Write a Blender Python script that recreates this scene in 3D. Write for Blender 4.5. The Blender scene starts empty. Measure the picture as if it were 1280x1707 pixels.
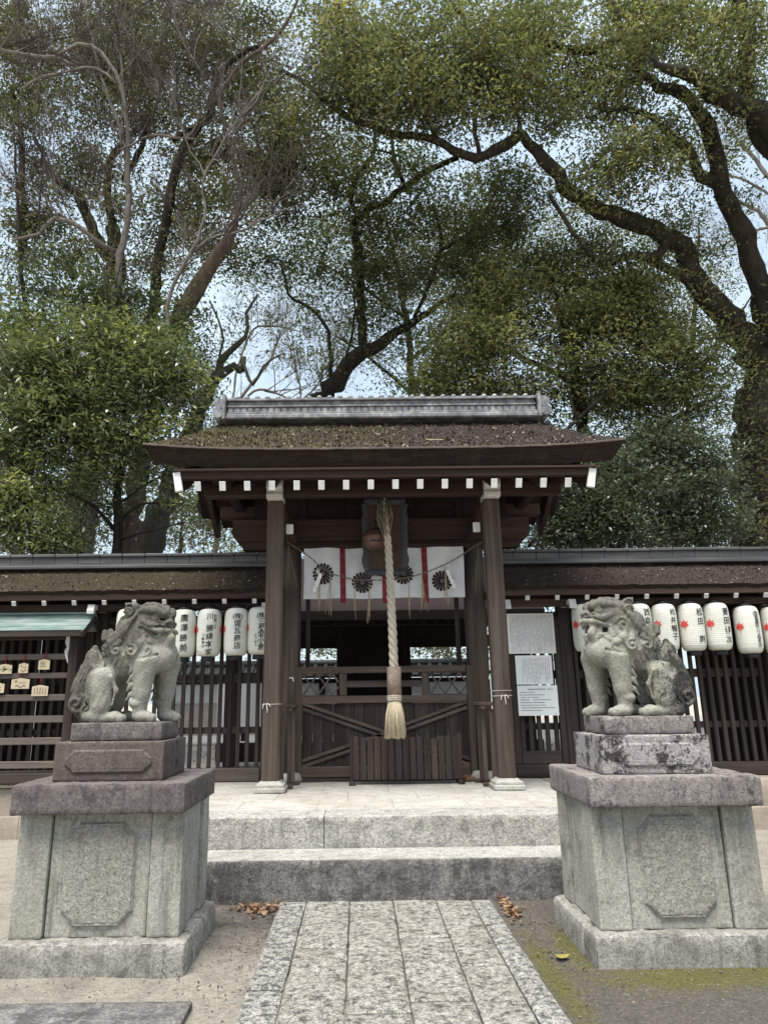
import bpy, math, random
import numpy as np
from mathutils import Vector, Matrix

random.seed(7)
rng = np.random.default_rng(7)
scene = bpy.context.scene
COL = scene.collection
PI = math.pi

# ------------------------------------------------------------------ camera
FPX, CX, CY, HC = 1183.0, 601.0, 853.5, 1.6          # focal length and principal point in photo pixels, eye height


def cam_axes(vpx=597.0, vpy=1166.0, zx=546.0):
    d = np.array([(vpx - CX) / FPX, -(vpy - CY) / FPX, -1.0])
    d /= np.linalg.norm(d)
    a = (zx - CX) / FPX
    b = (d[2] - d[0] * a) / d[1]
    z = np.array([a, b, -1.0])
    z /= np.linalg.norm(z)
    if z[1] < 0:
        z = -z
    return np.array([np.cross(d, z), d, z])


RCAM = cam_axes()


def at(px, py, Y):
    """World point on the vertical plane Y seen at a photo pixel."""
    r = RCAM @ np.array([(px - CX) / FPX, -(py - CY) / FPX, -1.0])
    t = Y / r[1]
    return np.array([0.0, 0.0, HC]) + t * r


cam = bpy.data.cameras.new('camera')
camo = bpy.data.objects.new('camera', cam)
COL.objects.link(camo)
M4 = Matrix.Identity(4)
for i in range(3):
    for j in range(3):
        M4[i][j] = RCAM[i][j]
M4.translation = (0, 0, HC)
camo.matrix_world = M4
cam.sensor_fit = 'VERTICAL'
cam.sensor_height = 36.0
cam.sensor_width = 27.0
cam.lens = FPX / 1707.0 * 36.0
cam.shift_x = (640.0 - CX) / 1707.0
cam.clip_end = 2000.0
cam.clip_start = 0.05
scene.camera = camo

# ------------------------------------------------------------------ light
SUN_EL, SUN_AZ = 68.0, 205.0     # azimuth clockwise from +Y (north)
scene.view_settings.view_transform = 'Standard'
scene.view_settings.look = 'None'
scene.view_settings.gamma = 1.0
scene.view_settings.exposure = 1.7
world = bpy.data.worlds.new('World')
scene.world = world
world.use_nodes = True
wn = world.node_tree
wn.nodes.clear()
w_out = wn.nodes.new('ShaderNodeOutputWorld')
w_bg = wn.nodes.new('ShaderNodeBackground')
w_sky = wn.nodes.new('ShaderNodeTexSky')
w_sky.sky_type = 'NISHITA'
w_sky.sun_disc = False
w_sky.sun_elevation = math.radians(SUN_EL)
w_sky.sun_rotation = math.radians(SUN_AZ)
w_sky.air_density = 1.0
w_sky.dust_density = 2.0
w_sky.ozone_density = 1.0
# thin high cloud: the blue sky is veiled by pale patches of cloud
w_tc = wn.nodes.new('ShaderNodeTexCoord')
w_no = wn.nodes.new('ShaderNodeTexNoise')
w_no.inputs['Scale'].default_value = 2.2
w_no.inputs['Detail'].default_value = 5.0
w_no.inputs['Roughness'].default_value = 0.55
w_rp = wn.nodes.new('ShaderNodeValToRGB')
w_rp.color_ramp.elements[0].position = 0.36
w_rp.color_ramp.elements[0].color = (0.50, 0.50, 0.50, 1)
w_rp.color_ramp.elements[1].position = 0.62
w_rp.color_ramp.elements[1].color = (0.93, 0.93, 0.93, 1)
w_mx = wn.nodes.new('ShaderNodeMix')
w_mx.data_type = 'RGBA'
w_mx.inputs['B'].default_value = (3.6, 4.35, 4.95, 1)
wn.links.new(w_tc.outputs['Generated'], w_no.inputs['Vector'])
wn.links.new(w_no.outputs['Fac'], w_rp.inputs['Fac'])
wn.links.new(w_rp.outputs['Color'], w_mx.inputs['Factor'])
wn.links.new(w_sky.outputs['Color'], w_mx.inputs['A'])
wn.links.new(w_mx.outputs['Result'], w_bg.inputs['Color'])
w_bg.inputs['Strength'].default_value = 0.075
wn.links.new(w_bg.outputs['Background'], w_out.inputs['Surface'])

sun = bpy.data.lights.new('sun', 'SUN')
sun.energy = 2.35
sun.angle = math.radians(40)
sun.color = (1.0, 0.96, 0.9)
suno = bpy.data.objects.new('sun', sun)
COL.objects.link(suno)
_az, _el = math.radians(SUN_AZ), math.radians(SUN_EL)
sdir = Vector((math.sin(_az) * math.cos(_el), math.cos(_az) * math.cos(_el), math.sin(_el)))
suno.rotation_euler = sdir.to_track_quat('Z', 'Y').to_euler()
suno.location = (-4, -10, 20)

scene.cycles.max_bounces = 8
scene.cycles.diffuse_bounces = 4
scene.cycles.transparent_max_bounces = 8

# ------------------------------------------------------------------ node helpers


class NT:
    def __init__(self, name):
        self.m = bpy.data.materials.new(name)
        self.m.use_nodes = True
        self.t = self.m.node_tree
        self.t.nodes.clear()
        self.out = self.n('ShaderNodeOutputMaterial')
        self.b = self.n('ShaderNodeBsdfPrincipled')
        self.l(self.b.outputs[0], self.out.inputs[0])
        self.b.inputs['Specular IOR Level'].default_value = 0.3
        self.geo = self.n('ShaderNodeNewGeometry')
        self.pos = self.geo.outputs['Position']

    def n(self, t):
        return self.t.nodes.new(t)

    def l(self, a, b):
        self.t.links.new(a, b)

    def set(self, sock, v):
        if hasattr(v, 'links'):
            self.l(v, sock)
        else:
            sock.default_value = v

    def mapping(self, v, scale=(1, 1, 1), loc=(0, 0, 0)):
        k = self.n('ShaderNodeMapping')
        self.l(v, k.inputs['Vector'])
        k.inputs['Scale'].default_value = scale
        k.inputs['Location'].default_value = loc
        return k.outputs[0]

    def noise(self, scale, detail=4.0, rough=0.6, v=None, dist=0.0):
        k = self.n('ShaderNodeTexNoise')
        self.l(v if v is not None else self.pos, k.inputs['Vector'])
        k.inputs['Scale'].default_value = scale
        k.inputs['Detail'].default_value = detail
        k.inputs['Roughness'].default_value = rough
        k.inputs['Distortion'].default_value = dist
        return k.outputs['Fac']

    def voro(self, scale, v=None, feature='F1', out='Distance'):
        k = self.n('ShaderNodeTexVoronoi')
        k.feature = feature
        self.l(v if v is not None else self.pos, k.inputs['Vector'])
        k.inputs['Scale'].default_value = scale
        return k.outputs[out]

    def ramp(self, f, stops):
        k = self.n('ShaderNodeValToRGB')
        e = k.color_ramp.elements
        while len(e) < len(stops):
            e.new(0.5)
        for i, (p, c) in enumerate(stops):
            e[i].position = p
            if not hasattr(c, '__len__'):
                c = (c, c, c)
            e[i].color = (*c, 1)
        self.l(f, k.inputs['Fac'])
        return k.outputs['Color']

    def mix(self, f, a, b, mode='MIX'):
        k = self.n('ShaderNodeMix')
        k.data_type = 'RGBA'
        k.blend_type = mode
        self.set(k.inputs['Factor'], f)
        for s, v in (('A', a), ('B', b)):
            if not hasattr(v, 'links') and len(v) == 3:
                v = (*v, 1)
            self.set(k.inputs[s], v)
        return k.outputs['Result']

    def math(self, op, a, b=0.0, clamp=False):
        k = self.n('ShaderNodeMath')
        k.operation = op
        k.use_clamp = clamp
        self.set(k.inputs[0], a)
        self.set(k.inputs[1], b)
        return k.outputs[0]

    def attr(self, name):
        k = self.n('ShaderNodeAttribute')
        k.attribute_name = name
        return k.outputs['Fac']

    def sep(self, v):
        k = self.n('ShaderNodeSeparateXYZ')
        self.l(v, k.inputs[0])
        return k.outputs

    def bump(self, h, strength=0.4, dist=0.01):
        k = self.n('ShaderNodeBump')
        k.inputs['Strength'].default_value = strength
        k.inputs['Distance'].default_value = dist
        self.l(h, k.inputs['Height'])
        self.l(k.outputs[0], self.b.inputs['Normal'])

    def done(self, color=None, rough=0.8, spec=None):
        if color is not None:
            self.set(self.b.inputs['Base Color'], color if hasattr(color, 'links') else (*color, 1))
        self.set(self.b.inputs['Roughness'], rough)
        if spec is not None:
            self.b.inputs['Specular IOR Level'].default_value = spec
        return self.m


def wood(name, dark, light, axis, grey=0.0):
    n = NT(name)
    sc = [26.0, 26.0, 26.0]
    sc[axis] = 0.9
    v = n.mapping(n.pos, sc)
    rv = n.attr('rnd')
    g = n.noise(1.0, 5, 0.65, v, 0.6)
    g2 = n.noise(2.2, 3, 0.6, n.pos)
    c = n.mix(n.ramp(g, [(0.28, 0), (0.72, 1)]), dark, light)
    tint = n.ramp(n.math('ADD', n.math('MULTIPLY', rv, 0.75), n.math('MULTIPLY', g2, 0.3)),
                  [(0.1, (0.66, 0.62, 0.62)), (0.5, (1, 1, 1)), (0.95, (1.35, 1.3, 1.25))])
    c = n.mix(1.0, c, tint, 'MULTIPLY')
    if grey > 0:
        gg = n.ramp(n.noise(1.0, 4, 0.7, n.mapping(n.pos, [s * 0.35 for s in sc])), [(0.38, 0), (0.70, grey)])
        c = n.mix(gg, c, (0.14, 0.118, 0.104))
    n.bump(g, 0.35, 0.004)
    return n.done(c, 0.78, 0.2)


def wood_set(name, dark, light, grey=0.0):
    return [wood(name + '_grain_' + a, dark, light, i, grey) for i, a in enumerate('xyz')]


W_POST = wood_set('weathered brown timber', (0.035, 0.025, 0.0195), (0.105, 0.077, 0.061), 0.5)
W_BEAM = wood_set('dark brown timber', (0.022, 0.013, 0.010), (0.052, 0.031, 0.024), 0.12)
W_SLAT = wood_set('dark lattice timber', (0.014, 0.010, 0.0085), (0.048, 0.035, 0.029), 0.28)
W_GREY = wood_set('greyed timber', (0.055, 0.045, 0.039), (0.14, 0.115, 0.10), 0.5)
W_DEEP = wood_set('blackish brown timber', (0.014, 0.010, 0.009), (0.03, 0.02, 0.018), 0.0)  # darkest timber tone, for hall, gable, frieze and backing boards


def simple(name, col, rough=0.7, var=0.25, scale=6.0, spec=0.3, bump=0.0, bscale=60.0, metal=0.0):
    n = NT(name)
    f = n.noise(scale, 5, 0.65)
    lo = tuple(c * (1 - var) for c in col)
    hi = tuple(min(1.0, c * (1 + var)) for c in col)
    c = n.ramp(f, [(0.3, lo), (0.7, hi)])
    if bump:
        n.bump(n.noise(bscale, 4, 0.7), bump, 0.004)
    n.b.inputs['Metallic'].default_value = metal
    return n.done(c, rough, spec)


M_WHITE = simple('aged white paint', (0.72, 0.71, 0.68), 0.7, 0.12, 14)
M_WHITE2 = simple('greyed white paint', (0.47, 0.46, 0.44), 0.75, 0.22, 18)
M_PAPER = simple('notice sheet', (0.80, 0.80, 0.80), 0.45, 0.03, 2)
M_PAPER_OLD = simple('faded notice sheet', (0.70, 0.69, 0.67), 0.5, 0.08, 3)
M_INK = simple('black ink', (0.02, 0.02, 0.02), 0.6, 0.1)
M_GREYINK = simple('faded grey ink', (0.16, 0.15, 0.15), 0.7, 0.3, 40)
M_INKLIGHT = simple('dark grey print', (0.07, 0.07, 0.075), 0.6, 0.2)
M_BLACK = simple('black lacquer', (0.012, 0.012, 0.013), 0.4, 0.2)
M_RED = simple('vermilion ink', (0.55, 0.06, 0.05), 0.6, 0.2, 40)
M_REDCLOTH = simple('crimson ribbon', (0.16, 0.012, 0.02), 0.75, 0.3, 30)
M_CREST = simple('dark brown dye', (0.03, 0.018, 0.018), 0.85, 0.2)
M_STRAW = simple('rice straw', (0.42, 0.34, 0.22), 0.85, 0.35, 40)
M_STRAWDARK = simple('old straw', (0.15, 0.13, 0.095), 0.9, 0.35, 40)
M_STRING = simple('white string', (0.62, 0.55, 0.5), 0.8, 0.15)
M_BRONZE = simple('brown bronze', (0.13, 0.07, 0.056), 0.5, 0.3, 9, 0.5, metal=0.55)
M_VERD = simple('dark carved verdigris wood', (0.045, 0.050, 0.055), 0.7, 0.35, 25)
M_EMA = simple('pale votive wood', (0.45, 0.37, 0.25), 0.6, 0.12, 12)
M_ROPE = simple('hemp rope', (0.42, 0.375, 0.30), 0.85, 0.22, 26, bump=0.5, bscale=220)
M_SLEEVE = simple('bare handle wood', (0.24, 0.18, 0.14), 0.7, 0.3, 12)


def m_tile():
    n = NT('silver grey ridge tile')
    f = n.noise(7, 6, 0.7)
    f2 = n.noise(40, 4, 0.7)
    c = n.ramp(f, [(0.3, (0.06, 0.061, 0.063)), (0.5, (0.155, 0.155, 0.157)), (0.72, (0.36, 0.36, 0.355))])
    c = n.mix(n.ramp(f2, [(0.62, 0), (0.72, 0.6)]), c, (0.07, 0.065, 0.05))
    moss = n.ramp(n.noise(2.3, 5, 0.7), [(0.6, 0), (0.75, 0.35)])
    c = n.mix(moss, c, (0.12, 0.115, 0.05))
    n.bump(f2, 0.2, 0.003)
    return n.done(c, 0.48, 0.4)


M_TILE = m_tile()


def m_tiledark():
    n = NT('dark grey fence ridge')
    v = n.mapping(n.pos, (1.3, 9, 22))
    f = n.noise(1.0, 6, 0.7, v)
    c = n.ramp(f, [(0.3, (0.034, 0.034, 0.034)), (0.6, (0.078, 0.077, 0.076)), (0.8, (0.15, 0.15, 0.146))])
    n.bump(f, 0.2, 0.003)
    return n.done(c, 0.5, 0.4)


M_RIDGE = m_tiledark()


def granite(name, base, speck=0.5, lichen=0.0, lichcol=(0.035, 0.032, 0.03), wash=0.3, washcol=(0.12, 0.1, 0.1), lscale=5.0,
            rough_bump=0.5, green=0.0, bscale=70.0, spread=(0.52, 0.62), streak=0.0, bd=0.008):
    n = NT(name)
    s1 = n.math('ADD', n.math('MULTIPLY', n.noise(48, 3, 0.85), 0.55), n.math('MULTIPLY', n.noise(130, 2, 0.8), 0.45))
    lo = tuple(c * (1 - speck) for c in base)
    hi = tuple(min(1, c * (1 + speck * 0.7)) for c in base)
    c = n.ramp(s1, [(0.38, lo), (0.5, base), (0.61, hi)])
    s2 = n.voro(75)
    c = n.mix(n.ramp(s2, [(0.08, 0.75 * speck), (0.24, 0.0)]), c, tuple(b * 0.22 for b in base))
    w = n.noise(2.6, 7, 0.75, None, 0.4)
    c = n.mix(n.ramp(w, [(0.42, 0), (0.66, wash)]), c, washcol)
    if streak:
        st = n.noise(1.0, 5, 0.7, n.mapping(n.pos, (13, 13, 1.1)))
        c = n.mix(n.ramp(st, [(0.50, 0), (0.68, streak)]), c, tuple(b * 0.32 for b in base))
    if green:
        gsel = n.ramp(n.noise(1.7, 6, 0.75, n.mapping(n.pos, (1, 1, 0.6), (3, 1, 7))), [(0.45, 0), (0.7, green)])
        c = n.mix(gsel, c, (0.15, 0.165, 0.095))
    if lichen:
        l1 = n.math('ADD', n.math('MULTIPLY', n.noise(lscale, 8, 0.8, None, 0.3), 0.72), n.math('MULTIPLY', n.noise(lscale * 8, 5, 0.8), 0.30))
        c = n.mix(n.ramp(l1, [(spread[0], 0), (spread[1], lichen)]), c, lichcol)
    h = n.math('ADD', n.noise(bscale, 5, 0.8), n.math('MULTIPLY', n.noise(15, 4, 0.6), 0.9))
    n.bump(h, rough_bump, bd)
    return n.done(c, 0.9, 0.2)


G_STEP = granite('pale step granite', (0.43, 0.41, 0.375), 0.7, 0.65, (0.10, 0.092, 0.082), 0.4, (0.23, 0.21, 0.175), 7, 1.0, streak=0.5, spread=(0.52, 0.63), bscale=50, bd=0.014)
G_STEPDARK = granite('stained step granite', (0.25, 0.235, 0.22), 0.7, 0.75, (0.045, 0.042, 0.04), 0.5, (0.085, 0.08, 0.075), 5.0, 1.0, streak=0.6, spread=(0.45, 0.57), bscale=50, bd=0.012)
G_PAVE = granite('speckled paving granite', (0.32, 0.305, 0.27), 0.85, 0.92, (0.042, 0.039, 0.034), 0.45, (0.16, 0.148, 0.11), 19, 1.0, spread=(0.495, 0.575))
G_PAVEDARK = granite('mottled paving granite', (0.34, 0.325, 0.295), 0.85, 0.94, (0.04, 0.048, 0.046), 0.35, (0.18, 0.165, 0.14), 22, 0.9, spread=(0.48, 0.56))
G_TOP = granite('worn landing granite', (0.40, 0.385, 0.35), 0.45, 0.5, (0.14, 0.128, 0.10), 0.65, (0.24, 0.215, 0.16), 5, 0.5, spread=(0.52, 0.66))
G_BASE = granite('grey plinth granite', (0.31, 0.295, 0.265), 0.65, 0.75, (0.065, 0.06, 0.054), 0.6, (0.145, 0.13, 0.11), 4, 0.7, streak=0.6, spread=(0.51, 0.63))
G_BODY = granite('pale green granite', (0.375, 0.36, 0.315), 0.5, 0.65, (0.085, 0.083, 0.07), 0.5, (0.20, 0.19, 0.15), 4.5, 0.6, green=0.35, streak=0.65, spread=(0.53, 0.64))
G_PANEL = granite('rough hewn granite', (0.40, 0.38, 0.33), 0.6, 0.5, (0.12, 0.112, 0.09), 0.45, (0.22, 0.20, 0.155), 4, 1.0, bscale=42, bd=0.02, green=0.2, streak=0.35)
G_CAP = granite('purple brown weathered granite', (0.150, 0.131, 0.123), 0.65, 0.85, (0.038, 0.033, 0.031), 0.65, (0.085, 0.070, 0.066), 5.5, 0.6, streak=0.55, spread=(0.5, 0.63))
G_DIE = granite('brown stained granite', (0.118, 0.098, 0.089), 0.6, 0.7, (0.038, 0.031, 0.028), 0.6, (0.10, 0.072, 0.055), 5, 0.5, streak=0.45)
G_CAPR = granite('lichened grey granite', (0.225, 0.203, 0.19), 0.7, 0.92, (0.04, 0.036, 0.036), 0.5, (0.15, 0.125, 0.115), 5.0, 0.6, streak=0.5, spread=(0.53, 0.60))
G_DIER = granite('black lichened granite', (0.32, 0.295, 0.28), 0.7, 0.95, (0.03, 0.025, 0.025), 0.4, (0.18, 0.15, 0.145), 6.5, 0.6, spread=(0.50, 0.555))


def m_statue(name, dark_top, lich):
    """Carved granite: dark film on the back and mane, pale greenish chest and legs."""
    n = NT(name)
    s1 = n.math('ADD', n.math('MULTIPLY', n.noise(60, 4, 0.85), 0.6), n.math('MULTIPLY', n.noise(150, 2, 0.8), 0.4))
    pale = n.ramp(s1, [(0.36, (0.15, 0.145, 0.12)), (0.5, (0.235, 0.228, 0.195)), (0.64, (0.345, 0.335, 0.29))])
    film = n.ramp(n.noise(60, 4, 0.75), [(0.35, (0.026, 0.021, 0.020)), (0.65, (0.082, 0.069, 0.066))])
    w = n.math('ADD', n.attr('film'), n.math('MULTIPLY', n.math('SUBTRACT', n.noise(9, 6, 0.75, None, 0.5), 0.5), 1.1))
    c = n.mix(n.ramp(w, [(0.38, 0), (0.62, dark_top)]), pale, film)
    g = n.ramp(n.noise(5, 4, 0.7, n.mapping(n.pos, (1, 1, 1), (9, 2, 4))), [(0.45, 0), (0.7, 0.35)])
    c = n.mix(g, c, (0.2, 0.205, 0.12))
    if lich:
        l1 = n.math('ADD', n.math('MULTIPLY', n.noise(7, 7, 0.8), 0.7), n.math('MULTIPLY', n.noise(45, 5, 0.75), 0.3))
        l1 = n.math('ADD', l1, n.math('MULTIPLY', n.attr('lich'), 0.17))
        c = n.mix(n.ramp(l1, [(0.6, 0), (0.68, lich)]), c, (0.032, 0.032, 0.028))
    n.bump(n.math('ADD', s1, n.math('MULTIPLY', n.noise(28, 5, 0.7), 0.7)), 0.5, 0.006)
    return n.done(c, 0.9, 0.2)


def m_thatch(name, mossy, base0, base1):
    n = NT(name)
    f = n.noise(38, 6, 0.8)
    c = n.ramp(f, [(0.3, base0), (0.62, base1), (0.8, tuple(b * 1.9 for b in base1))])
    m = n.math('ADD', n.noise(1.5, 6, 0.75, None, 0.4), n.math('MULTIPLY', n.noise(26, 4, 0.7), 0.3))
    xs = n.sep(n.pos)
    grad = n.math('MULTIPLY', n.math('MAXIMUM', xs[0], -1.7), -0.06)
    m = n.math('ADD', m, grad)
    mc = n.ramp(n.noise(55, 4, 0.8), [(0.3, (0.035, 0.035, 0.012)), (0.7, (0.115, 0.105, 0.035))])
    c = n.mix(n.ramp(m, [(0.60, 0), (0.74, mossy)]), c, mc)
    h = n.math('ADD', n.noise(60, 6, 0.8), n.math('MULTIPLY', n.noise(14, 5, 0.7), 1.2))
    n.bump(h, 1.0, 0.03)
    return n.done(c, 0.95, 0.1)


M_THATCH = m_thatch('mossy bark thatch', 0.75, (0.018, 0.014, 0.012), (0.062, 0.049, 0.043))
M_THATCH3 = m_thatch('brown bark thatch with some moss', 0.32, (0.020, 0.0145, 0.012), (0.07, 0.05, 0.042))
M_THATCH2 = m_thatch('brown bark thatch', 0.35, (0.022, 0.016, 0.014), (0.075, 0.055, 0.047))


def m_layers():
    n = NT('cut bark eave edge')
    v = n.mapping(n.pos, (3, 3, 70))
    f = n.noise(1.0, 6, 0.75, v)
    c = n.ramp(f, [(0.3, (0.010, 0.007, 0.006)), (0.7, (0.042, 0.029, 0.023))])
    c = n.mix(n.ramp(n.noise(6, 8, 0.85), [(0.50, 0), (0.66, 0.5)]), c, (0.05, 0.045, 0.03))
    c = n.mix(n.ramp(n.noise(40, 5, 0.85), [(0.45, 0), (0.65, 0.6)]), c, (0.012, 0.009, 0.008))
    n.bump(f, 0.8, 0.015)
    return n.done(c, 0.95, 0.1)


M_LAYER = m_layers()


def m_copper():
    n = NT('verdigris copper sheet')
    v = n.mapping(n.pos, (2.2, 2.2, 14))
    f = n.noise(1.0, 5, 0.65, v)
    c = n.ramp(f, [(0.32, (0.09, 0.15, 0.135)), (0.5, (0.17, 0.215, 0.20)), (0.7, (0.28, 0.33, 0.312))])
    return n.done(c, 0.5, 0.4)


M_COPPER = m_copper()


def m_ground():
    n = NT('packed earth with sand and moss')
    xyz = n.sep(n.pos)
    fine = n.math('ADD', n.math('MULTIPLY', n.noise(45, 6, 0.85), 0.6), n.math('MULTIPLY', n.noise(120, 3, 0.8), 0.4))
    mid = n.noise(7, 7, 0.8)
    big = n.noise(1.4, 7, 0.75, None, 0.6)
    sand = n.ramp(fine, [(0.36, (0.20, 0.175, 0.14)), (0.5, (0.40, 0.36, 0.30)), (0.64, (0.62, 0.575, 0.495))])
    earth = n.ramp(fine, [(0.36, (0.038, 0.033, 0.028)), (0.5, (0.105, 0.093, 0.08)), (0.64, (0.25, 0.225, 0.195))])
    mask = n.math('ADD', n.math('MULTIPLY', n.math('SUBTRACT', xyz[0], -1.0), 0.7), n.math('MULTIPLY', n.math('SUBTRACT', big, 0.5), 2.2))
    mask = n.math('ADD', mask, n.math('MULTIPLY', n.math('SUBTRACT', xyz[1], 4.9), 0.55))
    mask = n.math('ADD', mask, n.math('MULTIPLY', n.math('SUBTRACT', mid, 0.5), 1.3))
    e = n.ramp(mask, [(0.05, 0), (0.75, 0.9)])
    ax = n.math('ABSOLUTE', n.math('SUBTRACT', xyz[0], 0.2))
    side = n.ramp(n.math('MULTIPLY', ax, 0.1), [(0.25, 1), (0.33, 0)])
    e = n.mix(1.0, e, side, 'MULTIPLY')
    c = n.mix(e, sand, earth)
    c = n.mix(n.ramp(n.noise(3.2, 7, 0.8, n.mapping(n.pos, (1, 1, 1), (4, 9, 1))), [(0.46, 0), (0.66, 0.6)]), c, (0.17, 0.15, 0.127))

    def blob(cx, cy, rx, ry):
        dx = n.math('DIVIDE', n.math('SUBTRACT', xyz[0], cx), rx)
        dyy = n.math('DIVIDE', n.math('SUBTRACT', xyz[1], cy), ry)
        return n.math('SUBTRACT', 1.0, n.math('SQRT', n.math('ADD', n.math('MULTIPLY', dx, dx), n.math('MULTIPLY', dyy, dyy))))
    mm = n.math('MAXIMUM', blob(2.1, 4.78, 0.95, 0.34), n.math('MULTIPLY', blob(1.15, 4.75, 0.10, 1.0), 0.75))
    mm = n.math('MAXIMUM', mm, n.math('MULTIPLY', blob(1.40, 5.25, 0.14, 0.6), 0.7))
    mm = n.math('ADD', mm, n.math('MULTIPLY', n.math('SUBTRACT', n.noise(3.4, 7, 0.8), 0.5), 1.5))
    mm = n.math('ADD', mm, n.math('MULTIPLY', n.math('SUBTRACT', n.noise(22, 7, 0.88), 0.5), 2.6))
    mossc = n.ramp(fine, [(0.36, (0.05, 0.05, 0.016)), (0.5, (0.14, 0.135, 0.045)), (0.64, (0.29, 0.275, 0.11))])
    c = n.mix(n.ramp(mm, [(0.0, 0), (0.42, 0.92)]), c, mossc)
    c = n.mix(n.ramp(n.noise(30, 6, 0.88), [(0.60, 0), (0.68, 0.6)]), c, (0.055, 0.046, 0.038))
    n.bump(n.math('ADD', fine, n.math('MULTIPLY', mid, 1.6)), 1.0, 0.03)
    return n.done(c, 0.95, 0.15)


M_GROUND = m_ground()


def m_bark(name, a, b, moss=0.3):
    n = NT(name)
    v = n.mapping(n.pos, (9, 9, 2.2))
    f = n.noise(1.0, 6, 0.75, v, 0.5)
    c = n.ramp(f, [(0.3, a), (0.7, b)])
    c = n.mix(n.ramp(n.noise(1.6, 5, 0.7), [(0.48, 0), (0.68, moss)]), c, (0.06, 0.065, 0.028))
    n.bump(f, 1.0, 0.06)
    return n.done(c, 0.95, 0.1)


B_CAMPHOR = m_bark('dark furrowed bark', (0.016, 0.013, 0.011), (0.066, 0.054, 0.045), 0.4)
B_DARK = m_bark('near black bark', (0.014, 0.012, 0.010), (0.05, 0.042, 0.034), 0.25)
B_RED = m_bark('reddish flaking bark', (0.06, 0.042, 0.033), (0.19, 0.14, 0.115), 0.15)
B_GREY = m_bark('mossy grey bark', (0.045, 0.042, 0.034), (0.13, 0.12, 0.095), 0.45)
B_PALE = m_bark('pale grey twig bark', (0.10, 0.085, 0.075), (0.27, 0.24, 0.215), 0.05)
B_PURPLE = m_bark('purple brown twig bark', (0.045, 0.034, 0.032), (0.12, 0.092, 0.084), 0.0)


def m_leaf(name, stops, gloss=0.45, trans=0.3, spec=0.4):
    n = NT(name)
    t = n.attr('tone')
    c = n.ramp(t, stops)
    n.done(c, gloss, spec)
    tr = n.n('ShaderNodeBsdfTranslucent')
    n.l(n.mix(1.0, c, (1.3, 1.35, 0.85), 'MULTIPLY'), tr.inputs['Color'])
    ms = n.n('ShaderNodeMixShader')
    ms.inputs[0].default_value = trans
    n.l(n.b.outputs[0], ms.inputs[1])
    n.l(tr.outputs[0], ms.inputs[2])
    n.l(ms.outputs[0], n.out.inputs[0])
    return n.m


L_CAMPHOR = m_leaf('olive camphor leaf', [(0.0, (0.046, 0.055, 0.028)), (0.5, (0.112, 0.122, 0.057)), (0.88, (0.185, 0.185, 0.088)), (1.0, (0.28, 0.235, 0.11))], 0.52, 0.42, 0.35)
L_MID = m_leaf('mid green leaf', [(0.0, (0.036, 0.048, 0.023)), (0.5, (0.090, 0.102, 0.046)), (0.85, (0.16, 0.168, 0.076)), (1.0, (0.26, 0.24, 0.115))], 0.55, 0.38, 0.3)
L_DARK = m_leaf('blue green leaf', [(0.0, (0.030, 0.042, 0.027)), (0.5, (0.074, 0.094, 0.060)), (1.0, (0.16, 0.18, 0.12))], 0.34, 0.28, 0.6)
L_GLOSS = m_leaf('glossy evergreen leaf', [(0.0, (0.036, 0.050, 0.028)), (0.5, (0.092, 0.116, 0.056)), (0.88, (0.165, 0.195, 0.09)), (1.0, (0.29, 0.29, 0.10))], 0.27, 0.3, 0.75)
L_BROWN = m_leaf('dull olive leaf', [(0.0, (0.040, 0.042, 0.022)), (0.5, (0.092, 0.092, 0.046)), (1.0, (0.18, 0.165, 0.085))], 0.5, 0.38)
L_FAR = m_leaf('pale far leaf', [(0.0, (0.07, 0.075, 0.035)), (0.5, (0.14, 0.14, 0.065)), (1.0, (0.24, 0.22, 0.11))], 0.6, 0.4)
L_DEAD = m_leaf('dry brown leaf', [(0.0, (0.10, 0.055, 0.032)), (0.5, (0.22, 0.12, 0.07)), (1.0, (0.36, 0.24, 0.15))], 0.7, 0.15)
L_DEADDARK = m_leaf('rotting leaf bits', [(0.0, (0.03, 0.02, 0.016)), (0.7, (0.10, 0.065, 0.045)), (1.0, (0.25, 0.17, 0.11))], 0.8, 0.1)
L_YELLOW = m_leaf('yellow fallen leaf', [(0.0, (0.22, 0.19, 0.045)), (1.0, (0.30, 0.27, 0.07))], 0.6, 0.15)

# ------------------------------------------------------------------ mesh helpers


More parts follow.
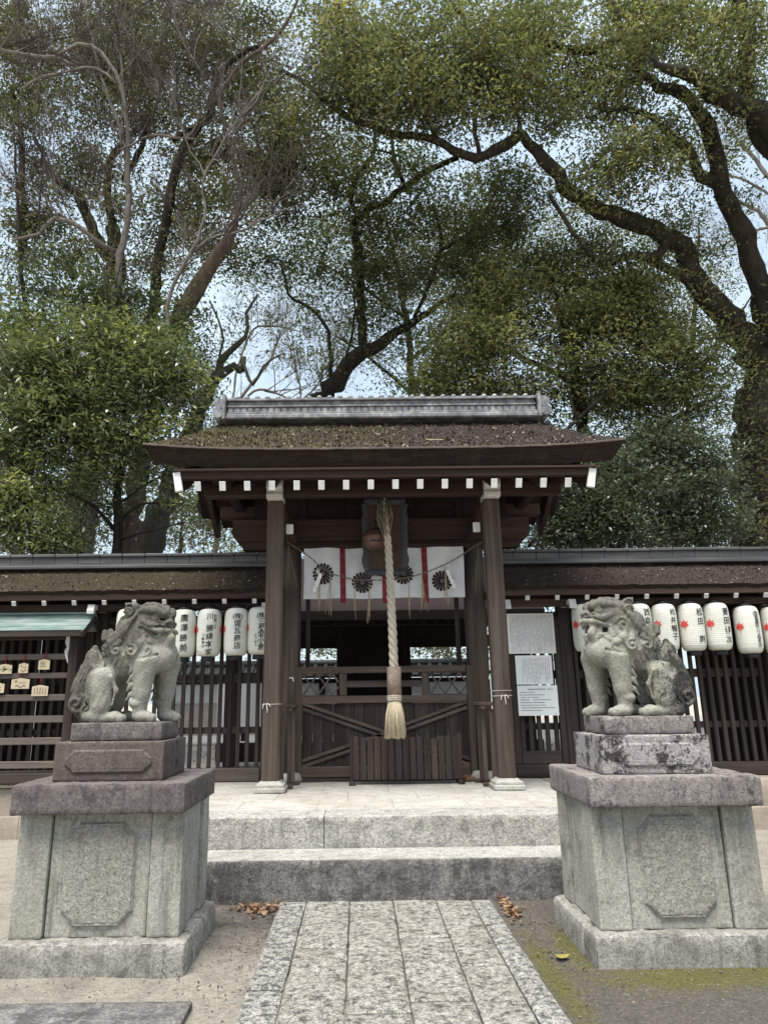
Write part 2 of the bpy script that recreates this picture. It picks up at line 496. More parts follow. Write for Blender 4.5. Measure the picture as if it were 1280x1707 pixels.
class MB:
    """Collects boxes, bars, tubes and prisms; build() links them as one mesh object."""

    def __init__(self):
        self.v, self.f, self.mi, self.r, self.sm = [], [], [], [], []

    def add(self, verts, faces, mi=0, rnd=None, smooth=False):
        o = len(self.v)
        rnd = random.random() if rnd is None else rnd
        self.v += [tuple(p) for p in verts]
        self.r += [rnd] * len(verts)
        for f in faces:
            self.f.append([i + o for i in f])
            self.mi.append(mi)
            self.sm.append(smooth)

    def box(self, c, s, bev=0.006, rot=None, mi=None, taper=1.0, rnd=None):
        """Chamfered box: centre, full sizes; rot = 3x3 Matrix."""
        hx, hy, hz = s[0] / 2, s[1] / 2, s[2] / 2
        b = min(bev, hx * 0.45, hy * 0.45, hz * 0.45)
        vs, idx = [], {}
        for sx in (-1, 1):
            for sy in (-1, 1):
                for sz in (-1, 1):
                    for k in range(3):
                        p = [sx * hx, sy * hy, sz * hz]
                        for a in range(3):
                            if a != k:
                                p[a] -= (sx, sy, sz)[a] * b
                        if sz > 0 and taper != 1.0:
                            p[0] *= taper
                            p[1] *= taper
                        idx[(sx, sy, sz, k)] = len(vs)
                        vs.append(p)
        fs = []
        S = (-1, 1)
        for k in range(3):
            a, d = (k + 1) % 3, (k + 2) % 3
            for s0 in S:
                q = []
                for (u, w) in ((-1, -1), (1, -1), (1, 1), (-1, 1)):
                    t = [0, 0, 0]
                    t[k], t[a], t[d] = s0, u, w
                    q.append(idx[(*t, k)])
                fs.append(q if s0 > 0 else q[::-1])
        for k in range(3):          # edges along axis k
            a, d = (k + 1) % 3, (k + 2) % 3
            for u in S:
                for w in S:
                    q = []
                    for (s0, kk) in ((-1, a), (1, a), (1, d), (-1, d)):
                        t = [0, 0, 0]
                        t[k], t[a], t[d] = s0, u, w
                        q.append(idx[(*t, kk)])
                    fs.append(q if u * w < 0 else q[::-1])
        for sx in S:
            for sy in S:
                for sz in S:
                    q = [idx[(sx, sy, sz, k)] for k in range(3)]
                    fs.append(q if sx * sy * sz > 0 else q[::-1])
        if mi is None:
            mi = int(np.argmax(s))
            if rot is not None:
                ax = rot @ Vector([1.0 if i == mi else 0.0 for i in range(3)])
                mi = int(np.argmax([abs(x) for x in ax]))
        c = Vector(c)
        out = [(rot @ Vector(p) if rot is not None else Vector(p)) + c for p in vs]
        self.add(out, fs, mi, rnd)

    def bar(self, p, q, w, h, up=(0, 0, 1), bev=0.005, mi=None, rnd=None):
        p, q = Vector(p), Vector(q)
        d = (q - p)
        L = d.length
        d.normalize()
        u = Vector(up)
        s = d.cross(u)
        if s.length < 1e-4:
            s = d.cross(Vector((0, 1, 0)))
        s.normalize()
        u = s.cross(d)
        R = Matrix((d, s, u)).transposed()
        self.box((p + q) / 2, (L, w, h), bev, R, mi, rnd=rnd)

    def cyl(self, p, q, r0, r1=None, n=12, mi=None, cap=True, rnd=None):
        r1 = r0 if r1 is None else r1
        self.tube([p, q], [r0, r1], n, mi, cap, rnd)

    def tube(self, pts, rad, n=8, mi=None, cap=True, rnd=None):
        P = np.array([tuple(p) for p in pts], float)
        m = len(P)
        if not hasattr(rad, '__len__'):
            rad = [rad] * m
        T = np.gradient(P, axis=0) if m > 2 else np.array([P[1] - P[0]] * 2)
        T /= np.linalg.norm(T, axis=1, keepdims=True) + 1e-9
        ref = np.array([0, 0, 1.0]) if abs(T[0][2]) < 0.9 else np.array([1.0, 0, 0])
        u = np.cross(T[0], ref)
        u /= np.linalg.norm(u)
        vs = []
        for i in range(m):
            u = u - T[i] * np.dot(u, T[i])
            u /= np.linalg.norm(u) + 1e-9
            w = np.cross(T[i], u)
            for k in range(n):
                a = 2 * PI * k / n
                vs.append(P[i] + rad[i] * (math.cos(a) * u + math.sin(a) * w))
        fs = []
        for i in range(m - 1):
            for k in range(n):
                k2 = (k + 1) % n
                fs.append((i * n + k, i * n + k2, (i + 1) * n + k2, (i + 1) * n + k))
        if mi is None:
            mi = int(np.argmax(np.abs(P[-1] - P[0])))
        o = len(self.v)
        self.add(vs, fs, mi, rnd, True)
        if cap:
            self.f.append([o + k for k in range(n)][::-1])
            self.f.append([o + (m - 1) * n + k for k in range(n)])
            self.mi += [mi, mi]
            self.sm += [False, False]

    def lathe(self, prof, c=(0, 0, 0), n=24, mi=0, rnd=None):
        """prof: (radius, z) from bottom to top."""
        vs = [(c[0] + r * math.cos(2 * PI * k / n), c[1] + r * math.sin(2 * PI * k / n), c[2] + z) for r, z in prof for k in range(n)]
        fs = []
        for i in range(len(prof) - 1):
            for k in range(n):
                k2 = (k + 1) % n
                fs.append((i * n + k, i * n + k2, (i + 1) * n + k2, (i + 1) * n + k))
        fs.append(list(range(n))[::-1])
        fs.append([(len(prof) - 1) * n + k for k in range(n)])
        self.add(vs, fs, mi, rnd, True)

    def prism(self, poly, axis, a, b, mi=0, rnd=None, smooth=False):
        """Polygon (2-D, the two other axes in order) extruded along axis from a to b."""
        def P(u, v, t):
            if axis == 0:
                return (t, u, v)
            if axis == 1:
                return (u, t, v)
            return (u, v, t)
        n = len(poly)
        vs = [P(u, v, a) for u, v in poly] + [P(u, v, b) for u, v in poly]
        area = sum(poly[i][0] * poly[(i + 1) % n][1] - poly[(i + 1) % n][0] * poly[i][1] for i in range(n))
        flip = (area > 0) != (axis == 1)
        fs = [list(range(n)), list(range(n, 2 * n))[::-1]] + [(k, n + k, n + (k + 1) % n, (k + 1) % n) for k in range(n)]
        if flip:
            fs = [tuple(f)[::-1] for f in fs]
        if b < a:
            fs = [tuple(f)[::-1] for f in fs]
        self.add(vs, fs, mi, rnd, smooth)

    def grid(self, rows, mi=0, rnd=None, smooth=True, flip=False):
        """Rows of points (equal length) joined as a sheet."""
        n = len(rows[0])
        vs = [p for r in rows for p in r]
        fs = []
        for i in range(len(rows) - 1):
            for k in range(n - 1):
                q = (i * n + k, i * n + k + 1, (i + 1) * n + k + 1, (i + 1) * n + k)
                fs.append(q[::-1] if flip else q)
        self.add(vs, fs, mi, rnd, smooth)

    def build(self, name, mats, parent=None, off=(0, 0, 0)):
        if not isinstance(mats, (list, tuple)):
            mats = [mats]
        me = bpy.data.meshes.new(name)
        ox, oy, oz = off
        me.from_pydata([(x - ox, y - oy, z - oz) for x, y, z in self.v], [], self.f)
        for m in mats:
            me.materials.append(m)
        k = len(mats)
        me.polygons.foreach_set('material_index', [min(i, k - 1) if k > 1 else 0 for i in self.mi])
        me.polygons.foreach_set('use_smooth', self.sm)
        at_ = me.attributes.new('rnd', 'FLOAT', 'POINT')
        at_.data.foreach_set('value', self.r)
        me.update()
        o = bpy.data.objects.new(name, me)
        COL.objects.link(o)
        if parent is not None:
            o.parent = parent
        else:
            o.location = off
        return o


def tag(o, label=None, cat=None, group=None, kind=None):
    for k, v in (('label', label), ('category', cat), ('group', group), ('kind', kind)):
        if v:
            o[k] = v
    return o


def empty(name, loc, label=None, cat=None, group=None):
    o = bpy.data.objects.new(name, None)
    COL.objects.link(o)
    o.location = loc
    o.empty_display_size = 0.2
    return tag(o, label, cat, group)


class Thing:
    """A thing: an Empty at its base; parts are given in world coordinates and shifted under it."""

    def __init__(self, name, loc, label, cat, group=None):
        self.o = empty(name, loc, label, cat, group)
        self.loc = loc

    def part(self, name, mb, mats, label=None, under=None):
        o = mb.build(name, mats, under if under is not None else self.o, self.loc)
        if label:
            o['label'] = label
        return o


def copy_tree(o, parent=None):
    c = o.copy()
    COL.objects.link(c)
    if parent is not None:
        c.parent = parent
    for ch in list(o.children):
        copy_tree(ch, c)
    return c


def glyph_mesh(s, bold=0.0):
    cu = bpy.data.curves.new('lettering', 'FONT')
    cu.body = s
    cu.size = 1.0
    cu.offset = bold
    cu.resolution_u = 3
    o = bpy.data.objects.new('lettering', cu)
    COL.objects.link(o)
    dg = bpy.context.evaluated_depsgraph_get()
    m = bpy.data.meshes.new_from_object(o.evaluated_get(dg))
    vs = np.array([v.co[:] for v in m.vertices]).reshape(-1, 3)
    fs = [list(p.vertices) for p in m.polygons]
    bpy.data.objects.remove(o)
    bpy.data.curves.remove(cu)
    bpy.data.meshes.remove(m)
    return vs, fs


_gl = {}


def glyph(s, bold=0.0):
    if (s, bold) not in _gl:
        _gl[(s, bold)] = glyph_mesh(s, bold)
    return _gl[(s, bold)]


def put_text(mb, s, fn, size, x, z, bold=0.0, mi=0, slant=0.0):
    """One line of glyphs centred on (x, z); fn maps a sheet point (x, z) to the world."""
    vs, fs = glyph(s, bold)
    if len(vs) == 0:
        return
    w = (vs[:, 0].min() + vs[:, 0].max()) / 2
    hh = (vs[:, 1].min() + vs[:, 1].max()) / 2 if len(s) == 1 else 0.38
    pts = [fn(x + (p[0] - w) * size, z + (p[1] - hh) * size + slant * (p[0] - w) * size) for p in vs]
    mb.add(pts, fs, mi)


# ------------------------------------------------------------------ setting
def structure(o):
    return tag(o, kind='structure')


def noise2(x, y, s=1.0):
    return (math.sin(x * 3.1 * s + 1.3) * math.cos(y * 2.7 * s + 0.4) + 0.5 * math.sin(x * 7.7 * s - y * 5.1 * s + 2.0)
            + 0.25 * math.sin(x * 15.3 * s + y * 13.7 * s))


# ground: one sheet, finer near the camera
def axis_steps(a, fine0, fine1, b, step, grow=1.5):
    xs = list(np.arange(fine0, fine1 + 1e-6, step))
    d = step
    x = xs[-1]
    while x < b:
        d *= grow
        x += d
        xs.append(x)
    d = step
    x = xs[0]
    while x > a:
        d *= grow
        x -= d
        xs.insert(0, x)
    return xs


gx = axis_steps(-400, -3.5, 4.5, 400, 0.07)
gy = axis_steps(-300, 3.2, 8.0, 600, 0.07)
g = MB()
rows = []
for y in gy:
    row = []
    for x in gx:
        z = 0.0
        if -3.6 < x < 4.6 and 3.1 < y < 8.1:
            z = 0.012 * noise2(x, y) - 0.004
            if -0.8 < x < 1.2:
                z = min(z, -0.004) - 0.004
            if y > 6.3 or (y > 4.7 and (x < -1.0 or x > 1.4)):
                z = min(z, 0.0)
        else:
            z = -0.004
        row.append((x, y, z))
    rows.append(row)
g.grid(rows)
structure(g.build('ground', M_GROUND))

# paved path: five columns of slabs with open joints
pm = MB()


def slab(mb, x0, x1, y0, y1, z0, z1, mi, wob=0.006, nb=6, rim=0.014):
    """A paving slab with a slightly worn rim."""
    j = lambda: random.uniform(-wob, wob)
    nx, ny = nb, max(4, int((y1 - y0) / 0.12))
    xs = [x0] + [x0 + 0.012] + list(np.linspace(x0 + 0.05, x1 - 0.05, nx)) + [x1 - 0.012] + [x1]
    ys = [y0] + [y0 + 0.012] + list(np.linspace(y0 + 0.05, y1 - 0.05, ny)) + [y1 - 0.012] + [y1]
    lo = [random.uniform(-wob, wob) for _ in range(4)]
    rows = []
    for a, y in enumerate(ys):
        row = []
        for b, x in enumerate(xs):
            edge = a in (0, len(ys) - 1) or b in (0, len(xs) - 1)
            e2 = a in (1, len(ys) - 2) or b in (1, len(xs) - 2)
            z = z1 - (rim if edge else rim * 0.22 if e2 else 0) + 0.0025 * noise2(x * 3, y * 3) + random.uniform(-0.001, 0.001)
            row.append((x + (j() * 0.5 if edge else 0), y + (j() * 0.5 if edge else 0), z))
        rows.append(row)
    mb.grid(rows, mi)
    # skirts down into the ground
    for rr in (rows[0], rows[-1][::-1], [r[-1] for r in rows], [r[0] for r in rows][::-1]):
        mb.grid([[(x, y, z0) for x, y, z in rr], rr], mi)


PX = [-0.655, -0.455, -0.075, 0.27, 0.645, 0.90, 1.065]


def col_x(k, y):
    return PX[k]


joints = {0: [2.0, 4.6, 6.42], 1: [2.0, 3.55, 5.3, 6.42], 2: [2.0, 4.28, 6.42], 3: [2.0, 4.42, 5.48, 6.42], 4: [2.0, 4.05, 4.95, 6.42], 5: [2.0, 4.45, 6.42]}
PX = [-0.655, -0.44, -0.085, 0.265, 0.615, 0.90, 1.065]
for k in range(6):
    js = joints[k]
    for a, b in zip(js[:-1], js[1:]):
        gp = 0.0055
        slab(pm, PX[k] + gp, PX[k + 1] - gp, a + 0.008, b - 0.008, -0.12, 0.012 + random.uniform(-0.004, 0.004), 1 if k in (0, 5) else 0, 0.007, 6, 0.010)
structure(pm.build('path', [G_PAVE, G_PAVEDARK]))

# kerb slab in the near left corner
kb = MB()
slab(kb, -4.5, -0.92, 3.6, 4.42, -0.15, 0.03, 0, 0.004, 40)
tag(kb.build('kerb_slab', G_STEPDARK), 'dark rough granite kerb slab flush with the sand in the near left corner', 'kerb slab')

# stone platform: lower step, upper riser blocks, paved landing, side foundation walls
T = Thing('stone_platform', (0.2, 6.5, 0), 'pale granite platform with two steps carrying the gate and the fences', 'platform')
ZP = 0.575


def rough_block(mb, x0, x1, y0, y1, z0, z1, mi=0, topmi=None, rough=0.004, cell=0.05):
    """A dressed stone block: rough front and smoother top, softened arris."""
    xs = list(np.linspace(x0, x1, max(3, int((x1 - x0) / cell))))
    zs = list(np.linspace(z0, z1 - 0.012, max(3, int((z1 - z0) / cell))))
    R = lambda: random.uniform(-rough, rough)
    front = [[(x, y0 + R(), z) for x in xs] for z in zs]
    lip = [(x, y0 + 0.004 + R() * 0.5, z1 - 0.005) for x in xs]
    lip2 = [(x, y0 + 0.016, z1 + R() * 0.2) for x in xs]
    mb.grid(front + [lip, lip2], mi)
    top = [lip2] + [[(x, y, z1) for x in xs] for y in np.linspace(y0 + 0.05, y1, 4)]
    mb.grid(top, mi if topmi is None else topmi)
    for xx, fl in ((x0, False), (x1, True)):
        mb.grid([[(xx, y0, z) for z in (z0, z1)], [(xx, y1, z) for z in (z0, z1)]], mi, flip=not fl, smooth=False)
    mb.grid([[(x0, y1, z0), (x0, y1, z1)], [(x1, y1, z0), (x1, y1, z1)]], mi, smooth=False)


m = MB()
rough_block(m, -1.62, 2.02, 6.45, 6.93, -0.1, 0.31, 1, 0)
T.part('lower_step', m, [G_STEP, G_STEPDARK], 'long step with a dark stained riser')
for x0, x1 in ((-1.98, -0.325), (-0.318, 2.38)):
    m = MB()
    rough_block(m, x0, x1, 6.95, 7.38, -0.1, ZP, 0, 0, 0.006, 0.04)
    T.part('riser_block', m, G_STEP)
m = MB()
xx = [-1.98, -1.2, -0.42, 0.34, 1.1, 1.75, 2.38]
ys = [7.385, 8.02, 8.7, 9.35, 10.1]
for a in range(4):
    off = 0.0 if a % 2 == 0 else 0.3
    for b in range(6):
        x0, x1 = xx[b] + (off if b else 0), xx[b + 1] + (off if b < 5 else 0)
        slab(m, x0 + 0.0015, x1 - 0.0015, ys[a] + 0.0015, ys[a + 1] - 0.0015, 0.3, ZP - 0.001 + random.uniform(-0.001, 0.001), 0, 0.0015, 4, 0.004)
T.part('landing_paving', m, G_TOP)
for x0, x1, d in ((-14.0, -1.985, -1), (2.385, 14.0, 1)):
    m = MB()
    x = x0
    while x < x1 - 0.05:
        w = min(random.uniform(0.9, 1.5), x1 - x)
        if x1 - x - w < 0.4:
            w = x1 - x
        rough_block(m, x + 0.003, x + w - 0.003, 9.4, 10.6, -0.1, 0.26, 0, 0, 0.004, 0.08)
        rough_block(m, x + 0.003, x + w - 0.003, 9.44, 10.6, 0.262, ZP, 0, 0, 0.004, 0.08)
        x += w
    T.part('foundation_wall', m, granite('sandy foundation stone ' + ('left' if d < 0 else 'right'), (0.33, 0.28, 0.225), 0.3, 0.2, wash=0.5, washcol=(0.19, 0.155, 0.125), lscale=3, rough_bump=0.4))
# inner court behind the fence, level with the landing
m = MB()
m.grid([[(x, y, ZP - 0.03) for x in np.linspace(-30, 30, 40)] for y in np.linspace(10.1, 40, 30)])
T2 = structure(m.build('inner_court', simple('inner court gravel', (0.27, 0.25, 0.225), 0.95, 0.45, 30, bump=0.6, bscale=120)))

# ------------------------------------------------------------------ gate
GX = 0.345
T = Thing('shrine_gate', (GX, 9.3, ZP), 'dark timber shrine gate with a mossy bark roof and grey tiled ridge', 'gate')
gate = T
PLX, PRX = -1.025, 1.72
for px_ in (PLX, PRX):
    m = MB()
    m.box((px_, 8.8, (0.66 + 4.06) / 2), (0.205, 0.205, 3.40), 0.022)
    p = T.part('front_pillar', m, W_POST)
    m = MB()
    m.box((px_, 8.8, ZP + 0.03), (0.36, 0.36, 0.06), 0.012)
    m.box((px_, 8.8, ZP + 0.075), (0.33, 0.33, 0.04), 0.018)
    m.box((px_, 8.8, ZP + 0.10), (0.31, 0.31, 0.05), 0.02, taper=0.8)
    T.part('base_stone', m, G_TOP, None, p)
    # carved whitewashed nose of the tie beam on top of the pillar
    m = MB()
    prof = [(8.90, 4.06), (8.62, 4.06), (8.585, 4.075), (8.575, 4.11), (8.59, 4.15), (8.575, 4.18), (8.545, 4.20), (8.54, 4.25), (8.555, 4.30), (8.90, 4.30)]
    m.prism(prof, 0, px_ - 0.1, px_ + 0.1)
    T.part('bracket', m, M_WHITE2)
    # curved tie beam back to the round post
    inn = 1 if px_ < 0 else -1
    m = MB()
    pts = [Vector((px_ + inn * (0.02 + 0.08 * t), 8.86 + 0.86 * t, 4.18 - 0.36 * t ** 1.5)) for t in np.linspace(0, 1, 7)]
    for a, b in zip(pts[:-1], pts[1:]):
        m.bar(a, b + (b - a) * 0.03, 0.10, 0.17, bev=0.012)
    T.part('curved_tie_beam', m, W_BEAM)
    m = MB()
    m.box((px_ + inn * 0.165, 9.30, 3.74), (0.085, 0.70, 0.12))
    tb = T.part('tie_beam', m, W_BEAM)
    m = MB()
    m.box((px_ + inn * 0.165, 8.935, 3.74), (0.091, 0.035, 0.128))
    T.part('beam_end', m, M_WHITE, 'small white painted beam end', tb)
RLX, RRX = -0.93, 1.64
for px_ in (RLX, RRX):
    m = MB()
    m.cyl((px_, 9.8, ZP + 0.12), (px_, 9.8, 3.64), 0.135, 0.13, 22, 2)
    p = T.part('rear_post', m, W_POST)
    m = MB()
    m.lathe([(0.21, 0.0), (0.21, 0.05), (0.18, 0.11), (0.145, 0.12)], (px_, 9.8, ZP), 20)
    T.part('base_stone', m, G_TOP, None, p)
# head beam across the round posts, with carved noses
m = MB()
prof = [(-1.73, 4.05), (-1.72, 3.97), (-1.745, 3.90), (-1.72, 3.82), (-1.66, 3.745), (2.355, 3.745), (2.415, 3.82), (2.44, 3.90), (2.415, 3.97), (2.425, 4.05)]
m.prism(prof, 1, 9.66, 9.92)
T.part('head_beam', m, W_BEAM)
m = MB()
m.prism([(-1.62, 3.742), (-1.58, 3.635), (2.27, 3.635), (2.31, 3.742)], 1, 9.70, 9.88)
m.box((GX, 9.68, 3.665), (2.45, 0.05, 0.05))
T.part('lower_beam', m, W_BEAM)
m = MB()
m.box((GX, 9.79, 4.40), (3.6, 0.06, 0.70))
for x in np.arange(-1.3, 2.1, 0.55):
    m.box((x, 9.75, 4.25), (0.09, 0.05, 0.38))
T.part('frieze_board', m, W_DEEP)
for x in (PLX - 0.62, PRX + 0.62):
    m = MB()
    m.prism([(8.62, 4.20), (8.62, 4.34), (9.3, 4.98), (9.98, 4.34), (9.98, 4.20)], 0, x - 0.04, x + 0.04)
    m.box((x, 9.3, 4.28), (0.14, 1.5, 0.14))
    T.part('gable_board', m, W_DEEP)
# purlins
for y, nm in ((8.75, 'eave_beam'), (9.85, 'rear_eave_beam')):
    m = MB()
    m.box((GX, y, 4.20), (4.55, 0.16, 0.17), 0.012)
    T.part(nm, m, W_BEAM)
m = MB()
m.box((GX, 9.3, 4.95), (4.3, 0.16, 0.18))
T.part('ridge_beam', m, W_DEEP)
# rafters with whitened ends, both slopes
pitch = 0.60
RZ0 = 4.056
for i in range(16):
    x = -1.865 + i * 0.2917
    m = MB()
    m.bar((x, 8.04, RZ0 + 0.005), (x, 9.3, RZ0 + 0.605), 0.066, 0.100, (0, 0, 1), 0.004)
    r = T.part('rafter', m, W_BEAM)
    m = MB()
    m.bar((x, 8.022, RZ0 - 0.0036), (x, 8.041, RZ0 + 0.0055), 0.073, 0.112, (0, 0, 1), 0.003)
    T.part('rafter_end', m, M_WHITE, None, r)
# sarking boards and fascia
m = MB()
for s in (-1, 1):
    m.bar((GX, 9.3 + s * 1.22, RZ0 + 0.098), (GX, 9.3 + s * 0.0, RZ0 + 0.680), 4.75, 0.02, (0, 0, 1), 0.002, 0)
T.part('roof_boards', m, W_BEAM)
m = MB()
m.box((GX, 8.03, 4.178), (4.86, 0.09, 0.085), 0.006)
m.box((GX, 8.0, 4.232), (4.98, 0.12, 0.026), 0.004)
T.part('fascia', m, W_BEAM)
for x in (-2.10, 2.79):
    m = MB()
    sx = -1 if x < 0 else 1
    for s in (-1, 1):
        pts = [Vector((x, 9.3 + s * (1.26 - 1.26 * t), 4.10 + 0.86 * t - 0.10 * math.sin(PI * t))) for t in np.linspace(0, 1, 9)]
        for a, b in zip(pts[:-1], pts[1:]):
            m.bar(a, b + (b - a) * 0.02, 0.07, 0.24, bev=0.004)
    bb = T.part('bargeboard', m, W_BEAM)
    m = MB()
    m.bar((x + sx * 0.012, 8.0, 4.215), (x - sx * 0.03, 8.0, 3.985), 0.05, 0.085, (1, 0, 0), 0.004)
    T.part('bargeboard_end', m, M_WHITE, 'white painted lower end of the bargeboard', bb)


def thatch(xc, yr, zr, ye, ze, hw_r, hw_e, thick, up, sag, nx=90, ny=26, rough=0.008, under=0.10):
    """One bark roof: both slopes as a closed skin with thick cut eaves."""
    mb = MB()
    for s in (-1, 1):
        dy = (ye - yr)
        rows = []
        for j in range(ny + 1):
            t = j / ny
            hw = hw_r + (hw_e - hw_r) * t ** 1.25
            row = []
            for i in range(nx + 1):
                u = i / nx * 2 - 1
                z = zr + (ze - zr) * t - sag * math.sin(PI * t) + up * (abs(u) ** 4.0) * t
                z += rough * (noise2(xc + u * hw * 2.2 + s * 5, t * 4.0) + random.uniform(-1, 1))
                row.append((xc + u * hw, yr + s * dy * t, z))
            rows.append(row)
        edge = rows[-1]
        sy = 1 if s > 0 else -1
        low = []
        n3 = 9
        for k in range(1, n3 + 1):
            q = k / n3
            low.append([(xc + (x - xc) * (1 - 0.05 * q), y + sy * under * q + random.uniform(-.006, .006), z - thick * q + (random.uniform(-.006, .006) if k < n3 else 0) - (up * 0.25) * (abs((x - xc) / hw_e) ** 4) * q) for x, y, z in edge])
        mb.grid(rows, 0, flip=(s < 0))
        mb.grid([edge] + low, 1, flip=(s < 0))
        # underside back to the ridge
        bot = low[-1]
        mb.grid([bot, [(x, yr, zr - thick * 0.9) for x, y, z in bot]], 1, flip=(s < 0))
        # verge faces
        for e in (0, -1):
            top = [r[e] for r in rows]
            bl = [(p[0] + (-1 if e == -1 else 1) * 0.07, p[1], p[2] - thick * (0.9 if k else 0.9)) for k, p in enumerate(top)]
            bl[-1] = bot[e]
            mb.grid([top, bl], 1, smooth=False)
    return mb


# (front slope faces the camera: y decreases from ridge to eave)
roof_mb = thatch(GX, 9.3, 5.34, 7.9, 4.455, 2.27, 2.845, 0.20, 0.085, 0.03)
roof = T.part('roof', roof_mb, [M_THATCH, M_LAYER], 'thick bark thatch roof, mossy on its left half')
m = MB()
# thin pale lip along the top of the eave
pts = []
for i in range(61):
    u = i / 60 * 2 - 1
    pts.append((GX + u * 2.85, 7.893, 4.462 + 0.085 * abs(u) ** 4 + 0.002 * noise2(u * 20, 0)))
for a, b in zip(pts[:-1], pts[1:]):
    m.bar(a, b, 0.02, 0.022, bev=0.003, mi=0)
T.part('eave_lip', m, [W_GREY[0]], None, roof)
# scattered bark flakes, moss tufts and leaves give the thatch its ragged surface


def scatter_chips(mb, fn, n, size, tone_fn=None):
    for _ in range(n):
        p, nrm = fn()
        a = random.uniform(0, 2 * PI)
        s = size * random.uniform(0.5, 1.6)
        d = Vector((math.cos(a), math.sin(a) * 0.8, random.uniform(-0.3, 0.5))).normalized()
        w = d.cross(Vector(nrm)).normalized() * s * random.uniform(0.25, 0.6)
        p = Vector(p)
        d = d * s
        mb.add([p - d * .5, p + w * .5, p + d * .5 + Vector(nrm) * s * 0.4, p - w * .5], [(0, 1, 2, 3)], 0)


def roof_pt():
    t = random.random() ** 0.8
    u = random.uniform(-1, 1)
    hw = 2.27 + (2.845 - 2.27) * t ** 1.25
    z = 5.34 + (4.455 - 5.34) * t - 0.03 * math.sin(PI * t) + 0.075 * abs(u) ** 4 * t
    return (GX + u * hw, 9.3 - 1.4 * t, z + 0.008), (0, -0.53, 0.85)


def eave_pt():
    u = random.uniform(-1, 1)
    q = random.random()
    return (GX + u * 2.8 * (1 - 0.05 * q), 7.9 + 0.10 * q - 0.008, 4.452 + 0.075 * abs(u) ** 4 - 0.215 * q), (0, -1, 0.1)


M_FLAKE = simple('loose bark flakes', (0.068, 0.048, 0.044), 0.95, 0.75, 60)
M_TUFT = simple('moss tufts', (0.082, 0.076, 0.030), 0.95, 0.7, 50)
M_LEAFBIT = simple('pale leaf litter', (0.30, 0.26, 0.19), 0.85, 0.5, 60)
m = MB()
scatter_chips(m, roof_pt, 5000, 0.035)
T.part('bark_flakes', m, M_FLAKE, None, roof)['kind'] = 'stuff'
m = MB()


def moss_pt():
    while True:
        p, nn = roof_pt()
        if random.random() < max(0.02, min(1, 0.30 - 0.30 * (p[0] - GX) + 0.3 * noise2(p[0] * 0.8, p[1] * 1.3))):
            return p, nn


scatter_chips(m, moss_pt, 4000, 0.032)
T.part('moss_tufts', m, M_TUFT, None, roof)['kind'] = 'stuff'
m = MB()
scatter_chips(m, roof_pt, 420, 0.036)
T.part('leaf_litter', m, M_LEAFBIT, None, roof)['kind'] = 'stuff'
# tiled ridge
m = MB()
x0, x1 = -1.78, 2.52
L_ = x1 - x0
xm = (x0 + x1) / 2
m.box((xm, 9.3, 5.375), (L_, 0.44, 0.075), 0.02)
m.box((xm, 9.3, 5.428), (L_ - 0.02, 0.40, 0.03), 0.012)
m.box((xm, 9.3, 5.53), (L_ - 0.06, 0.31, 0.19), 0.004)
m.box((xm, 9.3, 5.535), (L_ - 0.04, 0.37, 0.022), 0.01)
m.box((xm, 9.3, 5.628), (L_, 0.40, 0.032), 0.012)
m.tube([(x0 - 0.02, 9.3, 5.645), (x1 + 0.02, 9.3, 5.645)], 0.085, 14, 0)
n_d = 46
for i in range(n_d):
    x = x0 + 0.06 + (L_ - 0.12) * i / (n_d - 1)
    m.cyl((x, 9.128, 5.478), (x, 9.16, 5.478), 0.036, None, 12, 0)
    for dx, rz in ((-0.023, 1), (0.023, -1)):
        m.bar((x + dx * 1.7, 9.142, 5.55), (x + dx * 0.1, 9.142, 5.61), 0.02, 0.012, (0, 1, 0), 0.002, 0)
x = x0 + 0.12
while x < x1:
    m.lathe([(0.035, 0.0), (0.042, 0.02), (0.035, 0.045), (0.012, 0.06)], (x, 9.26, 5.69), 8)
    x += 0.145
T.part('ridge', m, M_TILE, 'silver grey tiled ridge with two bands of relief', roof)
for s, xe in ((-1, x0), (1, x1)):
    m = MB()
    m.box((xe + s * 0.02, 9.3, 5.51), (0.05, 0.52, 0.37), 0.015)
    m.cyl((xe + s * 0.085, 9.06, 5.56), (xe + s * 0.085, 9.54, 5.56), 0.075, None, 18)
    m.cyl((xe + s * 0.10, 9.04, 5.415), (xe + s * 0.10, 9.56, 5.415), 0.072, None, 18)
    m.box((xe + s * 0.06, 9.3, 5.40), (0.09, 0.48, 0.11), 0.02)
    T.part('ridge_end_tile', m, M_TILE, None, roof)

# low double door between the round posts
YD = 9.76
dl, dr = -0.845, 1.55
m = MB()
for x in (dl + 0.05, dr - 0.05):
    m.box((x, YD, 1.32), (0.10, 0.07, 1.42))
m.box((GX, YD - 0.002, 1.985), (dr - dl - 0.205, 0.085, 0.085))
m.box((GX, YD - 0.002, 1.60), (dr - dl - 0.205, 0.085, 0.095))
m.box((GX, YD - 0.002, 0.70), (dr - dl - 0.205, 0.085, 0.13))
for x in (-0.20, 0.90):
    m.box((x, YD, 1.795), (0.10, 0.066, 0.29))
for zz in (1.80,):
    m.box((GX, YD, zz), (0.99, 0.05, 0.085))
door = T.part('door', m, W_POST)
m = MB()
xs_ = np.linspace(dl + 0.102, dr - 0.102, 17)
for a, b in zip(xs_[:-1], xs_[1:]):
    m.box(((a + b) / 2, YD + 0.012, 1.158), (b - a - 0.004, 0.02, 0.78), 0.003)
T.part('door_board', m, W_SLAT, None, door)
m = MB()
